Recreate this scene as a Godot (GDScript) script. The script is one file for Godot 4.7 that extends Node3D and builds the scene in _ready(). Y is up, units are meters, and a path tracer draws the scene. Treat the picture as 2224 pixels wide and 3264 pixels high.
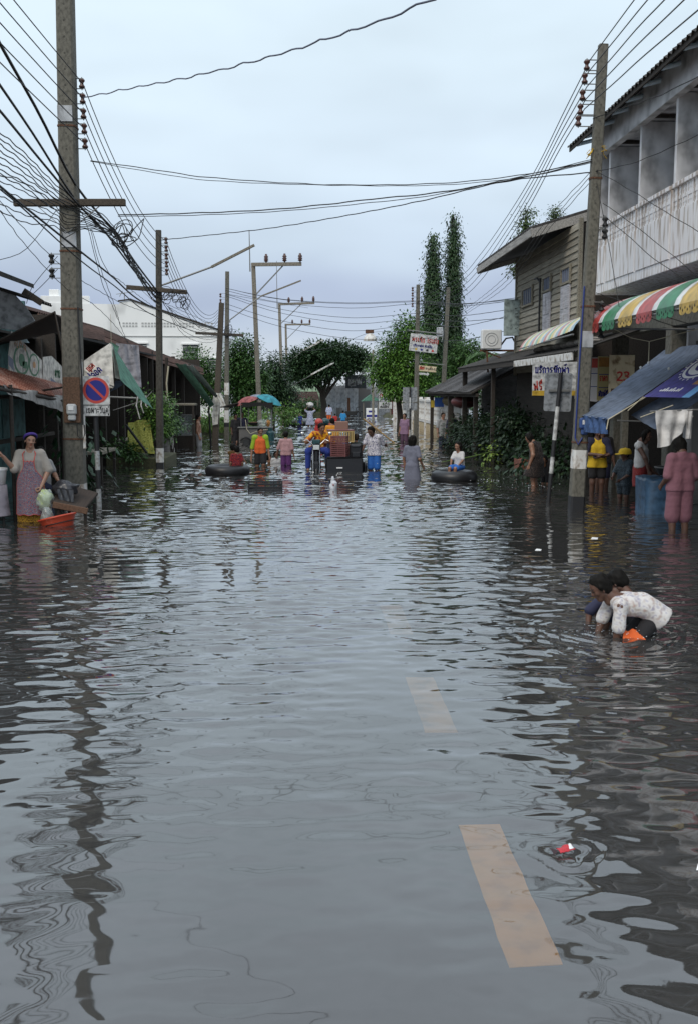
extends Node3D

# ---------- mesh builder: counter-clockwise corners in, Godot's clockwise faces out ----------
class B:
	var v := PackedVector3Array()
	var n := PackedVector3Array()
	var c := PackedColorArray()
	var t := PackedVector2Array()
	var i := PackedInt32Array()
	var col := Color.WHITE
	func put(p: Vector3, nn: Vector3, uv := Vector2.ZERO) -> int:
		v.append(p); n.append(nn); c.append(col); t.append(uv)
		return v.size() - 1
	func tri(a: Vector3, b: Vector3, d: Vector3) -> void:
		var nn := (b - a).cross(d - a).normalized()
		var k := put(a, nn); put(b, nn, Vector2(1, 0)); put(d, nn, Vector2(1, 1))
		i.append_array([k, k + 2, k + 1])
	func quad(a: Vector3, b: Vector3, d: Vector3, e: Vector3) -> void:
		var nn := (d - a).cross(e - b).normalized()
		var k := put(a, nn); put(b, nn, Vector2(1, 0)); put(d, nn, Vector2(1, 1)); put(e, nn, Vector2(0, 1))
		i.append_array([k, k + 2, k + 1, k, k + 3, k + 2])
	func box(ce: Vector3, s: Vector3, bs := Basis()) -> B:
		var p: Array[Vector3] = []
		for k in 8:
			p.append(ce + bs * (Vector3((k & 1) - 0.5, ((k >> 1) & 1) - 0.5, ((k >> 2) & 1) - 0.5) * s))
		quad(p[4], p[5], p[7], p[6]); quad(p[1], p[0], p[2], p[3]); quad(p[5], p[1], p[3], p[7])
		quad(p[0], p[4], p[6], p[2]); quad(p[6], p[7], p[3], p[2]); quad(p[0], p[1], p[5], p[4])
		return self
	# box with chamfered edges
	func bbox(ce: Vector3, s: Vector3, ch: float, bs := Basis()) -> B:
		var q := {}
		for k in 8:
			var sg := Vector3((k & 1) * 2 - 1, ((k >> 1) & 1) * 2 - 1, ((k >> 2) & 1) * 2 - 1)
			for ax in 3:
				var p := sg * s * 0.5
				for a2 in 3:
					if a2 != ax:
						p[a2] -= sg[a2] * ch
				q[k * 3 + ax] = ce + bs * p
		var flip := func(a, b, d, e):
			var mid: Vector3 = (a + b + d + e) / 4.0
			if (d - a).cross(e - b).dot(mid - ce) < 0: quad(a, e, d, b)
			else: quad(a, b, d, e)
		for ax in 3:
			var m1 := 1 << ((ax + 1) % 3)
			var m2 := 1 << ((ax + 2) % 3)
			for side in 2:
				var k0: int = side << ax
				flip.call(q[k0 * 3 + ax], q[(k0 | m1) * 3 + ax], q[(k0 | m1 | m2) * 3 + ax], q[(k0 | m2) * 3 + ax])
			var a1 := (ax + 1) % 3
			var a2 := (ax + 2) % 3
			for k in 4:
				var k0: int = (m1 if k & 1 else 0) | (m2 if k & 2 else 0)
				var k1: int = k0 | (1 << ax)
				flip.call(q[k0 * 3 + a1], q[k1 * 3 + a1], q[k1 * 3 + a2], q[k0 * 3 + a2])
		for k in 8:
			var a: Vector3 = q[k * 3]
			var b: Vector3 = q[k * 3 + 1]
			var d: Vector3 = q[k * 3 + 2]
			if (b - a).cross(d - a).dot((a + b + d) / 3.0 - ce) < 0: tri(a, d, b)
			else: tri(a, b, d)
		return self
	func bar(a: Vector3, b: Vector3, w: float, h: float, up := Vector3.UP) -> B:
		var z := (b - a).normalized()
		if absf(z.dot(up)) > 0.98: up = Vector3.RIGHT
		var x := up.cross(z).normalized()
		return box((a + b) * 0.5, Vector3(w, h, a.distance_to(b)), Basis(x, z.cross(x), z))
	func tube(p: Array, r0: float, r1 := -1.0, sides := 6, caps := true) -> B:
		if r1 < 0: r1 = r0
		var m := p.size()
		var prev := Vector3.ZERO
		var base := v.size()
		for k in m:
			var d: Vector3 = (p[mini(k + 1, m - 1)] - p[maxi(k - 1, 0)]).normalized()
			if prev == Vector3.ZERO: prev = (Vector3.UP if absf(d.y) < 0.9 else Vector3.RIGHT)
			var x := prev.cross(d).normalized()
			var y := d.cross(x)
			prev = y
			var r := lerpf(r0, r1, float(k) / maxf(1, m - 1))
			for s in sides + 1:
				var a := TAU * s / sides
				var o := x * cos(a) + y * sin(a)
				put(p[k] + o * r, o, Vector2(float(s) / sides, float(k) / (m - 1)))
		var w := sides + 1
		for k in m - 1:
			for s in sides:
				var a := base + k * w + s
				i.append_array([a, a + w, a + w + 1, a, a + w + 1, a + 1])
		if caps:
			for e in 2:
				var k0: int = base + (m - 1) * w * e
				var nn: Vector3 = (p[m - 1] - p[m - 2]).normalized() if e else (p[0] - p[1]).normalized()
				var ce := put(p[m - 1] if e else p[0], nn)
				for s in sides:
					var a := put(v[k0 + s], nn); var b := put(v[k0 + s + 1], nn)
					if e: i.append_array([ce, b, a])
					else: i.append_array([ce, a, b])
		return self
	func lathe(prof: Array, ce := Vector3.ZERO, bs := Basis(), sides := 16) -> B:
		var base := v.size()
		var m := prof.size()
		for k in m:
			var d: Vector2 = prof[mini(k + 1, m - 1)] - prof[maxi(k - 1, 0)]
			for s in sides + 1:
				var a := TAU * s / sides
				var o := Vector3(cos(a), 0, sin(a))
				put(ce + bs * (o * prof[k].x + Vector3(0, prof[k].y, 0)), (bs * (o * d.y - Vector3(0, d.x, 0))).normalized(), Vector2(float(s) / sides, float(k) / (m - 1)))
		var w := sides + 1
		for k in m - 1:
			for s in sides:
				var a := base + k * w + s
				i.append_array([a, a + 1, a + w + 1, a, a + w + 1, a + w])
		return self
	# smooth sheet through pts[row][col]; th > 0 gives it a back and an edge
	func sheet(pts: Array, th := 0.0) -> B:
		var nr := pts.size()
		var nc: int = pts[0].size()
		var ns := []
		for r in nr:
			for q in nc:
				var du: Vector3 = pts[r][mini(q + 1, nc - 1)] - pts[r][maxi(q - 1, 0)]
				var dv: Vector3 = pts[mini(r + 1, nr - 1)][q] - pts[maxi(r - 1, 0)][q]
				ns.append(du.cross(dv).normalized())
		for side in (2 if th > 0 else 1):
			var base := v.size()
			for r in nr:
				for q in nc:
					var nn: Vector3 = ns[r * nc + q]
					put(pts[r][q] - (nn * th if side else Vector3.ZERO), -nn if side else nn, Vector2(float(q) / (nc - 1), float(r) / (nr - 1)))
			for r in nr - 1:
				for q in nc - 1:
					var a := base + r * nc + q
					if side: i.append_array([a, a + 1, a + nc + 1, a, a + nc + 1, a + nc])
					else: i.append_array([a, a + nc + 1, a + 1, a, a + nc, a + nc + 1])
		if th > 0:
			var rim := []
			for q in nc: rim.append(q)
			for r in range(1, nr): rim.append(r * nc + nc - 1)
			for q in range(nc - 2, -1, -1): rim.append((nr - 1) * nc + q)
			for r in range(nr - 2, 0, -1): rim.append(r * nc)
			for k in rim.size():
				var a: int = rim[k]
				var b: int = rim[(k + 1) % rim.size()]
				var pa: Vector3 = pts[a / nc][a % nc]
				var pb: Vector3 = pts[b / nc][b % nc]
				quad(pb, pa, pa - ns[a] * th, pb - ns[b] * th)
		return self
	# outline in the xy plane of x, extruded from z0 to z1
	func prism(poly: Array, z0: float, z1: float, x := Transform3D()) -> B:
		var pk := PackedVector2Array(poly)
		if Geometry2D.is_polygon_clockwise(pk): pk.reverse()
		var tr := Geometry2D.triangulate_polygon(pk)
		for k in range(0, tr.size(), 3):
			var a := pk[tr[k]]; var b := pk[tr[k + 1]]; var d := pk[tr[k + 2]]
			if (b - a).cross(d - a) < 0:
				var sw := b; b = d; d = sw
			tri(x * Vector3(a.x, a.y, z1), x * Vector3(b.x, b.y, z1), x * Vector3(d.x, d.y, z1))
			tri(x * Vector3(a.x, a.y, z0), x * Vector3(d.x, d.y, z0), x * Vector3(b.x, b.y, z0))
		for k in pk.size():
			var a := pk[k]; var b := pk[(k + 1) % pk.size()]
			quad(x * Vector3(a.x, a.y, z0), x * Vector3(b.x, b.y, z0), x * Vector3(b.x, b.y, z1), x * Vector3(a.x, a.y, z1))
		return self
	func ball(ce: Vector3, r: Vector3, bs := Basis(), seg := 12, rings := 8) -> B:
		var base := v.size()
		for k in rings + 1:
			var th := PI * k / rings
			for s in seg + 1:
				var a := TAU * s / seg
				var o := Vector3(cos(a) * sin(th), -cos(th), sin(a) * sin(th))
				put(ce + bs * (o * r), (bs * (o / r)).normalized(), Vector2(float(s) / seg, float(k) / rings))
		var w := seg + 1
		for k in rings:
			for s in seg:
				var a := base + k * w + s
				i.append_array([a, a + 1, a + w + 1, a, a + w + 1, a + w])
		return self
	func torus(ce: Vector3, R: float, r: float, bs := Basis(), sq := 1.0, n1 := 32, n2 := 12) -> B:
		var base := v.size()
		for k in n1 + 1:
			var a := TAU * k / n1
			var o := Vector3(cos(a), 0, sin(a))
			for s in n2 + 1:
				var q := TAU * s / n2
				put(ce + bs * (o * (R + r * cos(q)) + Vector3(0, r * sq * sin(q), 0)), (bs * (o * cos(q) + Vector3(0, sin(q), 0))).normalized(), Vector2(float(k) / n1, float(s) / n2))
		var w := n2 + 1
		for k in n1:
			for s in n2:
				var a := base + k * w + s
				i.append_array([a, a + w, a + w + 1, a, a + w + 1, a + 1])
		return self
	func add(m: Array, x: Transform3D, colour := Color.WHITE) -> B:
		var base := v.size()
		var nb := x.basis.inverse().transposed()
		for k in m[0].size():
			v.append(x * m[0][k]); n.append((nb * m[1][k]).normalized()); c.append(m[2][k] * colour); t.append(Vector2.ZERO)
		var fl := x.basis.determinant() < 0
		for k in range(0, m[3].size(), 3):
			if fl: i.append_array([base + m[3][k], base + m[3][k + 2], base + m[3][k + 1]])
			else: i.append_array([base + m[3][k], base + m[3][k + 1], base + m[3][k + 2]])
		return self
	func raw() -> Array: return [v, n, c, i]
	func done(o := Vector3.ZERO) -> ArrayMesh:
		var a := []
		a.resize(Mesh.ARRAY_MAX)
		if o != Vector3.ZERO:
			for k in v.size(): v[k] -= o
		a[Mesh.ARRAY_VERTEX] = v; a[Mesh.ARRAY_NORMAL] = n; a[Mesh.ARRAY_COLOR] = c; a[Mesh.ARRAY_TEX_UV] = t; a[Mesh.ARRAY_INDEX] = i
		var m := ArrayMesh.new()
		m.add_surface_from_arrays(Mesh.PRIMITIVE_TRIANGLES, a)
		return m

# ---------- naming, things and parts ----------
var taken := {}
var M := {}
var rng := RandomNumberGenerator.new()

func numbered(nm: String, parent: Node) -> String:
	var key := str(parent.get_instance_id()) + "/" + nm
	var k: int = taken.get(key, 0)
	taken[key] = k + 1
	return nm if k == 0 else "%s_%03d" % [nm, k]

# a thing whose parts are written in world coordinates round its base
func thing(nm: String, label: String, cat: String, at := Vector3.ZERO, group := "", yaw := 0.0) -> Node3D:
	var o := Node3D.new()
	o.name = numbered(nm, self)
	add_child(o)
	o.position = at
	o.rotation.y = yaw
	tag(o, label, cat, group)
	return o

func tag(o: Node, label: String, cat: String, group := "") -> void:
	o.set_meta("label", label)
	o.set_meta("category", cat)
	if group: o.set_meta("group", group)

# a part in world coordinates (wp) or in its thing's own axes (lp)
func wp(nm: String, b: B, m: Material, parent: Node3D, lab := "") -> MeshInstance3D:
	var o := Vector3.ZERO
	var q: Node = parent
	while q != self:
		o += (q as Node3D).position
		q = q.get_parent()
	return mesh_part(nm, b.done(o), m, parent, lab)

func lp(nm: String, b: B, m: Material, parent: Node3D, lab := "") -> MeshInstance3D:
	return mesh_part(nm, b.done(), m, parent, lab)

func mesh_part(nm: String, me: Mesh, m: Material, parent: Node3D, lab := "") -> MeshInstance3D:
	var o := MeshInstance3D.new()
	o.name = numbered(nm, parent)
	o.mesh = me
	o.material_override = m
	parent.add_child(o)
	if lab: o.set_meta("label", lab)
	return o

func one(nm: String, b: B, m: Material, label: String, cat: String, at := Vector3.ZERO, group := "") -> MeshInstance3D:
	var o := mesh_part(nm, b.done(at), m, self)
	o.position = at
	tag(o, label, cat, group)
	return o

func setting(nm: String, b: B, m: Material) -> MeshInstance3D:
	var o := mesh_part(nm, b.done(), m, self)
	o.set_meta("kind", "structure")
	return o

# ---------- materials (base colours are linear) ----------
func lin(r: float, g: float, b: float) -> Color: return Color(r, g, b).linear_to_srgb()

func noise_tex(sd: int, fr: float, stops: Array, size := 256, kind := 0, oct := 4) -> NoiseTexture2D:
	var f := FastNoiseLite.new()
	f.seed = sd; f.frequency = fr; f.fractal_octaves = oct
	f.noise_type = [FastNoiseLite.TYPE_SIMPLEX_SMOOTH, FastNoiseLite.TYPE_CELLULAR, FastNoiseLite.TYPE_VALUE_CUBIC][kind]
	var tx := NoiseTexture2D.new()
	tx.width = size; tx.height = size; tx.seamless = true; tx.noise = f
	if stops:
		var g := Gradient.new()
		var off := PackedFloat32Array(); var cs := PackedColorArray()
		for s in stops:
			off.append(s[0]); cs.append(s[1])
		g.offsets = off; g.colors = cs
		tx.color_ramp = g
	return tx

func mat(key: String, col: Color, rough := 0.85, o := {}) -> StandardMaterial3D:
	var m := StandardMaterial3D.new()
	m.resource_name = key
	m.albedo_color = lin(col.r, col.g, col.b)
	m.roughness = rough
	m.metallic = o.get("metal", 0.0)
	if o.has("tex"):
		m.albedo_texture = o.tex
		m.uv1_triplanar = o.get("tri", true)
		m.uv1_world_triplanar = o.get("world", false)
		m.uv1_scale = o.get("scale", Vector3.ONE)
	if o.has("bump"):
		m.heightmap_enabled = true
		m.heightmap_texture = o.bump
		m.heightmap_scale = o.get("depth", 1.0)
		if not o.has("tex"):
			m.uv1_triplanar = true
			m.uv1_scale = o.get("scale", Vector3.ONE)
	if o.get("vc", false): m.vertex_color_use_as_albedo = true
	if o.has("back"):
		m.backlight_enabled = true
		m.backlight = o.back
	if o.has("spec"): m.metallic_specular = o.spec
	if o.has("rim"):
		m.rim_enabled = true; m.rim = o.rim; m.rim_tint = 0.5
	if o.has("sss"):
		m.subsurf_scatter_enabled = true; m.subsurf_scatter_strength = o.sss
	M[key] = m
	return m

func g(x: float) -> Color: return Color(x, x, x)

func V(x: float, y: float, z: float) -> Vector3: return Vector3(x, y, z)

const CAM := Vector3(0, 2.1, 0)
const ROAD := -0.38
const WALK := -0.25

func _ready() -> void:
	rng.seed = 7
	var cam := Camera3D.new()
	cam.name = "camera"
	add_child(cam)
	cam.position = CAM
	cam.rotation = Vector3(deg_to_rad(-6.893), deg_to_rad(-2.563), 0)
	cam.fov = 54.41
	cam.near = 0.05
	cam.far = 1500.0
	var env := Environment.new()
	env.background_mode = Environment.BG_SKY
	env.sky = Sky.new()
	env.sky.sky_material = overcast()
	env.tonemap_mode = Environment.TONE_MAPPER_LINEAR
	env.tonemap_exposure = 1.1
	env.sdfgi_enabled = true
	env.ssao_enabled = true
	env.ssil_enabled = true
	var we := WorldEnvironment.new()
	we.name = "environment"
	we.environment = env
	add_child(we)
	var sun := DirectionalLight3D.new()
	sun.name = "sun"
	add_child(sun)
	sun.light_energy = 0.45
	sun.light_angular_distance = 25.0
	sun.light_color = Color(1.0, 0.96, 0.9)
	sun.shadow_enabled = true
	sun.rotation = Vector3(deg_to_rad(-47), deg_to_rad(-32), 0)
	materials()
	ground_and_water()
	build_all()

# an overcast sky: a slate bank of cloud low down, pale and brighter higher up, the same all round
func overcast() -> PanoramaSkyMaterial:
	var w := 1024
	var h := 512
	var im := Image.create(w, h, false, Image.FORMAT_RGBAF)
	var f := FastNoiseLite.new()
	f.seed = 11; f.frequency = 1.0; f.fractal_octaves = 5
	var f2 := FastNoiseLite.new()
	f2.seed = 5; f2.frequency = 1.0; f2.fractal_octaves = 3
	var el := [-90.0, -1.0, 1.0, 3.0, 5.0, 8.5, 12.0, 20.0, 35.0, 90.0]
	var cs := [Vector3(.12, .12, .12), Vector3(.3, .3, .3), Vector3(.60, .66, .73), Vector3(.47, .55, .67), Vector3(.41, .485, .63), Vector3(.57, .68, .80), Vector3(.64, .76, .87), Vector3(.69, .82, .92), Vector3(.86, .98, 1.12), Vector3(1.06, 1.16, 1.28)]
	for y in h:
		var e := 90.0 - 180.0 * (y + 0.5) / h
		for x in w:
			var a := TAU * x / w
			var d := Vector3(cos(a) * cos(deg_to_rad(e)), sin(deg_to_rad(e)), sin(a) * cos(deg_to_rad(e)))
			var q := Vector3(d.x * 3.0, d.y * 9.0, d.z * 3.0)
			var shift := f2.get_noise_3d(q.x, q.y, q.z) * 2.0 if e > 0 else 0.0
			var ee := clampf(e + shift, -90.0, 90.0)
			if e > 0: ee = maxf(ee, 0.3)
			var k := 0
			while k < el.size() - 2 and ee > el[k + 1]: k += 1
			var s := smoothstep(0.0, 1.0, (ee - el[k]) / (el[k + 1] - el[k]))
			var cc: Vector3 = cs[k].lerp(cs[k + 1], s)
			if e > 0: cc *= 1.0 + 0.16 * f.get_noise_3d(q.x * 0.9, q.y * 1.1, q.z * 0.9)
			im.set_pixel(x, y, Color(cc.x, cc.y, cc.z))
	var p := PanoramaSkyMaterial.new()
	p.panorama = ImageTexture.create_from_image(im)
	return p

# ---------- the flooded road ----------
var waves := []
# rings spreading from whoever stirs the water: x, z, reach, height, wavelength
const STIRS := [[2.7, -8.3, 1.5, .005, .16], [2.55, -8.45, .9, .006, .1], [2.2, -26.6, 2.2, .02, .3], [.3, -26.2, 2.0, .014, .35], [-1.25, -28.4, 1.4, .012, .3], [5.1, -21.8, 1.2, .012, .25], [-1.9, -25.6, 1.4, .01, .3], [3.6, -23.4, 1.3, .01, .3], [1.18, -4.29, .35, .0015, .09], [-4.2, -16.0, 1.2, .008, .22]]

func wave_setup() -> void:
	var r := RandomNumberGenerator.new()
	r.seed = 21
	# [wavelength, slope, spread of direction round the street's axis]
	for k in 26:
		var u := k / 25.0
		var lam := 0.075 * pow(1.3 / 0.075, u) * r.randf_range(0.9, 1.1)
		var ang := r.randfn(0.0, 0.58) + (PI if r.randf() < 0.4 else 0.0)
		var slope := 0.037 * exp(-pow((log(lam) - log(0.25)) / 0.75, 2.0)) + 0.003
		waves.append([TAU / lam * sin(ang), TAU / lam * cos(ang), slope * lam / TAU, r.randf() * TAU, lam])

func ground_and_water() -> void:
	var b := B.new()
	b.quad(V(-400, ROAD - .004, 30), V(400, ROAD - .004, 30), V(400, ROAD - .004, -900), V(-400, ROAD - .004, -900))
	setting("ground", b, M.mud)
	b = B.new()
	b.quad(V(-4.2, ROAD, 25), V(4.7, ROAD, 25), V(4.7, ROAD, -75), V(-4.2, ROAD, -75))
	setting("road", b, M.asphalt)
	for s in [[-12.0, -3.95], [4.5, 12.5]]:
		b = B.new()
		b.bbox(V((s[0] + s[1]) / 2, (WALK + ROAD) / 2 - .1, -20), V(s[1] - s[0], WALK - ROAD + .2, 86), .015)
		setting("pavement", b, M.concrete)
	# yellow centre line dashes, seen through the water
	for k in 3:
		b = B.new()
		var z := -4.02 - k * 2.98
		var dash_outline := []
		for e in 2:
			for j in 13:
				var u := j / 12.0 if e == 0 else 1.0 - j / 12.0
				dash_outline.append(Vector2((.87 if e else 1.11) + rng.randf_range(-.004, .004), -z + 1.42 * u + (rng.randf_range(-.01, .01) if j % 12 == 0 else 0.0)))
		b.prism(dash_outline, 0, .004, Transform3D(Basis(Vector3.RIGHT, -PI / 2), V(0, ROAD + .001, 0)))
		setting("road_marking", b, [M.road_paint, M.road_paint_dimmed_mid, M.road_paint_dimmed_far][k])  # farther dashes: the dimming by the water is put into the paint colour
	wave_setup()
	var nz := FastNoiseLite.new()
	nz.seed = 4; nz.frequency = 0.35; nz.fractal_octaves = 2
	var rows := [2.5, 1.0]
	var z := 1.0
	while z > -1.3:
		rows.append(z - .1); z -= .1
	var d := -z
	while d < 120.0:
		d += maxf(0.02, d * d * 0.00027)
		rows.append(-d)
	var nc := 560
	var vs := PackedVector3Array(); var ns := PackedVector3Array(); var ix := PackedInt32Array()
	for zz in rows:
		var half := 3.2 + 0.46 * absf(zz)
		for q in nc + 1:
			var s := 2.0 * q / nc - 1.0
			var x: float = s * half + 0.02 * absf(zz)
			var amp := 0.62 + 0.75 * nz.get_noise_2d(x, zz * 0.6)
			amp *= lerpf(0.46, 1.45, smoothstep(3.0, 10.5, -zz)) * lerpf(1.0, 1.4, smoothstep(9.0, 22.0, -zz))
			amp = maxf(amp, 0.12)
			var y := 0.0; var gx := 0.0; var gz := 0.0
			for s0 in STIRS:
				var dx: float = x - s0[0]
				var dz: float = zz - s0[1]
				var rr := sqrt(dx * dx + dz * dz)
				if rr < s0[2]:
					var a: float = s0[3] * pow(1.0 - rr / s0[2], 1.5)
					var kk: float = TAU / s0[4]
					var th := rr * kk + 2.0 * sin(atan2(dz, dx) * 3.0)
					y += a * sin(th) / maxf(amp, .12)
					gx += a * kk * cos(th) * dx / maxf(rr, .02) / maxf(amp, .12)
					gz += a * kk * cos(th) * dz / maxf(rr, .02) / maxf(amp, .12)
			for w in waves:
				var ph: float = w[0] * x + w[1] * zz + w[3]
				y += w[2] * sin(ph)
				var cc: float = w[2] * cos(ph)
				gx += cc * w[0]; gz += cc * w[1]
			vs.append(V(x, y * amp, zz)); ns.append(V(-gx * amp, 1, -gz * amp).normalized())
	var wd := nc + 1
	for r in rows.size() - 1:
		for q in nc:
			var a := r * wd + q
			ix.append_array([a, a + wd + 1, a + 1, a, a + wd, a + wd + 1])
	b = B.new()
	b.v = vs; b.n = ns; b.i = ix
	b.c.resize(vs.size()); b.c.fill(Color.WHITE); b.t.resize(vs.size())
	setting("water", b, M.water)

func materials() -> void:
	var grime := noise_tex(1, 0.012, [[0.0, g(.55)], [0.45, g(.85)], [1.0, g(1)]], 512)
	var speck := noise_tex(2, 0.06, [[0.0, g(.6)], [0.5, g(.9)], [1.0, g(1)]], 256)
	M.grime = null
	mat("mud", Color(.07, .06, .045), .95, {"tex": grime, "scale": V(.3, .3, .3), "world": true})
	mat("asphalt", Color(.04, .04, .042), .9, {"tex": speck, "scale": V(.5, .5, .5), "world": true})
	mat("concrete", Color(.10, .095, .085), .9, {"tex": grime, "scale": V(.3, .3, .3), "world": true})
	mat("road_paint_dimmed_mid", Color(.62, .31, .07), .85, {"tex": grime, "scale": V(.5, .5, .5), "world": true}); mat("road_paint_dimmed_far", Color(.4, .24, .1), .85, {"tex": grime, "scale": V(.5, .5, .5), "world": true})  # dash paint darkened in its colour to imitate fading through the water
	mat("road_paint", Color(.92, .42, .06), .8, {"tex": noise_tex(6, .03, [[0.0, g(.8)], [.5, g(.95)], [1.0, g(1)]]), "scale": V(.7, .7, .7), "world": true})
	var w := StandardMaterial3D.new()
	w.resource_name = "flood_water"
	w.albedo_color = Color(lin(.06, .058, .054), .6)
	w.transparency = BaseMaterial3D.TRANSPARENCY_ALPHA
	w.roughness = .03
	w.metallic_specular = .7
	w.clearcoat_enabled = true
	w.clearcoat = 1.0
	w.clearcoat_roughness = .03
	M.water = w
	# concrete, metal and paint
	var streak := noise_tex(3, 0.02, [[0.0, g(.45)], [0.4, g(.8)], [0.7, g(.95)], [1.0, g(1)]], 512)
	var stain := noise_tex(8, 0.015, [[0.0, Color(.5, .43, .37)], [0.3, Color(.82, .78, .74)], [0.45, Color(.96, .95, .94)], [1.0, g(1)]], 512, 0, 5)
	var rustn := noise_tex(9, 0.02, [[0.0, Color(.35, .16, .08)], [0.4, Color(.6, .33, .22)], [0.62, Color(.75, .6, .52)], [1.0, Color(.9, .85, .82)]], 512, 0, 5)
	var woodn := noise_tex(12, 0.02, [[0.0, g(.68)], [0.5, g(.88)], [1.0, g(1)]], 512)
	var bumpy := noise_tex(14, 0.05, [], 256)
	var concn := noise_tex(15, 0.035, [[0.0, g(.66)], [0.35, g(.84)], [0.6, g(.93)], [1.0, g(1)]], 512, 0, 5)
	var grain := {"tex": woodn, "scale": V(2.2, 2.2, .12)}
	var con := func(k, c): mat(k, c, .92, {"tex": concn, "scale": V(.8, .55, .8), "world": true, "bump": bumpy, "depth": .25})
	con.call("pole", Color(.175, .165, .135)); con.call("pole_dark", Color(.09, .082, .068)); con.call("pole_pale", Color(.28, .25, .2)); con.call("moss_wall", Color(.10, .10, .05)); con.call("red_brick", Color(.22, .08, .05)); con.call("stained_base", Color(.32, .25, .15))
	mat("white_paint", Color(.72, .72, .7), .7, {"tex": stain, "scale": V(.7, .5, .7), "world": true})
	mat("black_paint", Color(.02, .02, .022), .55)
	mat("cream_paint", Color(.66, .56, .38), .7, {"tex": stain, "scale": V(.6, .5, .6), "world": true})
	mat("white_wall", Color(.8, .8, .82), .85, {"tex": grime, "scale": V(.25, .2, .25), "world": true})
	mat("white_wall_stained", Color(.8, .8, .82), .85, {"tex": stain, "scale": V(1.1, .1, 1.1), "world": true})
	mat("white_plaster", Color(.88, .88, .86), .85, {"tex": noise_tex(17, .02, [[0.0, g(.8)], [0.35, g(.97)], [1.0, g(1)]], 256), "scale": V(.08, .05, .08), "world": true})
	mat("stain_band", Color(.42, .42, .41), .9); mat("window_dark", Color(.05, .055, .06), .3)
	mat("steel", Color(.22, .22, .21), .5, {"metal": .4}); mat("rust", Color(.17, .08, .045), .9, {"tex": streak, "scale": V(2, 2, 2)})
	mat("tin", Color(.6, .62, .64), .55, {"metal": .0, "tex": grime, "scale": V(.6, .4, .6), "world": true}); mat("tin_b", Color(.5, .53, .56), .55, {"metal": .0, "tex": grime, "scale": V(.6, .4, .6), "world": true})
	mat("grey_sheet", Color(.42, .42, .42), .6, {"tex": grime, "scale": V(.8, .8, .8), "world": true})
	mat("black", Color(.012, .012, .012), .6); mat("black_cloth", Color(.015, .014, .013), .9); mat("rubber", Color(.018, .018, .02), .42, {"tex": speck, "scale": V(1.5, 1.5, 1.5)})
	mat("wire", Color(.018, .018, .018), .6); mat("blue_wire", Color(.12, .13, .18), .6); mat("blue_cable", Color(.02, .04, .2), .5)
	mat("ceramic", Color(.075, .03, .022), .25); mat("meter_grey", Color(.45, .46, .46), .4); mat("meter_blue", Color(.04, .08, .22), .4)
	mat("white_plastic", Color(.75, .75, .74), .45); mat("marigold", Color(.6, .38, .03), .8); mat("pale_pipe", Color(.5, .62, .72), .4)
	mat("red_plastic", Color(.48, .06, .025), .35); mat("gas_green", Color(.02, .08, .09), .4, {"tex": streak, "scale": V(1, 1, 1)})
	var glass := StandardMaterial3D.new()
	glass.albedo_color = Color(.8, .85, .85, .15); glass.transparency = BaseMaterial3D.TRANSPARENCY_ALPHA; glass.roughness = .05
	M.glass = glass
	var cl := glass.duplicate()
	cl.albedo_color = Color(.8, .84, .82, .3); cl.roughness = .2
	M.clear_plastic = cl
	# wood
	for wd in [["old_wood", Color(.10, .08, .06)], ["board", Color(.16, .09, .055)], ["board_dark", Color(.055, .038, .028)], ["dark_wood", Color(.05, .04, .032)], ["plank_brown", Color(.3, .17, .13)], ["plank_brown_b", Color(.23, .13, .1)], ["plank_a", Color(.42, .38, .30)], ["plank_b", Color(.37, .335, .265)], ["plank_c", Color(.3, .27, .21)], ["grey_plank", Color(.28, .29, .31)], ["grey_plank_b", Color(.24, .25, .27)], ["fascia_grey", Color(.42, .4, .37)], ["bark", Color(.05, .04, .03)]]:
		mat(wd[0], wd[1], .9, grain)
	mat("pale_door", Color(.5, .49, .52), .7, grain); mat("mint_paint", Color(.5, .6, .58), .6, {"tex": grime, "scale": V(.8, .8, .8)}); mat("blue_grey", Color(.16, .19, .27), .6)
	mat("teal_wall", Color(.09, .2, .2), .8, {"tex": grime, "scale": V(.5, .5, .5), "world": true}); mat("shop_dark", Color(.13, .125, .12), .7); mat("pale_green", Color(.42, .56, .4), .8, {"tex": grime, "scale": V(.3, .3, .3), "world": true})
	# roofs
	mat("roof_dark", Color(.055, .05, .045), .85, {"tex": streak, "scale": V(.5, .5, .5), "world": true}); mat("roof_brown", Color(.085, .058, .042), .85, {"tex": rustn, "scale": V(.4, .4, .4), "world": true})
	mat("roof_tile", Color(.10, .095, .095), .85, {"tex": streak, "scale": V(.8, .8, .8), "world": true}); mat("roof_tile_b", Color(.08, .075, .075), .85, {"tex": streak, "scale": V(.8, .8, .8), "world": true})
	mat("rust_sheet", Color(.62, .44, .38), .8, {"tex": rustn, "scale": V(.5, .5, .5), "world": true}); mat("rust_sheet_b", Color(.6, .55, .55), .75, {"tex": rustn, "scale": V(.35, .35, .35), "world": true})
	# signs and print
	mat("sign_white", Color(.72, .72, .7), .55, {"tex": grime, "scale": V(1.3, 1.3, 1.3), "world": true}); mat("sign_grey", Color(.42, .44, .45), .6, {"tex": stain, "scale": V(2, 2, 2), "world": true}); mat("sign_back", Color(.34, .36, .38), .6, {"tex": grime, "scale": V(1.3, 1.3, 1.3), "world": true}); mat("sign_black", Color(.025, .03, .035), .5)
	mat("sign_red", Color(.5, .06, .045), .5); mat("sign_blue", Color(.015, .018, .2), .5); mat("sign_green", Color(.06, .19, .10), .6)
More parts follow.
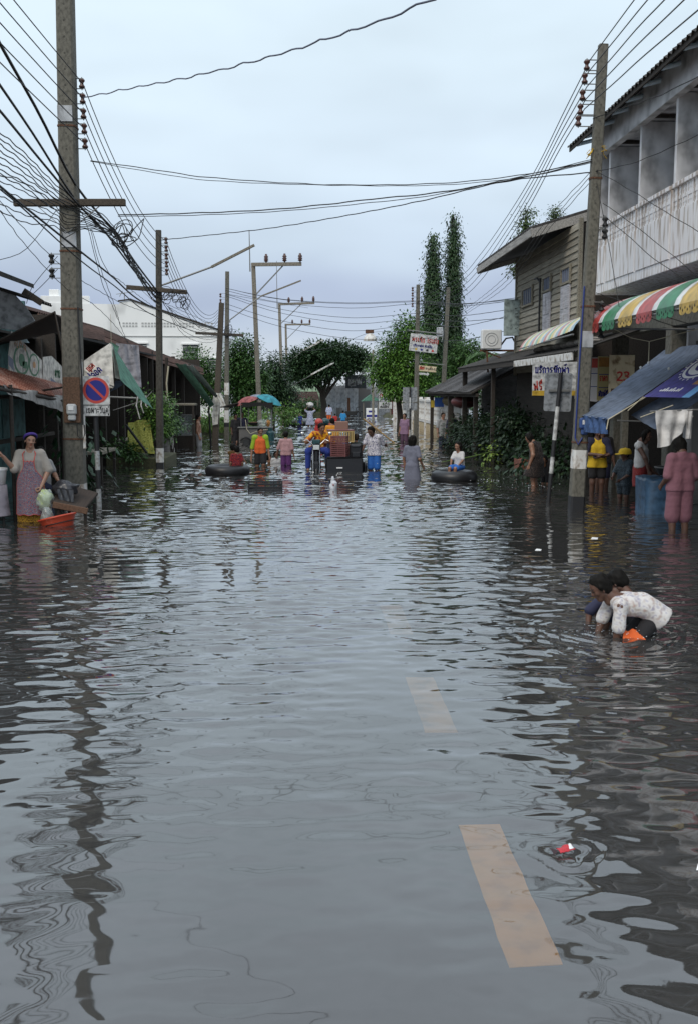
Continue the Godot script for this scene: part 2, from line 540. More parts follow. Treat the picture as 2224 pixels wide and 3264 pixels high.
	mat("poster_a", Color(.55, .52, .52), .7); mat("poster_b", Color(.5, .42, .2), .7); mat("banner_purple", Color(.06, .05, .28), .6, {"tex": grime, "scale": V(1, 1, 1)}); mat("sky_blue", Color(.12, .3, .55), .6); mat("sky_pale", Color(.4, .56, .6), .6)
	# cloth and plastic sheet
	var weave := noise_tex(23, .35, [], 256)
	var folds := noise_tex(24, .02, [], 256)
	var fab := func(k, c, o := {}):
		var q := {"tex": grime, "scale": V(.8, .8, .8), "bump": folds, "depth": .8}
		q.merge(o, true)
		mat(k, c, .85, q)
	for f in [["tarp_blue", Color(.17, .215, .3)], ["tarp_blue_b", Color(.07, .14, .32)], ["tarp_green", Color(.14, .33, .24)], ["canvas_grey", Color(.42, .41, .39)], ["banner_white", Color(.8, .78, .72)], ["curtain", Color(.45, .44, .48)], ["towel", Color(.82, .79, .76)], ["sack", Color(.5, .46, .42)], ["pink_grey", Color(.4, .36, .4)], ["plastic_blue", Color(.07, .15, .26)], ["hammock", Color(.14, .10, .03)], ["umb_red", Color(.4, .12, .12)], ["umb_grey", Color(.3, .33, .4)], ["umb_teal", Color(.05, .34, .42)]]:
		fab.call(f[0], f[1])
	M.tarp_green.backlight_enabled = true; M.tarp_green.backlight = Color(.3, .5, .4)
	M.plastic_blue.roughness = .4
	mat("black_plastic", Color(.03, .03, .035), .3); mat("cabbage", Color(.4, .48, .22), .7); mat("rope", Color(.5, .45, .33), .9)
	mat("mottled_yellow", Color(.5, .5, .2), .9, {"tex": noise_tex(26, .05, [[0.0, Color(.25, .3, .12)], [.5, Color(.8, .8, .55)], [1.0, g(1)]]), "scale": V(1.5, 1.5, 1.5)})
	for f in [["aw_red", Color(.55, .055, .045)], ["aw_green", Color(.015, .24, .085)], ["aw_yellow", Color(.72, .46, .06)], ["aw_white", Color(.82, .82, .8)], ["aw_orange", Color(.6, .28, .07)]]: mat(f[0], f[1], .35, {"tex": grime, "scale": V(.6, .6, .6), "world": true})
	mat("pastel", g(1), .5, {"vc": true}); mat("goods_red", Color(.4, .05, .04), .5); mat("goods_blue", Color(.03, .10, .35), .5); mat("goods_yellow", Color(.6, .42, .05), .5); mat("goods_red_dark", Color(.1, .02, .018), .6)
	mat("leaf", g(1), .55, {"vc": true, "back": Color(.45, .5, .3)}); mat("vine", Color(.12, .2, .05), .6); mat("bank", Color(.08, .08, .035), .95, {"tex": grime, "scale": V(.4, .4, .4), "world": true})
	mat("bag_white", Color(.62, .64, .68), .3); mat("foil_red", Color(.45, .02, .03), .25); mat("foil_dark", Color(.03, .01, .012), .3); mat("foam", Color(.6, .63, .66), .2)
const WIRES := [
	["heavy", 0.024, 0, [-3.81, 6.72, -12.4, -4.01, 6.69, -14.1, -4.07, 6.36, -16.3, -4.02, 5.77, -18.2, -3.93, 5.5, -20, -3.9, 5.38, -21.5, -3.97, 5.12, -24.5, -4.01, 4.84, -28.1]],
	["heavy", 0.02, 0, [-3.83, 6.09, -12.4, -4.03, 6.16, -14.1, -4.13, 6.01, -16.2, -4.06, 5.55, -18.2, -4.02, 5.35, -20, -3.93, 5.18, -22, -3.95, 4.92, -25, -4.02, 4.76, -28.1]],
	["heavy", 0.02, 0, [-3.85, 5.69, -12.4, -4.05, 5.84, -14.1, -4.11, 5.69, -16.6, -3.92, 5.34, -18.2, -3.8, 5.17, -19.6, -3.99, 4.96, -24, -4.05, 4.67, -28.1]],
	["heavy", 0.018, 0, [-3.89, 4.77, -12.4, -4.09, 4.86, -14.1, -4.14, 4.83, -15.6, -3.94, 4.57, -18.2, -3.94, 4.47, -21, -4.01, 4.32, -26, -3.88, 4.5, -36, -3.36, 4.6, -41]],
	["heavy", 0.012, 0, [-3.9, 4.72, -12.4, -4.09, 4.82, -14.1, -4.15, 4.79, -15.6, -3.95, 4.42, -18.2, -3.86, 4.25, -21, -3.91, 4.08, -26, -3.88, 4.23, -36, -3.31, 4.31, -41]],
	["twist", 0.009, 0.018, [-3.87, 5.34, -12.4, -4.06, 5.56, -14.1, -4.09, 5.59, -15.5, -4.08, 5.5, -17.3, -3.87, 5.4, -18.7, -3.69, 5.35, -19.2, -3.56, 5.19, -19.6]],
	["twist", 0.009, 0.018, [-3.87, 5.27, -12.4, -4.06, 5.48, -14.1, -4.09, 5.52, -15.5, -4.08, 5.43, -17.3, -3.87, 5.36, -18.7, -3.7, 5.29, -19.2, -3.56, 5.16, -19.6]],
	["twist", 0.009, 0.018, [-3.87, 5.2, -12.4, -4.06, 5.4, -14.1, -4.09, 5.45, -15.5, -4.08, 5.39, -17.3, -3.87, 5.33, -18.7, -3.7, 5.28, -19.2, -3.56, 5.14, -19.6]],
	["twist", 0.009, 0.018, [-3.88, 5.13, -12.4, -4.07, 5.32, -14.1, -4.1, 5.38, -15.5, -4.08, 5.32, -17.3, -3.87, 5.3, -18.7, -3.7, 5.22, -19.2, -3.56, 5.11, -19.6]],
	["twist", 0.009, 0.018, [-3.88, 5.06, -12.4, -4.07, 5.24, -14.1, -4.1, 5.31, -15.5, -4.08, 5.27, -17.3, -3.87, 5.27, -18.7, -3.7, 5.19, -19.2, -3.56, 5.09, -19.6]],
	["twist", 0.009, 0.018, [-3.88, 4.99, -12.4, -4.07, 5.16, -14.1, -4.1, 5.24, -15.5, -4.08, 5.27, -17.3, -3.87, 5.24, -18.7, -3.7, 5.21, -19.2, -3.56, 5.06, -19.6]],
	["twist", 0.009, 0.018, [-3.89, 4.92, -12.4, -4.08, 5.08, -14.1, -4.1, 5.17, -15.5, -4.09, 5.22, -17.3, -3.88, 5.21, -18.7, -3.7, 5.18, -19.2, -3.56, 5.04, -19.6]],
	["twist", 0.009, 0.018, [-3.89, 4.85, -12.4, -4.08, 5, -14.1, -4.11, 5.1, -15.5, -4.09, 5.1, -17.3, -3.88, 5.18, -18.7, -3.7, 5.07, -19.2, -3.56, 5.01, -19.6]],
	["twist", 0.008, 0.018, [-3.89, 4.77, -12.4, -4.08, 5.02, -14.1, -4.13, 5.17, -15.6, -4.08, 5.14, -17.2, -4.15, 5.13, -18.2, -3.91, 5.11, -18.3, -3.6, 5.11, -19.5]],
	["twist", 0.008, 0.018, [-3.9, 4.68, -12.4, -4.08, 4.92, -14.1, -4.14, 5.06, -15.6, -4.08, 5.08, -17.2, -4.16, 5.06, -18.2, -3.91, 5.08, -18.3, -3.6, 5.1, -19.5]],
	["twist", 0.008, 0.018, [-3.9, 4.59, -12.4, -4.09, 4.82, -14.1, -4.14, 4.95, -15.6, -4.08, 5.01, -17.2, -4.16, 5, -18.2, -3.91, 5.05, -18.3, -3.6, 5.08, -19.5]],
	["twist", 0.008, 0.018, [-3.9, 4.51, -12.4, -4.09, 4.73, -14.1, -4.14, 4.84, -15.6, -4.09, 4.95, -17.2, -4.16, 4.93, -18.2, -3.91, 5.02, -18.3, -3.6, 5.06, -19.5]],
	["twist", 0.008, 0.018, [-3.91, 4.42, -12.4, -4.1, 4.63, -14.1, -4.15, 4.73, -15.6, -4.09, 4.89, -17.2, -4.16, 4.86, -18.2, -3.91, 4.99, -18.3, -3.6, 5.05, -19.5]],
	["twist", 0.008, 0.018, [-3.91, 4.34, -12.4, -4.1, 4.53, -14.1, -4.15, 4.62, -15.6, -4.09, 4.82, -17.2, -4.17, 4.79, -18.2, -3.91, 4.96, -18.3, -3.6, 5.03, -19.5]],
	["twist", 0.008, 0.02, [-3.62, 5.2, -19.6, -3.67, 5.09, -21.2, -3.92, 5.01, -24, -4.07, 4.77, -27.4, -4, 4.7, -28.1]],
	["twist", 0.008, 0.02, [-3.52, 5.1, -19.6, -3.61, 4.93, -21.2, -3.87, 4.88, -24, -4, 4.7, -27.4, -3.86, 4.62, -28.1]],
	["twist", 0.008, 0.02, [-3.55, 5.13, -19.6, -3.62, 4.95, -21.2, -3.87, 4.87, -24, -4.02, 4.69, -27.4, -3.89, 4.62, -28.1]],
	["twist", 0.008, 0.02, [-3.57, 5.15, -19.6, -3.64, 5.06, -21.2, -3.94, 5.06, -24, -4.03, 4.8, -27.4, -3.92, 4.73, -28.1]],
	["twist", 0.008, 0.02, [-3.57, 5.15, -19.6, -3.64, 4.88, -21.2, -3.78, 4.65, -24, -4.04, 4.57, -27.4, -3.93, 4.49, -28.1]],
	["twist", 0.008, 0.02, [-3.59, 5.17, -19.6, -3.65, 4.93, -21.2, -3.81, 4.72, -24, -4.05, 4.61, -27.4, -3.95, 4.53, -28.1]],
	["twist", 0.008, 0.02, [-3.57, 5.15, -19.6, -3.63, 5.07, -21.2, -3.96, 5.1, -24, -4.03, 4.83, -27.4, -3.92, 4.76, -28.1]],
	["twist", 0.008, 0.02, [-3.56, 5.14, -19.6, -3.63, 4.93, -21.2, -3.84, 4.81, -24, -4.03, 4.66, -27.4, -3.9, 4.58, -28.1]],
	["twist", 0.008, 0.02, [-3.61, 5.19, -19.6, -3.66, 5.13, -21.2, -3.96, 5.12, -24, -4.06, 4.84, -27.4, -3.99, 4.77, -28.1]],
	["twist", 0.008, 0.02, [-3.54, 5.12, -19.6, -3.62, 4.94, -21.2, -3.87, 4.87, -24, -4.01, 4.69, -27.4, -3.88, 4.62, -28.1]],
	["twist", 0.008, 0.02, [-3.56, 5.14, -19.6, -3.64, 4.86, -21.2, -3.78, 4.65, -24, -4.03, 4.56, -27.4, -3.91, 4.48, -28.1]],
	["twist", 0.008, 0.02, [-3.56, 5.14, -19.6, -3.64, 4.85, -21.2, -3.77, 4.62, -24, -4.03, 4.55, -27.4, -3.91, 4.47, -28.1]],
	["twist", 0.007, 0.015, [-3.86, 4.55, -28.4, -3.73, 4.56, -31, -3.61, 4.62, -35, -3.44, 4.7, -39, -3.58, 5.33, -45.6]],
	["twist", 0.007, 0.015, [-3.77, 4.46, -28.4, -3.73, 4.45, -31, -3.62, 4.49, -35, -3.44, 4.58, -39, -3.55, 5.22, -45.6]],
	["twist", 0.007, 0.015, [-3.85, 4.54, -28.4, -3.73, 4.35, -31, -3.62, 4.35, -35, -3.45, 4.46, -39, -3.58, 5.1, -45.6]],
	["twist", 0.007, 0.015, [-3.73, 4.43, -28.4, -3.74, 4.24, -31, -3.62, 4.22, -35, -3.45, 4.35, -39, -3.54, 4.98, -45.6]],
	["twist", 0.007, 0.015, [-3.75, 4.44, -28.4, -3.74, 4.13, -31, -3.62, 4.09, -35, -3.45, 4.23, -39, -3.55, 4.87, -45.6]],
	["twist", 0.007, 0.015, [-3.93, 4.63, -28.4, -3.74, 4.03, -31, -3.63, 3.95, -35, -3.45, 4.11, -39, -3.61, 4.75, -45.6]],
	["twist", 0.007, 0.015, [-3.92, 4.62, -28.4, -3.74, 3.92, -31, -3.63, 3.82, -35, -3.45, 4, -39, -3.61, 4.63, -45.6]],
	["drop", 0.006, 0.012, [-3.78, 4.98, -18.4, -3.72, 4.41, -18.8, -3.8, 4.1, -20, -4.04, 3.89, -22, -4.46, 3.65, -25]],
	["drop", 0.006, 0.012, [-3.76, 4.98, -18.4, -3.64, 4.36, -19, -3.72, 4.34, -21, -3.9, 4.37, -24, -4.06, 4.38, -28]],
	["drop", 0.006, 0.01, [-3.92, 5.28, -18.3, -3.8, 4.96, -18.3, -3.7, 4.11, -18.9, -3.8, 3.76, -20.5, -4.14, 3.23, -24]],
	["drop", 0.006, 0, [-4.34, 5.28, -18.3, -4.59, 4.46, -17.2, -4.83, 4.19, -16.5]],
	["drop", 0.006, 0, [-4.37, 4.5, -18.4, -4.88, 3.99, -18.6, -5.11, 3.72, -19]],
	["drop", 0.006, 0, [-4.38, 4.27, -18.4, -4.72, 4, -18.6, -5.09, 3.8, -19]],
	["drop", 0.006, 0.01, [-4.1, 4.67, -14.1, -4.3, 4.6, -16, -4.3, 4.34, -18.2, -4.1, 4.14, -19.2, -4.04, 4.06, -23, -4.09, 4.2, -28]],
	["drop", 0.006, 0.01, [-4.1, 4.53, -14.1, -4.27, 4.33, -16, -4.2, 3.92, -18.2, -4.01, 3.76, -19.5, -4.05, 3.51, -22, -4.38, 3.22, -26]],
	["cross", 0.008, 0.01, [-3.74, 6.15, -18.4, -2.71, 6.02, -18.4, -1.61, 5.86, -18.3, 0.4, 5.7, -18, 2.38, 5.68, -17.7, 3.87, 5.81, -17.5, 4.94, 6.01, -17.35]],
	["cross", 0.006, 0.008, [-3.74, 6.14, -18.4, -2.71, 5.97, -18.4, -1.61, 5.81, -18.3, 0.4, 5.69, -18, 2.38, 5.65, -17.7, 3.87, 5.77, -17.5, 4.94, 5.98, -17.35]],
	["cross", 0.011, 0.01, [-3.48, 5.41, -19.5, -2.04, 5.42, -19.3, -0.39, 5.44, -18.9, 1.28, 5.52, -18.3, 2.41, 5.57, -17.9, 3.87, 5.77, -17.5, 4.94, 6, -17.35]],
	["cross", 0.007, 0.008, [-3.48, 5.38, -19.5, -2.04, 5.38, -19.3, -0.39, 5.4, -18.9, 1.28, 5.46, -18.3, 2.41, 5.54, -17.9, 3.87, 5.8, -17.5, 4.94, 6.03, -17.35]],
	["cross", 0.011, 0.01, [-3.92, 6.22, -28.2, -2.91, 6.2, -27.4, -0.96, 6.1, -25.4, 0.73, 6.05, -23.4, 2.37, 5.98, -21, 3.79, 5.99, -19, 4.94, 5.82, -17.4]],
	["cross", 0.01, 0.022, [-3.83, 7.22, -18.4, -2.72, 6.93, -16.8, -1.53, 6.53, -14.8, -0.46, 6.15, -12.8, 0.34, 5.81, -11, 0.87, 5.54, -9.6, 1.2, 5.43, -8.8]],
	["far", 0.01, 0.006, [-3.47, 6.69, -45.6, -0.97, 6.24, -46, 2.19, 6.02, -45.5, 4.84, 5.93, -43.4, 5.51, 5.19, -36, 6.48, 4.93, -30.5]],
	["far", 0.01, 0.006, [-3.47, 6.59, -45.6, -0.97, 6.09, -46, 2.19, 5.83, -45.5, 4.84, 5.85, -43.4, 5.51, 5.13, -36, 6.48, 4.86, -30.5]],
	["far", 0.01, 0.006, [-3.48, 6.44, -45.6, -0.98, 5.8, -46, 2.19, 5.4, -45.5, 4.84, 5.44, -43.4, 5.52, 4.79, -36, 6.49, 4.62, -30.5]],
	["far", 0.01, 0.006, [-3.48, 6.36, -45.6, -0.98, 5.63, -46, 2.2, 5.15, -45.5, 4.84, 5.22, -43.4, 5.52, 4.6, -36, 6.49, 4.36, -30.5]],
	["far", 0.01, 0.006, [-3.48, 6.01, -45.6, -0.98, 5.29, -46, 2.2, 4.82, -45.5, 4.85, 5, -43.4, 5.52, 4.41, -36, 6.49, 4.46, -30.5]],
	["far", 0.01, 0.006, [-3.48, 5.82, -45.6, -0.98, 5.02, -46, 2.2, 4.46, -45.5, 4.85, 4.4, -43.4, 5.53, 3.92, -36, 6.5, 4.03, -30.5]],
	["far", 0.01, 0.006, [-3.47, 6.69, -45.6, -0.97, 6.26, -46, 2.19, 6.06, -45.5, 4.84, 5.97, -43.4, 5.51, 5.22, -36, 6.48, 4.88, -30.5]],
	["far", 0.01, 0, [-3.48, 6.44, -45.6, -1.27, 7.26, -60, 0.35, 8.16, -74]],
	["far", 0.01, 0, [-1.87, 3.97, -48, 1.21, 4.43, -55, 3.89, 5.56, -60, 4.87, 4.71, -43.6]],
	["line", 0.009, 0, [4.84, 7.65, -17.4, 5.08, 7.51, -20, 5.46, 7.29, -24, 5.8, 7.06, -29, 6.1, 6.81, -35, 5.96, 6.45, -39, 4.93, 6.08, -43.4]],
	["line", 0.009, 0, [4.84, 7.65, -17.4, 4.61, 7.46, -15.3, 4.41, 7.28, -13.6, 4.26, 7.12, -12.2, 3.98, 6.81, -10.2, 3.58, 6.34, -7.8]],
	["line", 0.009, 0, [4.82, 7.46, -17.4, 5.06, 7.32, -20, 5.43, 7.09, -24, 5.78, 6.84, -29, 6.11, 6.59, -35, 5.96, 6.25, -39, 4.93, 5.93, -43.4]],
	["line", 0.009, 0, [4.82, 7.46, -17.4, 4.62, 7.27, -15.3, 4.42, 7.08, -13.6, 4.26, 6.91, -12.2, 3.98, 6.6, -10.2, 3.59, 6.13, -7.8]],
	["line", 0.009, 0, [4.8, 7.22, -17.4, 5.04, 7.14, -20, 5.4, 6.89, -24, 5.76, 6.62, -29, 6.11, 6.36, -35, 5.96, 6.05, -39, 4.93, 5.78, -43.4]],
	["line", 0.009, 0, [4.8, 7.22, -17.4, 4.63, 7.07, -15.3, 4.42, 6.87, -13.6, 4.27, 6.69, -12.2, 3.99, 6.38, -10.2, 3.6, 5.92, -7.8]],
	["line", 0.009, 0, [4.79, 7.02, -17.4, 5.02, 6.96, -20, 5.37, 6.68, -24, 5.73, 6.4, -29, 6.11, 6.14, -35, 5.97, 5.85, -39, 4.94, 5.63, -43.4]],
	["line", 0.009, 0, [4.79, 7.02, -17.4, 4.63, 6.87, -15.3, 4.43, 6.66, -13.6, 4.28, 6.48, -12.2, 4, 6.16, -10.2, 3.61, 5.7, -7.8]],
	["line", 0.009, 0, [4.77, 6.86, -17.4, 5, 6.78, -20, 5.35, 6.48, -24, 5.71, 6.18, -29, 6.12, 5.92, -35, 5.97, 5.65, -39, 4.94, 5.48, -43.4]],
	["line", 0.009, 0, [4.77, 6.86, -17.4, 4.64, 6.67, -15.3, 4.44, 6.45, -13.6, 4.29, 6.26, -12.2, 4.01, 5.93, -10.2, 3.62, 5.48, -7.8]],
	["drop", 0.006, 0.01, [4.95, 5.87, -17.4, 5.03, 5.63, -21, 5.43, 5.2, -27, 5.83, 5.07, -36, 5.84, 4.9, -43]],
	["drop", 0.006, 0.01, [4.95, 5.8, -17.4, 5.03, 5.5, -21, 5.43, 5.06, -27, 5.83, 4.97, -36, 5.84, 4.75, -43]],
	["drop", 0.006, 0.01, [4.95, 5.72, -17.4, 5.03, 5.38, -21, 5.43, 4.92, -27, 5.83, 4.88, -36, 5.84, 4.6, -43]],
	["drop", 0.006, 0.01, [5.13, 5.31, -17.4, 5.52, 4.95, -17.1, 5.96, 4.51, -16.8, 6.57, 3.89, -16.4]],
	["drop", 0.006, 0.01, [5.14, 5.12, -17.4, 5.53, 4.69, -17.1, 6.01, 4.23, -16.9, 6.62, 3.76, -16.5]],
	["drop", 0.006, 0.01, [4.94, 5.87, -17.4, 5.27, 5.42, -16.6, 5.51, 4.9, -15.6, 5.82, 4.35, -14.6]],
	["drop", 0.006, 0.012, [4.94, 5.83, -17.4, 5.3, 5.77, -16.5, 5.45, 5.73, -15.5, 5.68, 5.75, -14.4]],
	["drop", 0.008, 0.012, [4.92, 6.7, -17.4, 5.27, 6.68, -16.5, 5.41, 6.56, -15.5, 5.65, 6.55, -14.4]],
	["drop", 0.006, 0, [4.98, 5.8, -17.4, 5.05, 4.8, -16.9, 5.11, 3.9, -16.5, 5.16, 3.13, -16.2]],
	["drop", 0.006, 0, [5.06, 3.8, -17.4, 5.41, 3.55, -16.6, 5.72, 3.28, -15.8, 5.77, 3.12, -15]],
	["drop", 0.006, 0, [5.06, 3.62, -17.4, 5.41, 3.44, -16.6, 5.72, 3.17, -15.8, 5.77, 3.05, -15]],
]

# a square concrete post with chamfered corners, from a to b
func shaft(b: B, a: Vector3, t: Vector3, w0: float, w1: float) -> B:
	var d := (t - a).normalized()
	var x := d.cross(Vector3.BACK).normalized()
	var z := x.cross(d)
	var ring := func(p, w) -> Array:
		var o := []
		for k in 8:
			var h: float = w * 0.5
			var c: float = w * 0.38
			var q: Vector2 = [Vector2(h, -c), Vector2(h, c), Vector2(c, h), Vector2(-c, h), Vector2(-h, c), Vector2(-h, -c), Vector2(-c, -h), Vector2(c, -h)][k]
			o.append(p + x * q.x + z * q.y)
		return o
	var r0: Array = ring.call(a, w0)
	var r1: Array = ring.call(t, w1)
	for k in 8:
		var q := (k + 1) % 8
		if (r0[q] - r0[k]).cross(r1[k] - r0[k]).dot(r0[k] - a) > 0: b.quad(r0[k], r0[q], r1[q], r1[k])
		else: b.quad(r0[q], r0[k], r1[k], r1[q])
	for k in range(1, 7): b.tri(r1[0], r1[k + 1], r1[k]) if (r1[k + 1] - r1[0]).cross(r1[k] - r1[0]).dot(d) > 0 else b.tri(r1[0], r1[k], r1[k + 1])
	return b

func spool(parent: Node3D, at: Vector3, pole_x: float, m := "ceramic") -> void:
	var b := B.new()
	b.lathe([Vector2(.012, -.075), Vector2(.05, -.07), Vector2(.055, -.045), Vector2(.03, -.015), Vector2(.03, .015), Vector2(.055, .045), Vector2(.05, .07), Vector2(.012, .075)], at, Basis(), 10)
	var i := wp("insulator", b, M[m], parent)
	b = B.new()
	for dy in [-.085, .085]: b.bar(V(pole_x, at.y + dy, at.z), V(at.x + signf(at.x - pole_x) * .03, at.y + dy, at.z), .025, .012)
	b.tube([at - V(0, .11, 0), at + V(0, .11, 0)], .009, -1, 6)
	wp("bracket", b, M.steel, i)

func utility_pole(label: String, a: Vector3, t: Vector3, w0: float, w1: float, o := {}) -> Node3D:
	var p := thing("utility_pole", label, "pole", V(a.x, ROAD, a.z), "concrete utility poles along the street")
	var at := func(y): return a.lerp(t, (y - a.y) / (t.y - a.y))
	var wy := func(y): return lerpf(w0, w1, (y - a.y) / (t.y - a.y))
	wp("shaft", shaft(B.new(), a, t, w0, w1), M.get(o.get("mat", "pole"), M.pole), p)
	for bd in o.get("bands", []):
		var b := shaft(B.new(), at.call(bd[0]), at.call(bd[1]), wy.call(bd[0]) + .008, wy.call(bd[1]) + .008)
		wp("paint_band", b, M[bd[2]], p)
	for y in o.get("rings", []):
		wp("band_clamp", shaft(B.new(), at.call(y), at.call(y + .03), wy.call(y) + .02, wy.call(y) + .02), M.rust, p)
	var hb := B.new()
	for y in o.get("holes", []):
		var q: Vector3 = at.call(y)
		hb.lathe([Vector2(.014, 0), Vector2(.014, .004), Vector2(.009, .004), Vector2(.009, -.02), Vector2(.0, -.02)], q + V(0, 0, wy.call(y) / 2 - .001), Basis(Vector3.RIGHT, PI / 2), 8)
	if hb.v.size(): wp("bolt_hole", hb, M.black, p).set_meta("kind", "stuff")
	for s in o.get("spools", []): spool(p, s, at.call(s.y).x + signf(s.x - at.call(s.y).x) * wy.call(s.y) * .45)
	for c in o.get("arms", []):
		var b := B.new()
		b.bbox((c[0] + c[1]) / 2, V(c[0].distance_to(c[1]), .12, .1), .01, Basis(Vector3(0, 0, 1), atan2(c[1].y - c[0].y, c[1].x - c[0].x)))
		var arm := wp("crossarm", b, M[c[2]], p)
		b = B.new()
		var mid: Vector3 = at.call(c[0].y)
		for e in [c[0], c[1]]:
			var q: Vector3 = mid.lerp(e, .55)
			if absf(q.x - mid.x) > .25: b.bar(V(mid.x, mid.y - .5, e.z), V(q.x, q.y - .06, e.z + .012), .03, .012)
		if b.v.size(): wp("brace", b, M.steel, arm)
	return p

func wiggled(flat: Array, wig: float) -> Array:
	var cv := Curve3D.new()
	var q := []
	for k in range(0, flat.size(), 3): q.append(V(flat[k], flat[k + 1], flat[k + 2]))
	for k in q.size():
		var tan: Vector3 = (q[mini(k + 1, q.size() - 1)] - q[maxi(k - 1, 0)]) / 6.0
		cv.add_point(q[k], -tan, tan)
	var len := cv.get_baked_length()
	var m := clampi(int(len / (.16 if wig > 0 else .6)), 8, 110)
	var out := []
	var ph := rng.randf() * TAU
	for k in m + 1:
		var p := cv.sample_baked(len * k / m, true)
		if wig > 0 and k > 0 and k < m:
			p += V(cos(ph + k * 1.35), sin(ph + k * 1.35), sin(k * .9)) * wig * rng.randf_range(.4, 1.1)
		out.append(p)
	return out

func wires() -> void:
	var lab := {
		"heavy": ["thick_cable", "thick black telephone cable running past the tall near pole by the no-parking sign", "cable", "thick cables on the market side"],
		"twist": ["twisted_wire", "thin twisted black wire in the tangled bundle between the market-side poles", "wire", "tangled twisted wires"],
		"drop": ["service_wire", "thin loose service wire dropping from a pole toward a house", "wire", "service drops"],
		"cross": ["span_wire", "long wire slung across the street between the two nearest poles", "wire", "wires across the street"],
		"far": ["distant_wire", "thin far wire crossing the street beyond the parked cart", "wire", "far cross wires"],
		"line": ["power_line", "power line running from the insulators of the pole beside the shophouse", "wire", "power lines on the shophouse side"]}
	var nth := ["highest", "second", "third", "fourth", "lowest"]
	var seen := {}
	for w in WIRES:
		var l: Array = lab[w[0]].duplicate()
		var q: int = seen.get(w[0], 0)
		seen[w[0]] = q + 1
		if w[0] == "heavy": l[1] = "%s of the five thick black cables passing the tall near pole" % nth[q]
		elif w[0] == "line": l[1] = "%s power line from the leaning shophouse pole toward %s" % [nth[q / 2], "the viewer" if q % 2 else "the far poles"]
		elif w[0] == "drop": l[1] = "thin loose service wire dropping from the tall near pole to the market roofs" if q < 8 else "thin wire from the leaning shophouse pole back toward the far sign poles" if q < 11 else "thin service wire from the leaning pole to the shophouse front"
		elif w[0] == "cross": l[1] = ["upper twin of the sagging wire from the insulator box across the street", "lower twin of the sagging wire from the insulator box across the street", "thick wire slung across the street from the near crossarm", "thin wire slung across the street from the near crossarm", "wire slung across the street from the second market-side pole", "crimped bluish wire rising over the street from the tall near pole"][q]
		var pts := wiggled(w[3], w[2] * .65)
		one(l[0], B.new().tube(pts, w[1], -1, 5), M.blue_wire if w[2] == .022 else M.wire, l[1], l[2], pts[0], l[3])
	# market-side power lines along the street
	for k in 5:
		var a := V(-3.85, 7.48 - .255 * k, -18.5)
		var e := V(-3.75, 6.2 - .21 * k, -28.3)
		var f := V(-3.85, 5.75 - .12 * k, -45.9)
		for s in [[a, V(-4.1, 7.75 - .255 * k, 12), .35], [a, e, .45], [e, f, .9]]:
			var pts := []
			for j in 15:
				var u := j / 14.0
				pts.append(s[0].lerp(s[1], u) - V(0, s[2] * 4.0 * u * (1 - u), 0))
			one("power_line", B.new().tube(pts, .009, -1, 5), M.wire, "%s power line on the insulators %s the tall near pole" % [nth[k], "before" if s[1].z > 0 else "just beyond" if s[1] == e else "two poles beyond"], "wire", a if s[1] != f else e, "power lines on the market side")
	# coiled slack tied under the crossarms
	for cc in [[V(-3.3, 5.03, -19.3), 9, .16, "loose coil of black cable slack under the near crossarm"], [V(-3.35, 4.62, -28.2), 8, .17, "knot of black cable slack under the second crossarm"], [V(-3.75, 4.75, -28.2), 7, .16, "dark cable coil hanging against the second market-side pole"], [V(-3.3, 4.75, -45.4), 7, .26, "dark cable tangle on the pole behind the food cart"]]:
		var b := B.new()
		for k in cc[1]:
			var r: float = cc[2] * rng.randf_range(.6, 1.5)
			var bs := Basis(Vector3.UP, rng.randf_range(-.9, .9)) * Basis(Vector3.RIGHT, PI / 2 + rng.randf_range(-.5, .5)) * Basis(Vector3.UP, rng.randf() * TAU)
			var pts := []
			var off := V(rng.randf_range(-.22, .22), rng.randf_range(-.16, .1), rng.randf_range(-.1, .1))
			for j in 15:
				var a := TAU * j / 14.0
				pts.append(cc[0] + off + bs * V(cos(a) * r, sin(a * 2) * .03, sin(a) * r * .62))
			b.tube(pts, .009, -1, 5)
		one("cable_coil", b, M.wire, cc[3], "cable", cc[0])

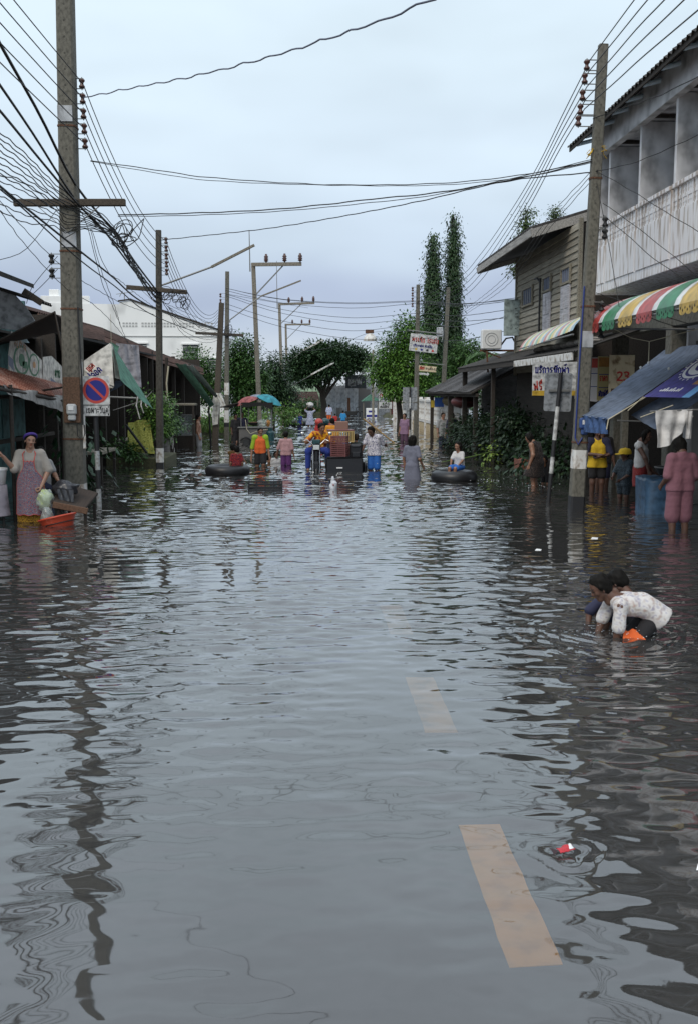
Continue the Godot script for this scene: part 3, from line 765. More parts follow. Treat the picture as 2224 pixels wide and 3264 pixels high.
func poles() -> void:
	var holes := []
	for k in 30: holes.append(1.2 + k * .27)
	var sp := []
	for k in 5: sp.append(V(-3.87 + .006 * k, 7.48 - .255 * k, -18.5))
	var p := utility_pole("tall concrete pole with electric meter beside the no-parking sign", V(-4.22, ROAD, -18.5), V(-4.1, 9.7, -18.5), .36, .28, {"bands": [[.1, .42, "white_paint"]], "rings": [.98 + .25, 3.56, 6.72, 4.57], "holes": holes, "spools": sp,
		"arms": [[V(-5.08, 5.4, -18.31), V(-3.13, 5.42, -18.31), "old_wood"]]})
	for y in [6.93, 4.78]:
		wp("metal_plate", B.new().bbox(V(-4.145, y, -18.33), V(.26, .27, .012), .004), M.tin, p)
	for y in [4.45, 4.2]: spool(p, V(-4.48, y, -18.4), -4.32, "black")
	wp("meter_board", B.new().bbox(V(-4.18, 1.95, -18.30), V(.3, .82, .03), .005), M.board, p)
	var mt := wp("electric_meter", B.new().bbox(V(-4.18, 1.78, -18.25), V(.18, .2, .09), .03).bbox(V(-4.18, 1.63, -18.26), V(.14, .1, .07), .02), M.meter_grey, p)
	wp("dial", B.new().bbox(V(-4.185, 1.80, -18.2), V(.10, .07, .012), .004), M.white_plastic, mt)
	wp("conduit", B.new().tube([V(-4.02, 3.6, -18.29), V(-3.99, 2.3, -18.29), V(-4.0, 1.5, -18.29)], .016).tube([V(-4.1, 1.53, -18.28), V(-4.09, 1.3, -18.27), V(-4.0, 1.22, -18.26), V(-3.96, 1.35, -18.27), V(-3.97, 1.5, -18.28)], .011), M.wire, p)
	wp("white_strip", B.new().bbox(V(-3.985, 1.38, -18.33), V(.05, .62, .01), .003).bbox(V(-4.0, 2.45, -18.33), V(.045, .45, .01), .003), M.white_paint, p)
	# right pole, near the shophouse
	holes = []
	for k in 26: holes.append(.7 + k * .27)
	sp = []
	for k in 5: sp.append(V(4.79 - .03 * k, [7.57, 7.35, 7.08, 6.85, 6.66][k], -17.4))
	p = utility_pole("leaning concrete pole with painted base in front of the shophouse", V(4.8, ROAD, -17.4), V(5.06, 7.9, -17.4), .25, .15, {"bands": [[-.3, .26, "black_paint"], [.75, 1.08, "white_paint"]], "rings": [1.2, 3.55, 5.7], "holes": holes, "spools": sp})
	for y in [4.98, 4.78]: spool(p, V(5.16, y, -17.32), 5.02, "black")
	for y in [3.55, 3.35, 3.1]: spool(p, V(5.14, y, -17.3), 5.0, "black")
	mt = wp("electric_meter", B.new().bbox(V(4.87, 1.55, -17.24), V(.17, .2, .09), .03).bbox(V(4.88, 1.4, -17.25), V(.12, .1, .07), .02), M.meter_blue, p)
	wp("dial", B.new().bbox(V(4.875, 1.57, -17.19), V(.09, .08, .012), .004), M.white_plastic, mt)
	wp("metal_plate", B.new().bbox(V(4.91, 3.0, -17.295), V(.19, .28, .012), .004), M.tin, p)
	wp("conduit", B.new().tube([V(4.82, 3.9, -17.28), V(4.77, 2.6, -17.28), V(4.73, 1.3, -17.28), V(4.78, 1.18, -17.26), V(4.85, 1.3, -17.26)], .014), M.blue_cable, p)
	# bunch of yellow ribbons tied where the wires cross the street
	var b := B.new()
	for k in 26:
		var a := rng.randf() * TAU
		var q := V(5.0 + cos(a) * .11, 6.17 + rng.randf_range(-.05, .06), -17.4 + sin(a) * .11)
		b.bar(q, q + V(cos(a) * .06, rng.randf_range(-.09, .03), sin(a) * .06), .02, .006)
	wp("garland", b, M.marigold, p)
	# second market-side pole
	sp = []
	for k in 5: sp.append(V(-3.76, 6.22 - .21 * k, -28.3))
	p = utility_pole("dark weathered pole with low crossarm and tube street light arm", V(-4.07, ROAD, -28.3), V(-3.96, 6.5, -28.3), .2, .145, {"mat": "pole_dark", "bands": [[-.3, .1, "black_paint"], [.12, .52, "white_paint"]], "spools": sp, "arms": [[V(-4.85, 4.95, -28.17), V(-3.2, 4.82, -28.17), "old_wood"]]})
	street_tube(p, V(-3.95, 5.0, -28.3), V(-2.53, 5.52, -28.3), V(-1.34, 6.12, -28.3))
	# poles behind the food cart
	p = utility_pole("thin pole with painted bands standing beside the food cart", V(-3.55, ROAD, -45.9), V(-3.4, 7.45, -45.9), .22, .17, {"bands": [[.7, 1.25, "white_paint"], [1.95, 2.5, "white_paint"], [.5, .68, "black_paint"]], "arms": [[V(-4.85, 4.72, -45.75), V(-2.7, 4.62, -45.75), "old_wood"]]})
	for k in 4: spool(p, V(-3.72, 6.4 - .25 * k, -45.9), -3.45)
	street_tube(p, V(-3.3, 5.3, -45.7), V(-1.9, 6.35, -45.7), V(-.1, 7.05, -45.7))
	utility_pole("leaning wooden pole wrapped in white cloth at the stall corner", V(-3.62, ROAD, -40.6), V(-3.25, 5.6, -40.6), .26, .2, {"mat": "old_wood"})
	# high-voltage poles
	var hv := [[V(-2.08, ROAD, -48), V(-2.34, 8.1, -48), V(-.07, 8.14, -47.8), 9.6, "tall high-voltage pole with three brown insulators behind the food cart"], [V(-1.54, ROAD, -74), V(-1.75, 8.5, -74), V(.81, 8.6, -73.8), 11.5, "second high-voltage pole with T-shaped top farther down the street"], [V(-1.6, ROAD, -100), V(-1.75, 8.75, -100), V(.69, 8.79, -99.8), 0.0, "farthest high-voltage pole with T-shaped top before the big tree"]]
	for h in hv:
		p = utility_pole(h[4], h[0], h[1], .23 if h[3] < 10 and h[3] > 0 else .28, .19, {"mat": "pole_pale"})
		wp("crossarm", B.new().bar(h[1] + V(0, -.1, .2), h[2] + V(0, -.1, 0), .14, .16), M.pole_pale, p)
		wp("brace", B.new().bar(h[1] + V(.1, -1.5, .2), h[1].lerp(h[2], .62) + V(0, -.15, .02), .06, .06), M.steel, p)
		for k in 3:
			var q: Vector3 = h[1].lerp(h[2], [.27, .65, .97][k]) + V(0, -.02, .1)
			wp("insulator", B.new().lathe([Vector2(.02, 0), Vector2(.05, .04), Vector2(.12, .08), Vector2(.07, .12), Vector2(.12, .17), Vector2(.07, .21), Vector2(.11, .27), Vector2(.06, .33), Vector2(.05, .4), Vector2(0, .41)], q, Basis(), 12), M.ceramic, p)
		if h[3] > 0: wp("lightning_rod", B.new().tube([h[1] + V(-.15, -.4, 0), V(h[1].x - .17, h[3], h[1].z)], .035, .02), M.steel, p)
	# shophouse-side poles farther away
	p = utility_pole("straight grey pole in front of the shop sign beside the tall trees", V(4.85, ROAD, -43.4), V(4.9, 6.65, -43.4), .22, .15, {"mat": "pole"})
	for k in 4: spool(p, V(4.65, 6.45 - .22 * k, -43.3), 4.85)
	p = utility_pole("leaning pole carrying the shop signs beside the white fence", V(5.95, ROAD, -43.5), V(6.22, 6.55, -43.5), .21, .15, {"mat": "pole", "bands": [[-.2, .3, "black_paint"], [.32, .75, "white_paint"]]})
	wp("transformer_box", B.new().bbox(V(5.85, 4.65, -43.4), V(.26, .4, .2), .02), M.tin, p)
	# round white lamp hanging over the street
	var lp0 := thing("hanging_lamp", "white bowl lamp hung on wires over the street", "lamp", V(3.94, 5.1, -60))
	wp("shade", B.new().lathe([Vector2(.05, .45), Vector2(.2, .4), Vector2(.36, .2), Vector2(.42, 0), Vector2(.38, 0), Vector2(.3, .2), Vector2(.04, .36)], V(3.94, 5.1, -60), Basis(), 18), M.white_paint, lp0)
	wp("holder", B.new().bbox(V(3.9, 5.65, -60), V(.5, .22, .16), .03).tube([V(3.94, 5.5, -60), V(3.94, 5.62, -60)], .06), M.rust, lp0)
	for s in [[V(.6, 3.5, -84), "far tube lamp glimpsed before the big spreading tree"], [V(-.2, 5.5, -86), "upper far tube lamp above the big spreading tree"]]:
		var lm := thing("tube_lamp", s[1], "lamp", s[0])
		wp("tube_housing", B.new().bar(s[0], s[0] + V(1.9, 1.0, 0), .16, .12), M.white_paint, lm)
		wp("lamp_arm", B.new().tube([V(-1.9, s[0].y - 1.4, -86), s[0] + V(.1, 0, 0)], .04), M.steel, lm)

func street_tube(p: Node3D, a: Vector3, m: Vector3, e: Vector3) -> void:
	var l := wp("lamp_arm", B.new().tube([a - V(0, .12, 0), a, a.lerp(m, .15), m, m.lerp(e, .3)], .026, -1, 8), M.steel, p)
	var b := B.new()
	b.bar(m.lerp(e, .0), e, .12, .06)
	wp("lamp_housing", b, M.pole_pale, l)

# ---------- lettering: Thai letters as pen strokes, Latin and figures as text meshes ----------
const THAI := {
	"เ": [.35, [[.12, 1, .12, .18, .2, .04, .3, .14, .2, .24]]],
	"ไ": [.4, [[.02, 1.35, .0, 1.2, .12, 1.18, .2, 1.3, .2, .15, .28, .03, .36, .14]]],
	"ฉ": [.7, [[.12, .62, .22, .7, .12, .78, .06, .66, .1, .95, .35, 1, .55, .85, .55, .05, .42, .14, .3, .03, .2, .1, .2, .45]]],
	"พ": [.85, [[.2, .88, .1, .85, .1, 1, .2, .98, .14, .05, .38, .7, .6, .05, .7, 1]]],
	"ฟ": [.85, [[.2, .88, .1, .85, .1, 1, .2, .98, .14, .05, .38, .7, .6, .05, .7, 1.4]]],
	"า": [.52, [[.04, .78, .2, 1, .38, .82, .38, 0]]],
	"ะ": [.45, [[.06, .85, .14, .7, .32, .85], [.06, .35, .14, .18, .32, .35]]],
	"ว": [.55, [[.05, .78, .22, 1, .42, .8, .42, .1, .32, 0, .25, .12, .4, .2]]],
	"น": [.78, [[.08, .9, .2, .98, .16, .84, .16, .15, .28, .0, .38, .14, .55, .1], [.55, 1, .55, .1, .64, 0, .7, .12, .56, .2]]],
	"ค": [.72, [[.12, 0, .06, .55, .28, 1, .55, .82, .56, 0], [.12, .25, .28, .55, .34, .4, .22, .36]]],
	"ด": [.72, [[.12, 0, .06, .55, .28, 1, .55, .82, .56, 0], [.14, .2, .3, .3, .2, .45]]],
	"บ": [.7, [[.06, .92, .18, 1, .16, .84, .16, 0, .55, 0, .55, 1]]],
	"ร": [.55, [[.14, .12, .24, .0, .34, .12, .38, .45, .1, .62, .14, .92, .44, .96]]],
	"ก": [.72, [[.14, 0, .14, .55, .04, .68, .3, 1, .56, .8, .56, 0]]],
	"ซ": [.78, [[.12, .62, .22, .7, .1, .84, .22, 1, .3, .82, .3, 0, .62, 0, .62, .75, .78, 1.05]]],
	"ผ": [.8, [[.2, .82, .1, .95, .12, .05, .36, .6, .62, .05, .62, 1]]],
	"ท": [.72, [[.06, .92, .18, 1, .16, 0, .18, .4, .42, 1, .56, .84, .56, 0]]],
	"ล": [.72, [[.1, 0, .04, .3, .2, .48, .44, .3, .5, .0], [.1, .75, .28, 1, .55, .8, .56, 0]]],
	"ส": [.74, [[.1, 0, .04, .3, .2, .48, .44, .3, .5, .0], [.1, .75, .28, 1, .55, .8, .56, 0], [.5, .9, .7, 1.1]]],
	"อ": [.65, [[.2, .5, .08, .62, .06, .2, .28, 0, .5, .2, .5, .8, .28, 1, .08, .88]]],
	"ย": [.7, [[.2, .95, .08, .85, .2, .6, .1, .4, .12, .1, .3, 0, .54, 0, .54, 1]]],
	"ู": [0, [[-.28, -.1, -.2, -.1, -.22, -.38, -.08, -.4, -.06, -.1]]],
	"่": [0, [[-.12, 1.15, -.12, 1.42]]],
	"ั": [0, [[-.5, 1.12, -.55, 1.26, -.42, 1.3, -.4, 1.12, -.1, 1.4]]],
	"ิ": [0, [[-.5, 1.12, -.36, 1.36, -.1, 1.12, -.5, 1.12]]],
	"ี": [0, [[-.5, 1.12, -.36, 1.36, -.1, 1.12, -.5, 1.12], [-.1, 1.12, -.1, 1.5]]],
	"้": [0, [[-.4, 1.42, -.3, 1.55, -.3, 1.4, -.08, 1.62]]],
	"ป": [.7, [[.06, .92, .18, 1, .16, .84, .16, 0, .55, 0, .55, 1.4]]],
	"ธ": [.62, [[.1, .8, .1, 0, .5, 0, .5, .5, .1, .62, .16, .95, .52, 1]]],
	"ง": [.55, [[.16, .98, .3, .95, .24, .86, .28, .1, .04, .35]]],
	"ต": [.74, [[.12, 0, .06, .55, .2, 1, .32, .86, .44, 1, .56, .82, .56, 0], [.14, .2, .3, .3]]],
	"ม": [.74, [[.06, .92, .18, 1, .16, .84, .16, .1, .06, .0, .18, .02, .55, .12, .55, 1]]],
	"แ": [.6, [[.12, 1, .12, .18, .2, .04, .28, .14], [.38, 1, .38, .18, .46, .04, .54, .14]]],
	"ุ": [0, [[-.24, -.1, -.14, -.14, -.14, -.4]]], "์": [0, [[-.35, 1.2, -.25, 1.3, -.3, 1.4, -.1, 1.5]]],
	" ": [.4, []], "-": [.4, [[.05, .5, .32, .5]]]}

func thai(s: String, x: Transform3D, h: float, pen: float, b: B = null, wide := 1.0, depth := .003) -> B:
	if b == null: b = B.new()
	var at := 0.0
	for ch in s:
		var gl: Array = THAI.get(ch, [.5, []])
		for st in gl[1]:
			for k in range(0, st.size() - 2, 2):
				var p := Vector2((at + st[k]) * wide, st[k + 1]) * h
				var q := Vector2((at + st[k + 2]) * wide, st[k + 3]) * h
				var d := (q - p).normalized() * pen * .5
				var e := Vector2(-d.y, d.x)
				p -= d * .7; q += d * .7
				b.prism([p - e, q - e, q + e, p + e], 0, depth, x)
		at += gl[0] + (.1 if gl[0] > 0 else 0.0)
	return b

func thai_width(s: String) -> float:
	var at := 0.0
	for ch in s:
		var gl: Array = THAI.get(ch, [.5, []])
		at += gl[0] + (.1 if gl[0] > 0 else 0.0)
	return at

func latin(s: String, parent: Node3D, x: Transform3D, h: float, m: Material, bold := false, serif := false) -> void:
	var f := SystemFont.new()
	f.font_names = ["Droid Serif" if serif else "Droid Sans"]
	f.font_weight = 700 if bold else 400
	var t := TextMesh.new()
	t.font = f; t.text = s; t.font_size = 48; t.pixel_size = h / 34.0; t.depth = .004
	var o := mesh_part("lettering", t, m, parent)
	o.transform = x

func ring(b: B, r0: float, r1: float, z0: float, z1: float, x: Transform3D, a0 := 0.0, a1 := TAU, n := 32, sx := 1.0) -> B:
	for k in n:
		var a := lerpf(a0, a1, float(k) / n)
		var c := lerpf(a0, a1, float(k + 1) / n)
		b.prism([Vector2(cos(a) * r0 * sx, sin(a) * r0), Vector2(cos(a) * r1 * sx, sin(a) * r1), Vector2(cos(c) * r1 * sx, sin(c) * r1), Vector2(cos(c) * r0 * sx, sin(c) * r0)], z0, z1, x)
	return b

func disc(r: float, n := 32) -> Array:
	var o := []
	for k in n: o.append(Vector2(cos(TAU * k / n), sin(TAU * k / n)) * r)
	return o

func rect(x0: float, y0: float, x1: float, y1: float, r := 0.0) -> Array:
	if r <= 0: return [Vector2(x0, y0), Vector2(x1, y0), Vector2(x1, y1), Vector2(x0, y1)]
	var o := []
	for c in [[x1 - r, y0 + r, -PI / 2], [x1 - r, y1 - r, 0.0], [x0 + r, y1 - r, PI / 2], [x0 + r, y0 + r, PI]]:
		for k in 5: o.append(Vector2(c[0], c[1]) + Vector2.from_angle(c[2] + PI / 2 * k / 4.0) * r)
	return o

# corrugated sheet between four corners: a-b is the eave, d-c the top
func corrugated(a: Vector3, b: Vector3, c: Vector3, d: Vector3, waves_n: int, amp: float, sag := 0.0) -> B:
	var up := (b - a).cross(d - a).normalized()
	var rows := []
	for r in 5:
		var v := r / 4.0
		var row := []
		for k in waves_n * 4 + 1:
			var u := k / (waves_n * 4.0)
			row.append(a.lerp(b, u).lerp(d.lerp(c, u), v) + up * (amp * sin(k * PI / 2) - sag * sin(PI * v)))
		rows.append(row)
	return B.new().sheet(rows, .004)

func cloth(a: Vector3, b: Vector3, c: Vector3, d: Vector3, nu: int, nv: int, sag: float, fold: float, freq := 9.0, th := .003) -> B:
	var up := (b - a).cross(d - a).normalized()
	var rows := []
	for r in nv + 1:
		var v := float(r) / nv
		var row := []
		for k in nu + 1:
			var u := float(k) / nu
			var s := sag * 16.0 * u * (1 - u) * v * (1 - v)
			row.append(a.lerp(b, u).lerp(d.lerp(c, u), v) + V(0, -s, 0) + up * fold * (sin(u * freq + v * 3.0) * (.4 + v) + .5 * sin(u * freq * 2.3 + v * 5.0)))
		rows.append(row)
	return B.new().sheet(rows, th)

func shophouse() -> void:
	var h := thing("shophouse", "two-storey white shophouse with open balconies and stained parapet", "building", V(9, ROAD, -15.5))
	var z0 := -7.5
	var z1 := -22.2
	wp("wall", B.new().box(V(8.4, 5.9, (z0 + z1) / 2), V(.2, 3.6, z0 - z1)).box(V(11, 4, z1 + .1), V(5, 9, .2)).box(V(11, 4, z0), V(5, 9, .2)).box(V(9.2, 1.6, (z0 + z1) / 2), V(.2, 4, z0 - z1 - .1)), M.white_wall, h)
	wp("balcony_slab", B.new().bbox(V(7.36, 4.32, (z0 + z1) / 2), V(1.9, .2, z0 - z1), .01), M.white_wall_stained, h)
	wp("ceiling", B.new().box(V(7.4, 7.26, (z0 + z1) / 2), V(1.9, .08, z0 - z1)).box(V(7.9, 3.86, (z0 + z1) / 2), V(2.4, .1, z0 - z1)), M.white_wall, h)
	wp("roof_beam", B.new().bbox(V(6.42, 7.42, (z0 + z1) / 2), V(.16, .6, z0 - z1), .008), M.white_wall, h)
	wp("wall", B.new().box(V(8.4, 7.8, (z0 + z1) / 2), V(.2, 1.0, z0 - z1)), M.white_wall, h)
	var zs := [-22.1, -21.42, -19.47, -17.6, -15.7, -13.8, -11.9, -10.0]
	for k in zs.size():
		var z: float = zs[k]
		wp("partition", B.new().bbox(V(7.37, 5.8, z), V(1.86, 2.8, .1), .006), M.white_wall, h)
		if k > 0:
			wp("beam", B.new().box(V(7.4, 7.18, z + .5), V(1.8, .06, .08)), M.dark_wood, h)
			wp("vent", B.new().bbox(V(8.285, 6.75, z + .9), V(.03, .12, .42), .005), M.black, h)
	for k in zs.size() - 1:
		var za: float = zs[k] + .05
		var zb: float = zs[k + 1] - .05
		var pb := wp("parapet", B.new().box(V(6.43, 5.4, (za + zb) / 2), V(.03, .42, zb - za)).bbox(V(6.44, 4.8, (za + zb) / 2), V(.1, .78, zb - za), .006).bbox(V(6.44, 5.62, (za + zb) / 2), V(.14, .08, zb - za), .01), M.white_wall_stained, h)
		# pierced breeze blocks along the top of the parapet
		var n := maxi(1, int((zb - za) / .22))
		for r in 2:
			for q in n:
				var zc := za + (q + .5) * (zb - za) / n
				var s := (zb - za) / n
				var bb := B.new()
				var y := 5.29 + r * .2
				bb.box(V(6.44, y - .085, zc), V(.07, .03, s - .004)).box(V(6.44, y + .085, zc), V(.07, .03, s - .004)).box(V(6.44, y, zc - s / 2 + .015), V(.07, .14, .026)).box(V(6.44, y, zc + s / 2 - .015), V(.07, .14, .026))
				bb.box(V(6.435, y, zc), V(.05, .03, s - .06))
				wp("breeze_block", bb, M.white_wall_stained, pb)
	var rf := wp("roof", corrugated(V(5.92, 7.52, -6.5), V(5.92, 7.52, -22.9), V(10.5, 10.2, -22.9), V(10.5, 10.2, -6.5), 82, .03), M.roof_dark, h)
	wp("eave_board", B.new().bbox(V(5.97, 7.49, -14.7), V(.03, .12, 16.4), .004), M.dark_wood, rf)
	for z in [-8.5, -9.6, -10.8, -12.0, -13.1, -14.2, -15.25, -16.28, -17.27, -18.2, -19.15, -20.0, -20.9, -21.8, -22.5]:
		wp("pipe_end", B.new().tube([V(6.4, 7.6, z), V(6.02, 7.5, z)], .045, -1, 10), M.pale_pipe, h)
	# ground floor: piers and a dark shop behind
	for z in [-21.9, -18.6, -14.6, -10.6]: wp("pier", B.new().bbox(V(6.95, 1.7, z), V(.3, 4.1, .3), .02), M.pole, h)
	wp("floor", B.new().box(V(7.2, WALK + .004, -15), V(4, .02, 14.4)), M.concrete, h)
	wp("lintel", B.new().bbox(V(6.95, 3.55, -14.8), V(.28, .5, 14.3), .01), M.pole, h)
	for z in [-20.2, -12.5]: wp("shutter", B.new().box(V(8.6, 1.5, z), V(.06, 3.4, 3.1)), M.shop_dark, h)

func big_awning() -> void:
	var a := thing("striped_awning", "glossy red, green, yellow and white striped awning with scalloped edge", "awning", V(5.4, 3, -14.5))
	var cols := ["aw_red", "aw_white", "aw_green", "aw_white", "aw_yellow", "aw_white"]
	var z := -17.62
	var k := 0
	while z < -9.5:
		var w: float = .21 if k % 2 else .66
		var rows := []
		for r in 9:
			var u := r / 8.0
			var ang := lerpf(1.35, .12, u)
			var p := V(6.1 - 1.12 * sin(u * 1.45), 3.78 - .02 - .52 * (1 - cos(u * 1.55)), 0)
			var row := []
			for q in 4: row.append(V(p.x, p.y, z + w * q / 3.0))
			rows.append(row)
		var st := wp("stripe", B.new().sheet(rows, .004), M[cols[k % 6]], a)
		# scalloped flap with punched diamonds
		if k % 2 == 0:
			var e: Vector3 = rows[8][0]
			var poly := []
			var n := 3
			for q in n:
				for j in 7:
					var t := PI * j / 6.0
					poly.append(Vector2((q + .5) * w / n - cos(t) * w / n / 2, -.1 - sin(t) * .05))
			poly.append(Vector2(w, 0)); poly.append(Vector2(0, 0))
			var clean := []
			for q in poly:
				if clean.is_empty() or clean[-1].distance_to(q) > .002: clean.append(q)
			wp("valance", B.new().prism(clean, 0, .004, Transform3D(Basis(Vector3.UP, -PI / 2), V(e.x, e.y, z))), M[cols[k % 6]], st)
			for q in 8:
				var ctr := Vector2((q + .5) * w / 8, -.055 - .03 * (q % 2))
				wp("punched_hole", B.new().prism([ctr + Vector2(.016, 0), ctr + Vector2(0, .022), ctr - Vector2(.016, 0), ctr - Vector2(0, .022)], -.002, .007, Transform3D(Basis(Vector3.UP, -PI / 2), V(e.x, e.y, z))), M.black, st)
		z += w
		k += 1
	wp("frame", B.new().tube([V(5.02, 3.2, -17.6), V(5.02, 3.2, -9.4)], .02).tube([V(5.02, 3.2, -17.6), V(6.9, 3.2, -17.6)], .02).tube([V(5.02, 3.2, -13.5), V(6.9, 3.2, -13.5)], .02), M.steel, a)

func wood_house() -> void:
	var h := thing("wooden_house", "old two-storey wooden house with grey clapboards beside the shophouse", "building", V(8.5, ROAD, -27.8))
	wp("wall", B.new().box(V(9.0, 2.8, -27.7), V(4.7, 6.6, 7.0)), M.dark_wood, h)
	var mats := [M.plank_a, M.plank_b, M.plank_c]
	for k in 21:
		var y := 2.75 + k * .165
		var tilt := rng.randf_range(-.006, .006)
		wp("plank", B.new().bar(V(6.60, y - tilt, -31.15), V(6.60, y + tilt, -24.1), .024, .178, V(.2, 1, 0)), mats[rng.randi() % 3], h)
	for k in 21:
		var y := 2.75 + k * .165
		wp("plank", B.new().bar(V(6.62, y, -31.22), V(9.3, y, -31.22), .17, .025, Vector3.BACK), mats[rng.randi() % 3], h)
	for z in [-31.2, -24.05]: wp("corner_post", B.new().bbox(V(6.59, 4.4, z), V(.1, 3.6, .1), .01), M.plank_c, h)
	for w in [[-30.2, -28.9, 4.62, 5.12], [-27.6, -26.75, 4.8, 5.18], [-25.65, -24.8, 4.8, 5.18]]:
		var zc: float = (w[0] + w[1]) / 2
		var win := wp("window", B.new().box(V(6.58, (w[2] + w[3]) / 2, zc), V(.03, w[3] - w[2], w[1] - w[0])), M.shop_dark, h)
		var fr := B.new()
		for e in [w[0], w[1]]: fr.bbox(V(6.55, (w[2] + w[3]) / 2, e), V(.06, w[3] - w[2] + .1, .06), .006)
		for e in [w[2], w[3]]: fr.bbox(V(6.55, e, zc), V(.064, .06, w[1] - w[0] + .05), .006)
		wp("frame", fr, M.plank_c, win)
		for q in 4: wp("window_bar", B.new().box(V(6.55, (w[2] + w[3]) / 2, lerpf(w[0], w[1], (q + 1) / 5.0)), V(.025, w[3] - w[2], .03)), M.blue_grey, win)
	for d in [[-27.55, -26.75], [-25.65, -24.8]]:
		var zc: float = (d[0] + d[1]) / 2
		var dr := wp("shutter", B.new().bbox(V(6.56, 4.1, zc), V(.05, 1.3, d[1] - d[0]), .01), M.pale_door, h)
		for q in 4: wp("panel", B.new().bbox(V(6.53, 3.65 + (q / 2) * .62 + .15, lerpf(d[0], d[1], .27 + .46 * (q % 2))), V(.02, .5, .3), .008), M.pale_door, dr)
	wp("shutter", B.new().bbox(V(6.36, 4.35, -30.75), V(.5, 1.1, .05), .01), M.mint_paint, h, "pale mint shutter swung open")
	# roof
	var rf := wp("roof", B.new().prism([Vector2(5.62, 6.02), Vector2(5.62, 6.12), Vector2(9.0, 7.15), Vector2(12.4, 6.12), Vector2(12.4, 6.02), Vector2(9.0, 7.03)], -32.7, -25.0, Transform3D()), M.roof_dark, h)
	wp("fascia", B.new().bbox(V(5.62, 6.0, -28.85), V(.04, .2, 7.75), .006).bar(V(5.6, 5.97, -24.98), V(9.0, 7.0, -24.98), .035, .2, Vector3.UP).bar(V(5.6, 5.97, -32.72), V(9.0, 7.0, -32.72), .035, .2, Vector3.UP), M.fascia_grey, rf)
	for k in 30: wp("tile_row", B.new().bar(V(5.6, 6.14, -32.6 + k * .255), V(9.0, 7.17, -32.6 + k * .255), .12, .04), M.roof_tile, rf)
	wp("drain_pipe", B.new().tube([V(6.5, 5.2, -27.75), V(6.5, 5.0, -27.75), V(6.5, 3.4, -27.75)], .03).tube([V(6.5, 5.25, -28.4), V(6.45, 5.22, -27.9), V(6.5, 5.1, -27.75)], .03), M.black, h)
	# air conditioner on its bracket
	var ac := thing("air_conditioner", "white air conditioner unit on an iron bracket beside the mint shutter", "air conditioner", V(5.9, 3.4, -31.3))
	wp("casing", B.new().bbox(V(5.85, 3.72, -31.4), V(.62, .6, .3), .025), M.white_plastic, ac)
	wp("fan_grille", B.new().torus(V(5.83, 3.72, -31.245), .2, .012, Basis(Vector3.RIGHT, PI / 2)).torus(V(5.83, 3.72, -31.245), .12, .01, Basis(Vector3.RIGHT, PI / 2)), M.meter_grey, ac)
	wp("bracket", B.new().bar(V(5.5, 3.38, -31.4), V(6.6, 3.38, -31.4), .06, .06).bar(V(5.6, 3.36, -31.4), V(6.6, 3.0, -31.4), .04, .04).bar(V(5.75, 2.7, -31.3), V(5.7, 3.36, -31.3), .05, .05), M.rust, ac)
	wp("hose", B.new().tube([V(6.15, 3.55, -31.3), V(6.3, 3.75, -31.3), V(6.5, 3.78, -31.3), V(6.6, 3.6, -31.3)], .03), M.black, ac)
	# pastel awning
	var aw := thing("pastel_awning", "faded pastel striped curved awning on the wooden house", "awning", V(6, 3.2, -23.2))
	var pal := [Color(.5, .22, .2), Color(.62, .6, .5), Color(.25, .42, .34), Color(.6, .5, .2), Color(.62, .6, .5), Color(.3, .42, .5)]
	var n := 0
	for k in 24:
		var za := -25.95 + k * .217
		var rows := []
		for r in 8:
			var u := r / 7.0
			var row := []
			for q in 3:
				var uu := (za + 25.95 + q * .108) / 5.2
				row.append(V(6.55 - 1.0 * sin(u * 1.45) + .012 * absf(q - 1), 3.72 + .1 * uu - (.58 - .12 * uu) * (1 - cos(u * 1.57)), za + q * .108))
			rows.append(row)
		var b := B.new()
		b.col = pal[k % 6]
		wp("slat", b.sheet(rows, .004), M.pastel, aw)
	wp("frame", B.new().tube([V(5.58, 3.2, -25.95), V(5.58, 3.28, -20.75)], .02), M.steel, aw)
	# ground-floor canopy roof with sandbags
	var cp := thing("canopy_roof", "low dark lean-to roof with white gutter board below the pastel awning", "roof", V(6.2, 2.9, -26))
	wp("sheet_roof", corrugated(V(5.5, 2.92, -20.2), V(5.5, 2.92, -36), V(7.0, 3.42, -36), V(7.0, 3.42, -20.2), 90, .02), M.roof_dark, cp)
	wp("gutter_board", B.new().bbox(V(5.52, 2.82, -23.4), V(.05, .16, 5.7), .008), M.white_paint, cp)
	wp("eave_board", B.new().bbox(V(5.55, 2.84, -31.2), V(.05, .14, 9.6), .008), M.dark_wood, cp)
	wp("post", B.new().bbox(V(5.75, 1.3, -35.8), V(.16, 3.2, .16), .01).bbox(V(5.75, 1.3, -30.4), V(.12, 3.2, .12), .01), M.dark_wood, cp)
	for k in 8:
		var p := V(6.0 + rng.randf() * .1, 3.16, -25.7 + k * .68)
		one("sandbag", B.new().ball(p, V(.2, .085, .32), Basis(Vector3.UP, rng.randf_range(-.3, .3)), 12, 7), M.sack, "white sandbag on the lean-to roof, %s from the air conditioner end" % ["first", "second", "third", "fourth", "fifth", "sixth", "seventh", "eighth"][k], "sandbag", p, "sandbags on the lean-to roof")

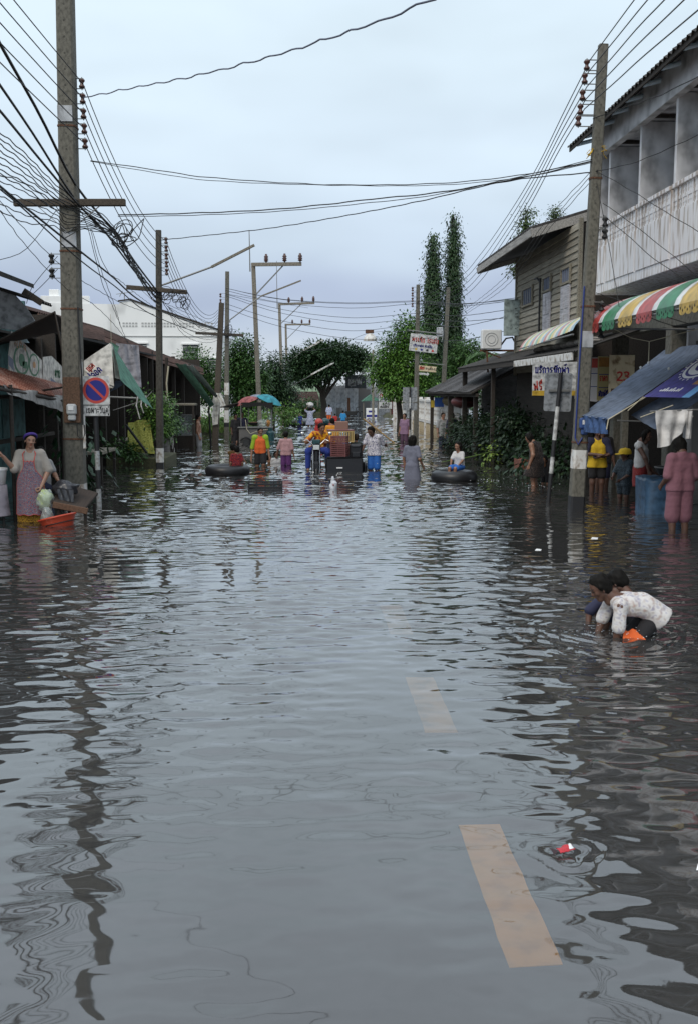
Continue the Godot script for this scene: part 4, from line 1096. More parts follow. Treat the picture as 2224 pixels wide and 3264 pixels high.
func lower_house() -> void:
	var h := thing("porch_house", "low grey house with arched window behind dark bushes", "building", V(8, ROAD, -34))
	var mats := [M.grey_plank, M.grey_plank_b]
	wp("wall", B.new().box(V(9.6, 1.2, -32.5), V(5.0, 3.6, 15)), M.shop_dark, h)
	for k in 19:
		var y := -.1 + k * .165
		for s in [[-39.5, -32.45], [-31.15, -24.2]]:
			if y > 2.35 and s[0] == -39.5: wp("plank", B.new().bar(V(7.08, y, -39.5), V(7.08, y, -24.2), .025, .168, V(-.1, 1, 0)), mats[k % 2], h)
			elif y <= 2.35: wp("plank", B.new().bar(V(7.08, y, s[0]), V(7.08, y, s[1]), .025, .168, V(-.1, 1, 0)), mats[k % 2], h)
	var w := wp("window", B.new().box(V(7.11, 1.3, -31.8), V(.03, 2.2, 1.3)), M.shop_dark, h)
	var fr := B.new()
	var pts := [V(7.02, .3, -32.4)]
	for k in 11:
		var a := PI - PI * k / 10.0
		pts.append(V(7.02, 1.72 + .58 * sin(a), -31.8 + .58 * cos(a)))
	pts.append(V(7.02, .3, -31.2))
	fr.tube(pts, .06, -1, 6)
	wp("frame", fr, M.white_paint, w)
	for k in 4: wp("window_bar", B.new().tube([V(7.04, .4, -32.15 + k * .23), V(7.04, 1.35, -32.15 + k * .23), V(7.04, 1.5, -32.05 + k * .2)], .022), M.white_paint, w)
	# porch roof farther on, ribbed tiles
	var pr := thing("porch_roof", "sagging dark tiled porch roof beyond the lean-to", "roof", V(6.2, 2.1, -38))
	wp("roof_deck", B.new().prism([Vector2(5.35, 2.02), Vector2(5.35, 2.07), Vector2(7.1, 2.98), Vector2(7.1, 2.9)], -44.3, -32.0, Transform3D()), M.dark_wood, pr)
	for k in 48: wp("tile_row", B.new().bar(V(5.33, 2.09 + .02 * sin(k * .4), -44.2 + k * .253), V(7.1, 3.0 + .02 * sin(k * .7), -44.2 + k * .253), .19, .035), [M.roof_tile, M.roof_tile_b][k % 2], pr)
	wp("post", B.new().bbox(V(5.6, .9, -43.8), V(.14, 2.5, .14), .01).bbox(V(5.6, .9, -38.2), V(.2, 2.5, .2), .01).bbox(V(5.6, .9, -32.6), V(.14, 2.5, .14), .01), M.dark_wood, pr)
	wp("beam", B.new().bbox(V(5.55, 1.98, -38.1), V(.1, .12, 12.2), .01), M.dark_wood, pr)
	# things under the porch
	for s in [[V(5.5, 1.72, -43.4), "goods_yellow", "yellow flag cloth hanging at the porch corner", .3], [V(5.55, 1.85, -42.6), "goods_blue", "blue cloth hung under the porch eave", .4]]:
		one("hanging_cloth", cloth(s[0] + V(0, -s[3], 0), s[0] + V(.4, -s[3], 0), s[0] + V(.4, 0, 0), s[0], 8, 6, 0, .012), M[s[1]], s[2], "cloth", s[0])
	one("hammock", B.new().ball(V(5.85, 1.72, -40.5), V(.16, .2, 1.5), Basis(), 14, 10), M.hammock, "rolled dark yellow hammock slung under the porch eave", "hammock", V(5.85, 1.72, -40.5))
	one("red_lantern", B.new().ball(V(5.9, 1.72, -36.8), V(.5, .24, .7), Basis(), 16, 10), M.goods_red_dark, "round dark red lantern under the porch roof", "lantern", V(5.9, 1.72, -36.8))
	# brick planter edge and pots
	one("brick_planter", B.new().bbox(V(6.3, .02, -27.2), V(.9, .5, .9), .02), M.red_brick, "low red brick planter box by the bushes", "planter", V(6.3, -.25, -27.2))
	one("notice_board", B.new().bbox(V(6.3, .95, -31.2), V(.5, .75, .04), .01), M.white_paint, "small white board standing among the dark bushes", "board", V(6.3, .6, -31.2))

func fence() -> void:
	var f := thing("concrete_fence", "white concrete baluster fence with brown stained base", "fence", V(6.05, ROAD, -51))
	var base := B.new().bbox(V(6.05, .1, -50.8), V(.12, .95, 26.4), .01)
	wp("base_wall", base, M.stained_base, f)
	wp("rail", B.new().bbox(V(6.05, .66, -50.8), V(.18, .16, 26.4), .01), M.white_paint, f)
	wp("rail", B.new().bbox(V(6.05, 1.66, -50.8), V(.18, .12, 26.4), .01), M.white_paint, f)
	for k in 10: wp("post", B.new().bbox(V(6.05, .72, -37.6 - k * 2.93), V(.26, 2.2, .26), .015), M.white_paint, f)
	for k in 80:
		if k % 9 == 0: continue
		wp("baluster", B.new().bbox(V(6.05, 1.17, -37.6 - k * .3256), V(.09, .88, .1), .01), M.white_paint, f)
	for k in 80: wp("base_rib", B.new().box(V(5.985, .1, -37.6 - k * .3256), V(.02, .9, .07)), M.cream_paint, f)
	one("gate_pillar", B.new().bbox(V(6.05, .85, -65.2), V(.5, 2.5, .5), .02).bbox(V(6.05, 2.15, -65.2), V(.6, .12, .6), .02), M.white_paint, "thick white gate pillar at the far end of the fence", "pillar", V(6.05, ROAD, -65.2))

func banded_post(p: Node3D, a: Vector3, t: Vector3, r: float, n: int, cols: Array) -> void:
	for k in n:
		wp("post_section", B.new().tube([a.lerp(t, float(k) / n), a.lerp(t, float(k + 1) / n)], r, -1, 12), M[cols[k % cols.size()]], p)

func road_signs() -> void:
	# the no-parking sign
	var s := thing("no_parking_sign", "no-parking sign with blue disc, red ring and Thai plate", "sign", V(-3.79, ROAD, -18.45))
	banded_post(s, V(-3.78, ROAD, -18.47), V(-3.8, 1.72, -18.47), .045, 6, ["black_paint", "sign_grey", "black_paint", "sign_grey", "black_paint", "black_paint"])
	var x := Transform3D(Basis(), V(-3.765, 2.12, -18.40))
	var pl := wp("plate", B.new().prism(rect(-.245, -.26, .245, .26, .03), -.006, 0, x), M.sign_white, s)
	wp("red_ring", ring(B.new(), .185, .235, 0, .003, x, 0, TAU, 48), M.sign_red, pl)
	wp("blue_disc", B.new().prism(disc(.186, 48), 0, .003, x), M.sign_blue, pl)
	wp("red_bar", B.new().prism([Vector2(-.155, .125), Vector2(-.125, .155), Vector2(.155, -.125), Vector2(.125, -.155)], .003, .006, x), M.sign_red, pl)
	x.origin.y = 1.755
	pl = wp("plate", B.new().prism(rect(-.24, -.1, .24, .1, .03), -.006, 0, x), M.sign_white, s)
	wp("border", B.new().prism(rect(-.24, -.1, .24, -.094), 0, .002, x).prism(rect(-.24, .094, .24, .1), 0, .002, x).prism(rect(-.24, -.09, -.234, .09), 0, .002, x).prism(rect(.234, -.09, .24, .09), 0, .002, x), M.black_paint, pl)
	x.origin += V(-.19, -.045, 0)
	wp("lettering", thai("เฉพาะวันคู่", x, .088, .013, null, .82), M.black_paint, pl)
	# the back of a sign by the leaning pole
	s = thing("road_sign", "grey back of a square road sign on a leaning striped post", "sign", V(4.6, ROAD, -18.6))
	var a := V(4.58, ROAD, -18.6)
	var t := V(4.79, 2.45, -18.6)
	banded_post(s, a, t, .04, 9, ["sign_grey", "black_paint", "black_paint", "sign_white", "black_paint", "sign_white", "sign_white", "black_paint", "black_paint"])
	wp("plate", B.new().prism(rect(-.27, -.36, .25, .36, .04), -.006, 0, Transform3D(Basis(Vector3.BACK, -.03), V(4.77, 2.09, -18.66))), M.sign_back, s)
	wp("bracket", B.new().bbox(V(4.77, 2.12, -18.63), V(.4, .05, .03), .005), M.steel, s)
	# same kind farther off in front of the fence
	s = thing("road_sign", "small far road sign turned away in front of the white fence", "sign", V(4.35, ROAD, -41.6))
	banded_post(s, V(4.4, ROAD, -41.6), V(4.4, 2.3, -41.6), .035, 6, ["black_paint", "sign_grey", "black_paint", "black_paint", "sign_white", "black_paint"])
	wp("plate", B.new().prism(rect(-.3, -.3, .3, .3, .03), -.006, 0, Transform3D(Basis(), V(4.4, 1.98, -41.67))).prism(rect(-.3, -.66, .3, -.34, .03), -.006, 0, Transform3D(Basis(), V(4.4, 1.98, -41.67))), M.sign_back, s)

func right_signs() -> void:
	# laundry sign
	var s := thing("laundry_sign", "white shop board with blue Thai lettering and yellow foot", "sign", V(4.95, 1.95, -20.2))
	var x := Transform3D(Basis(), V(4.62, 2.02, -20.2))
	wp("board", B.new().prism(rect(0, 0, .95, .68), -.02, 0, x), M.sign_white, s)
	wp("yellow_foot", B.new().prism(rect(0, 0, .95, .1), 0, .003, x), M.aw_yellow, s)
	wp("lettering", thai("บริการซักผ้า", Transform3D(x.basis, x.origin + V(.05, .46, .001)), .105, .026, null, 1.0), M.sign_blue, s)
	wp("lettering", thai("ฟรี", Transform3D(Basis(Vector3.BACK, .15), x.origin + V(.04, .1, .004)), .13, .024, null, .9), M.sign_red, s)
	wp("lettering", thai("อบ", Transform3D(x.basis, x.origin + V(.28, .27, .001)), .09, .022), M.aw_orange, s)
	# big shop board by the leaning pole
	s = thing("shop_sign", "white hanging shop board with red and blue Thai lettering", "sign", V(5.2, 4.0, -43.2))
	x = Transform3D(Basis(Vector3.BACK, -.11), V(4.5, 3.86, -43.2))
	wp("board", B.new().prism(rect(0, 0, 1.2, .74), -.03, 0, x), M.sign_white, s)
	wp("lettering", thai("พรเทิก ไรเส่ย", x * Transform3D(Basis(), V(.08, .4, .001)), .17, .035, null, .92), M.sign_red, s)
	wp("lettering", thai("บริการซ่อม พิมพ์ดีด", x * Transform3D(Basis(), V(.16, .2, .001)), .08, .02, null, .95), M.sign_blue, s)
	for k in 4: wp("dot", B.new().prism(disc(.05, 14), 0, .003, x * Transform3D(Basis(), V(.3 + k * .24, .09, .001))), [M.aw_yellow, M.sign_blue, M.black_paint, M.sign_red][k], s)
	wp("hanger", B.new().tube([V(4.5, 4.72, -43.3), V(5.95, 4.56, -43.3)], .03).tube([V(5.95, 4.3, -43.3), V(6.02, 4.75, -43.4)], .025), M.steel, s)
	s = thing("phone_sign", "cream board with red lettering and dark telephone figures", "sign", V(5.3, 3.0, -43.2))
	x = Transform3D(Basis(Vector3.BACK, -.09), V(4.92, 2.99, -43.15))
	wp("board", B.new().prism(rect(0, 0, .75, .24), -.02, 0, x), M.cream_paint, s)
	wp("hanger", B.new().tube([V(4.95, 3.36, -43.2), V(6.05, 3.24, -43.3)], .02), M.steel, s)
	wp("lettering", thai("บริการ", x * Transform3D(Basis(), V(.03, .08, .001)), .1, .022, null, .6), M.sign_red, s)
	latin("91-80-52", s, Transform3D(Basis(), -s.position) * x * Transform3D(Basis(), V(.53, .12, .004)), .09, M.black_paint, true)
	one("arrow_sign", B.new().prism([Vector2(0, .03), Vector2(.36, .03), Vector2(.36, -.02), Vector2(.46, .08), Vector2(.36, .17), Vector2(.36, .12), Vector2(0, .12)], -.01, 0, Transform3D(Basis(Vector3.BACK, -.08), V(4.92, 2.8, -43.15))), M.sign_white, "small white arrow board pointing toward the leaning pole", "sign", V(4.92, 2.8, -43.15))
	# posters under the big awning
	for q in [[V(5.85, 1.9, -21.5), .57, .93, -.2, "poster_a", "hanging shop poster with red Thai heading", "sign_red"], [V(6.28, 1.88, -21.3), .39, .97, .5, "poster_b", "hanging yellow and white shop poster with folded corner", "aw_orange"]]:
		s = thing("poster", q[5], "poster", q[0])
		x = Transform3D(Basis(Vector3.UP, q[3]), q[0])
		wp("paper", B.new().prism([Vector2(0, .04), Vector2(q[1] * .8, -.02), Vector2(q[1], .05), Vector2(q[1], q[2]), Vector2(0, q[2])], -.004, 0, x), M[q[4]], s)
		wp("heading", B.new().prism(rect(.03, q[2] - .22, q[1] - .03, q[2] - .02), 0, .002, x), M[q[6]], s)
		wp("lettering", thai("ราคา", x * Transform3D(Basis(), V(.06, .45, .001)), .1, .022, null, .9), M.sign_red, s)
		wp("lettering", thai("พิมพ์ดี", x * Transform3D(Basis(), V(.04, .12, .001)), .09, .022, null, .85), M.sign_blue, s)
		for yy in [.3, .58]: wp("frame_line", B.new().prism(rect(.04, yy, q[1] - .06, yy + .015), 0, .002, x), M.sign_blue, s)
	s = thing("calendar", "yellowed wall calendar with red numerals in the dark shop front", "calendar", V(6.75, 2.0, -21.2))
	wp("sheet", B.new().bbox(V(6.77, 2.45, -21.2), V(.55, .85, .01), .003), M.cream_paint, s)
	latin("23", s, Transform3D(Basis(), V(.05, .42, .02)), .2, M.sign_red, true)
	wp("band", B.new().bbox(V(6.77, 2.12, -21.19), V(.45, .09, .008), .002), M.board, s)

func tarps() -> void:
	var t := thing("blue_tarp", "long faded blue tarpaulin awning sloping to the leaning pole", "tarpaulin", V(5.8, 1.7, -17))
	wp("canvas", cloth(V(4.84, 1.68, -17.35), V(4.84, 1.66, -15.75), V(6.95, 2.95, -16.4), V(6.95, 2.9, -19.2), 22, 16, .10, .006, 13.0), M.tarp_blue, t)
	wp("flap", cloth(V(4.86, 1.4, -17.3), V(4.86, 1.42, -15.9), V(4.85, 1.68, -15.8), V(4.85, 1.69, -17.35), 26, 5, 0, .03, 24.0), M.tarp_blue_b, t)
	wp("rope", B.new().tube([V(4.84, 1.66, -15.75), V(6.95, 2.9, -15.9)], .01).tube([V(4.84, 1.66, -15.75), V(4.8, 1.5, -15.7)], .009), M.rope, t)
	wp("prop", B.new().tube([V(5.0, 1.64, -15.8), V(6.0, 1.6, -16.2)], .014), M.steel, t)
	one("thin_pillar", B.new().bbox(V(6.9, .7, -21.3), V(.14, 1.95, .14), .01), M.pole, "thin grey pillar under the blue tarpaulin", "pillar", V(6.9, WALK, -21.3))
	one("blue_flap", cloth(V(5.35, 1.72, -16.2), V(5.55, 1.5, -15.6), V(6.6, 2.2, -15.7), V(6.5, 2.3, -16.6), 10, 8, .06, .01), M.tarp_blue, "small blue tarpaulin flap hanging under the banner", "tarpaulin", V(5.5, 1.5, -15.9))
	# the printed banner, stretched as a second awning
	var bn := thing("printed_banner", "purple and orange printed banner with a white ring emblem", "banner", V(5.9, 2.0, -15.3))
	var o := V(5.28, 2.02, -15.42)
	var ux := (V(6.95, 3.12, -15.75) - o).normalized()
	var uy0 := (V(5.32, 1.93, -14.55) - o)
	var uz := uy0.cross(ux).normalized() * -1.0
	var uy := uz.cross(ux) * -1.0
	if uz.y < 0: uz = -uz
	uy = uz.cross(ux)
	var x := Transform3D(Basis(ux, uy, uz), o)
	var wdt := 1.25
	var sgn := signf(uy.dot(uy0))
	var rr := func(x0, y0, x1, y1): return rect(x0, y0 * sgn, x1, y1 * sgn)
	wp("canvas", B.new().prism(rr.call(0, 0, 2.05, wdt), -.004, 0, x), M.banner_purple, bn)
	wp("print_patch", B.new().prism(rr.call(.35, wdt * .68, 2.05, wdt), 0, .002, x), M.aw_orange, bn)
	wp("print_patch", B.new().prism(rr.call(0, wdt * .84, .36, wdt), 0, .002, x), M.sky_blue, bn)
	var e := Transform3D(x.basis, x * V(.95, wdt * .4 * sgn, 0))
	wp("emblem", ring(ring(B.new(), .38, .43, 0, .003, e, 0, TAU, 40), .22, .33, 0, .003, e, PI * .35, PI * 1.65, 24), M.white_plastic, bn)
	for k in 26: wp("emblem_mark", B.new().prism(rect(-.012, .45, .012, .49), 0, .003, e * Transform3D(Basis(Vector3.BACK, TAU * k / 26), Vector3.ZERO)), M.white_plastic, bn)
	wp("lettering", thai("ทย", Transform3D(x.basis * Basis(Vector3.BACK, -.4), e * V(-.08, -.12, 0)), .24, .035), M.white_plastic, bn)
	for k in 9: wp("small_print", B.new().prism(rr.call(.16, wdt * (.18 + k * .05), .2 + .03 * (k % 3), wdt * (.21 + k * .05)), 0, .003, x), M.white_plastic, bn)
	wp("rope", B.new().tube([o + uy0 * 1.3, V(5.0, 1.72, -14.7)], .008).tube([o, V(5.1, 1.8, -15.6)], .008), M.rope, bn)
	# towel on the rail
	var cl := thing("white_towel", "white towel draped over a rail below the printed banner", "towel", V(5.1, 1.5, -13.5))
	wp("rail", B.new().tube([V(4.72, 1.83, -13.5), V(6.6, 1.9, -13.5)], .012), M.steel, cl)
	var rows := []
	for r in 15:
		var v := r / 14.0
		var row := []
		for k in 25:
			var u := k / 24.0
			var drop := (.5 - .4 * pow(u, 1.6)) * v
			if u > .86: drop += .0
			row.append(V(4.79 + .51 * u + .03 * v * (1 - u), 1.84 + .02 * u - drop - .05 * sin(PI * u) * v, -13.475 + .035 * sin(u * 17 + v * 2.5) * (.3 + v) + .02 * sin(u * 7 - v * 6)))
		rows.append(row)
	wp("cloth", B.new().sheet(rows, .006), M.towel, cl)
	rows = []
	for r in 8:
		var v := r / 7.0
		var row := []
		for k in 7:
			var u := k / 6.0
			row.append(V(5.2 + .08 * u, 1.84 - .38 * v, -13.43 + .015 * sin(u * 9 + v * 3)))
		rows.append(row)
	wp("cloth_end", B.new().sheet(rows, .005), M.towel, cl)
	# covered crate
	var bx := thing("covered_table", "box-shaped stand covered with a wrinkled blue plastic sheet", "table", V(6.2, WALK, -17.1))
	rows = []
	for r in 12:
		var v := r / 11.0
		var row := []
		for k in 41:
			var a := TAU * k / 40.0
			var q := Vector2(cos(a), sin(a))
			var s := 1.0 / maxf(absf(q.x), absf(q.y))
			q *= minf(s, 1.25)
			var fo := 1.0 + .03 * sin(k * 2.1) * v + .02 * sin(k * 5.3 + v * 4)
			row.append(V(6.2 + q.x * .34 * fo, .62 - .66 * v + .015 * sin(k * 1.7), -17.1 + q.y * .36 * fo))
		rows.append(row)
	var top := []
	for k in 41: top.append(V(6.2, .63, -17.1))
	rows.push_front(top)
	wp("plastic_cover", B.new().sheet(rows), M.plastic_blue, bx)
	wp("leg", B.new().bbox(V(5.95, -.1, -16.85), V(.06, .4, .06), .005).bbox(V(6.45, -.1, -16.85), V(.06, .4, .06), .005).bbox(V(5.95, -.1, -17.35), V(.06, .4, .06), .005).bbox(V(6.45, -.1, -17.35), V(.06, .4, .06), .005), M.dark_wood, bx)
	var pn := thing("steel_basin", "dark basin on the blue covered stand", "basin", V(6.32, .63, -17.1))
	wp("bowl", B.new().lathe([Vector2(0, .0), Vector2(.12, .0), Vector2(.2, .14), Vector2(.215, .14), Vector2(.13, -.0)], V(6.32, .65, -17.1), Basis(), 18), M.black, pn)
	wp("rim", B.new().torus(V(6.32, .79, -17.1), .207, .012), M.steel, pn)
	# string of bulbs under the awning
	var st := thing("bulb_string", "thin wire with little bulbs strung under the striped awning", "string lights", V(5.6, 3.0, -17))
	wp("wire", B.new().tube([V(5.1, 3.25, -17.0), V(5.5, 3.0, -16.8), V(5.75, 2.93, -16.6), V(6.3, 3.1, -15.8), V(6.9, 3.3, -15)], .006).tube([V(5.75, 2.93, -16.6), V(5.75, 2.6, -16.6)], .008), M.rope, st)
	for q in [V(5.62, 2.5, -16.6), V(6.1, 2.48, -16.6), V(5.75, 2.58, -16.6)]: wp("bulb", B.new().ball(q, V(.022, .026, .022)), M.white_plastic, st)

func near_stall() -> void:
	var h := thing("market_house", "ramshackle teal market house with grey sheet gable at the street corner", "building", V(-7, ROAD, -19))
	wp("wall", B.new().box(V(-6.6, 1.6, -18.5), V(.12, 3.8, 11)).box(V(-8.5, 2.0, -24.0), V(4, 4.4, .12)).box(V(-8.5, 2, -13), V(4, 4.4, .12)), M.teal_wall, h)
	for z in [-14.2, -16.0, -17.6, -19.4, -21.2, -23]: wp("post", B.new().bbox(V(-5.95, 1.5, z), V(.13, 3.6, .13), .01), M.dark_wood, h)
	for y in [1.15, 2.0]: wp("rail", B.new().bbox(V(-5.75, y, -18.6), V(.08, .08, 9.2), .008), M.dark_wood, h)
	for s in [[-17.6, -19.4], [-19.4, -21.2]]:
		wp("panel", B.new().bbox(V(-5.8, 1.58, (s[0] + s[1]) / 2), V(.03, .75, 1.55), .004), M.teal_wall, h)
	# grey sheet-metal gable
	var pl := [Vector2(-7.4, 4.35), Vector2(-5.75, 4.0), Vector2(-5.5, 3.95), Vector2(-5.28, 3.7), Vector2(-5.05, 3.32), Vector2(-5.4, 3.26), Vector2(-7.4, 3.42)]
	wp("gable_sheet", B.new().prism(pl, -19.62, -19.56, Transform3D()), M.grey_sheet, h)
	wp("roof", B.new().prism([Vector2(-7.6, 4.95), Vector2(-5.2, 4.08), Vector2(-5.2, 4.16), Vector2(-7.6, 5.05)], -19.9, -16.2, Transform3D()), M.roof_dark, h)
	wp("roof", corrugated(V(-4.86, 3.76, -19.2), V(-4.86, 3.76, -19.9), V(-6.2, 4.18, -19.9), V(-6.2, 4.18, -19.2), 4, .03), M.roof_dark, h)
	wp("eave_board", B.new().bar(V(-5.2, 3.96, -19.15), V(-4.87, 3.74, -19.15), .05, .12), M.dark_wood, h)
	wp("ceiling", B.new().box(V(-6.8, 3.3, -19), V(1.6, .05, 9.5)), M.dark_wood, h)
	# rusty corrugated awning
	var a := thing("rusty_awning", "rusty corrugated iron awning over the near stall", "awning", V(-5.2, 2.2, -19))
	var e0 := V(-4.72, 2.26, -14.6)
	var e1 := V(-4.72, 1.94, -20.4)
	var t0 := V(-5.75, 2.74, -15.8)
	var t1 := V(-5.75, 2.28, -24.4)
	for k in 5:
		var u := k / 5.0
		var w := (k + 1.03) / 5.0
		wp("iron_sheet", corrugated(e0.lerp(e1, w) + V(0, .006 * (k % 2), 0), e0.lerp(e1, u) + V(0, .006 * (k % 2), 0), t0.lerp(t1, u), t0.lerp(t1, w), 14, .014), [M.rust_sheet, M.rust_sheet_b, M.rust_sheet][k % 3], a)
	wp("frame", B.new().tube([e0 - V(0, .05, 0), e1 - V(0, .05, 0)], .03).tube([e0 + V(0, -.05, -1.8), V(-4.72, WALK, -16.4)], .035).tube([e1 - V(0, .05, -.6), V(-4.74, WALK, -19.8)], .035), M.dark_wood, a)
	one("canvas_flap", cloth(V(-4.68, 1.62, -20.6), V(-4.68, 2.05, -16.3), V(-4.74, 2.2, -15.9), V(-4.76, 1.98, -20.5), 26, 6, -.06, .03, 14.0), M.canvas_grey, "torn grey canvas flap hanging below the rusty awning", "canvas", V(-4.7, 1.9, -18))
	# dark pole frame propping a black sheet
	var fr := thing("pole_frame", "dark bamboo frame holding a black sheet above the painted banner", "frame", V(-5, 2.8, -19))
	wp("poles", B.new().tube([V(-6.1, 2.8, -19), V(-4.6, 3.56, -19), V(-4.38, 2.2, -19)], .03).tube([V(-4.38, 2.2, -19), V(-5.9, 1.95, -19)], .022), M.dark_wood, fr)
	wp("black_sheet", cloth(V(-5.9, 3.2, -21.5), V(-4.75, 3.4, -21.5), V(-4.62, 3.54, -19), V(-6.1, 2.85, -19), 8, 6, .05, .01), M.black_cloth, fr)
	# painted banner
	var b := thing("painted_banner", "torn white banner with green and white round lettering behind the rusty awning", "banner", V(-5.7, 2.4, -22))
	var x := Transform3D(Basis(V(0, 0, -1), V(0, 1, 0), V(1, 0, 0)), V(-5.69, 0, -19.7))
	wp("canvas", B.new().prism([Vector2(0, 2.45), Vector2(.02, 2.8), Vector2(.3, 3.28), Vector2(2.5, 2.78), Vector2(2.5, 2.25)], -.006, 0, x), M.banner_white, b)
	wp("canvas", B.new().prism([Vector2(2.55, 2.2), Vector2(2.6, 2.85), Vector2(3.37, 2.9), Vector2(4.57, 2.63), Vector2(4.57, 2.1)], -.006, 0, x), M.banner_white, b)
	wp("blue_patch", B.new().prism([Vector2(.01, 2.62), Vector2(.02, 2.8), Vector2(.35, 2.72), Vector2(.35, 2.5)], 0, .002, x).prism([Vector2(3.2, 2.2), Vector2(3.2, 2.42), Vector2(4.0, 2.25)], 0, .002, x), M.blue_grey, b)
	var gx := Transform3D(x.basis, x * V(.92, 2.73, .002))
	wp("letter_outline", B.new().prism(_squash(disc(.3, 28), 1.9), 0, .002, gx).prism(_squash(disc(.24, 28), 1.7), 0, .002, Transform3D(x.basis, x * V(1.85, 2.66, .001))), M.sign_green, b)
	wp("letter", B.new().prism(_squash(disc(.25, 28), 1.85), .002, .004, gx).prism(_squash(disc(.2, 28), 1.6), .002, .004, Transform3D(x.basis, x * V(1.85, 2.66, .001))), M.banner_white, b)
	wp("letter", B.new().prism(_squash(disc(.13, 24), 1.7), .004, .006, gx).prism(rect(.05, -.16, .4, -.02), .004, .006, gx), M.sign_green, b)
	wp("letter", B.new().prism(_squash(disc(.07, 20), 1.6), .004, .006, Transform3D(x.basis, x * V(1.85, 2.66, .001))), M.aw_orange, b)
	wp("lettering", thai("ลดล", Transform3D(x.basis * Basis(Vector3.BACK, -.13), x * V(.45, 3.0, .002)), .14, .045, null, 2.6), M.aw_orange, b)
	wp("lettering", thai("ลาย", Transform3D(x.basis, x * V(3.6, 2.44, .002)), .14, .05, null, 1.6), M.sign_green, b)
	one("blue_sheet", B.new().prism([Vector2(1.0, 3.1), Vector2(1.05, 3.45), Vector2(1.9, 3.12)], -.1, -.09, x), M.sky_pale, "torn pale blue plastic corner above the painted banner", "plastic sheet", V(-5.8, 3.1, -21))

func _squash(p: Array, sx: float) -> Array:
	var o := []
	for q in p: o.append(Vector2(q.x * sx, q.y))
	return o

func market_hall() -> void:
	var h := thing("market_hall", "long dark market hall with drooping brown tin roof and plank fascia", "building", V(-7, ROAD, -34))
	var e := [V(-6.2, 3.94, -23.9), V(-6.15, 4.02, -31.3), V(-5.65, 3.62, -38.5), V(-5.2, 3.36, -45.4), V(-4.75, 3.2, -47.6)]
	for k in 4:
		var n := int(e[k].distance_to(e[k + 1]) / .2)
		wp("roof_sheet", corrugated(e[k + 1], e[k], V(-10.5, e[k].y + 1.25, e[k].z), V(-10.5, e[k + 1].y + 1.25, e[k + 1].z), n, .022), [M.roof_brown, M.roof_dark][k % 2], h)
	for r in 2:
		for k in 4:
			wp("fascia_plank", B.new().bar(e[k] + V(.03 + .02 * r, -.13 - .2 * r, 0), e[k + 1] + V(.03 + .02 * r, -.1 - .17 * r, 0), .03, .19 - .04 * k * r), [M.plank_brown, M.plank_brown_b][(r + k) % 2], h)
	for k in 9:
		var z := -24.2 - k * 2.75
		wp("post", B.new().bbox(V(-6.0 + .06 * k, 1.6, z), V(.15, 4.0, .15), .01), M.dark_wood, h)
	wp("back_wall", B.new().box(V(-9.6, 2, -35.5), V(.1, 5, 24)).box(V(-7.6, 1.7, -23.5), V(3.8, 4.3, .1)).box(V(-7.2, 1.6, -47.8), V(4.6, 4, .1)), M.dark_wood, h)
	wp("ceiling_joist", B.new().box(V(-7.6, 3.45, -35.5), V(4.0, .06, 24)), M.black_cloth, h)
	for z in [-30.5, -36.5]: wp("partition", B.new().box(V(-7.5, 1.4, z), V(3.8, 3.8, .08)), M.dark_wood, h)
	# stall counters, glass cabinet and stock in the shade
	for s in [[V(-5.6, .55, -26.4), V(1.0, .08, 2.0), "low wooden stall counter behind the no-parking sign"], [V(-4.75, 1.62, -38.2), V(1.35, .08, .9), "raised plank shelf under the green tarpaulin"], [V(-5.6, .5, -33.5), V(1.1, .08, 2.2), "dark stall counter in the middle of the market hall"]]:
		var t := thing("stall_counter", s[2], "counter", V(s[0].x, WALK, s[0].z))
		wp("table_top", B.new().bbox(s[0], s[1], .01), M.plank_c, t)
		for q in 4: wp("leg", B.new().bbox(V(s[0].x + s[1].x * .45 * (q % 2 * 2 - 1), (s[0].y + WALK) / 2, s[0].z + s[1].z * .45 * (q / 2 * 2 - 1)), V(.07, s[0].y - WALK, .07), .006), M.dark_wood, t)
	var c := thing("glass_cabinet", "glass-fronted food cabinet standing in the shade of the far stall", "cabinet", V(-4.6, WALK, -38.9))
	wp("frame", _crate_frame(V(-4.62, .82, -38.9), V(.75, .8, .5), .04), M.steel, c)
	for k in 3: wp("pane", B.new().box(V(-4.62 + [0, -.36, .36][k], .82, -38.9 + [.24, 0, 0][k]), V([.66, .006, .006][k], .72, [.006, .42, .42][k])), M.glass, c)
	wp("base", B.new().bbox(V(-4.62, .08, -38.9), V(.72, .66, .48), .01), M.dark_wood, c)
	for k in 6:
		var q := V(-4.85 + .1 * k, .55 + .26 * (k % 2), -38.9)
		one("food_bowl", B.new().lathe([Vector2(0, 0), Vector2(.03, 0), Vector2(.07, .06), Vector2(.065, .06), Vector2(0, .015)], q, Basis(), 12), [M.white_plastic, M.goods_red, M.mint_paint][k % 3], "small bowl inside the glass food cabinet", "bowl", q, "bowls in the glass cabinet")
	for s in [[V(-5.5, .1, -34.6), .3, M.goods_blue, "blue plastic drum behind the planter"], [V(-5.2, .05, -37.2), .22, M.goods_red_dark, "dark red bucket on the stall floor"]]:
		one("drum", B.new().lathe([Vector2(0, -.3), Vector2(s[1], -.3), Vector2(s[1] * 1.05, 0), Vector2(s[1], .32), Vector2(s[1] * .9, .34), Vector2(0, .34)], s[0], Basis(), 16), s[2], s[3], "drum", V(s[0].x, WALK, s[0].z))

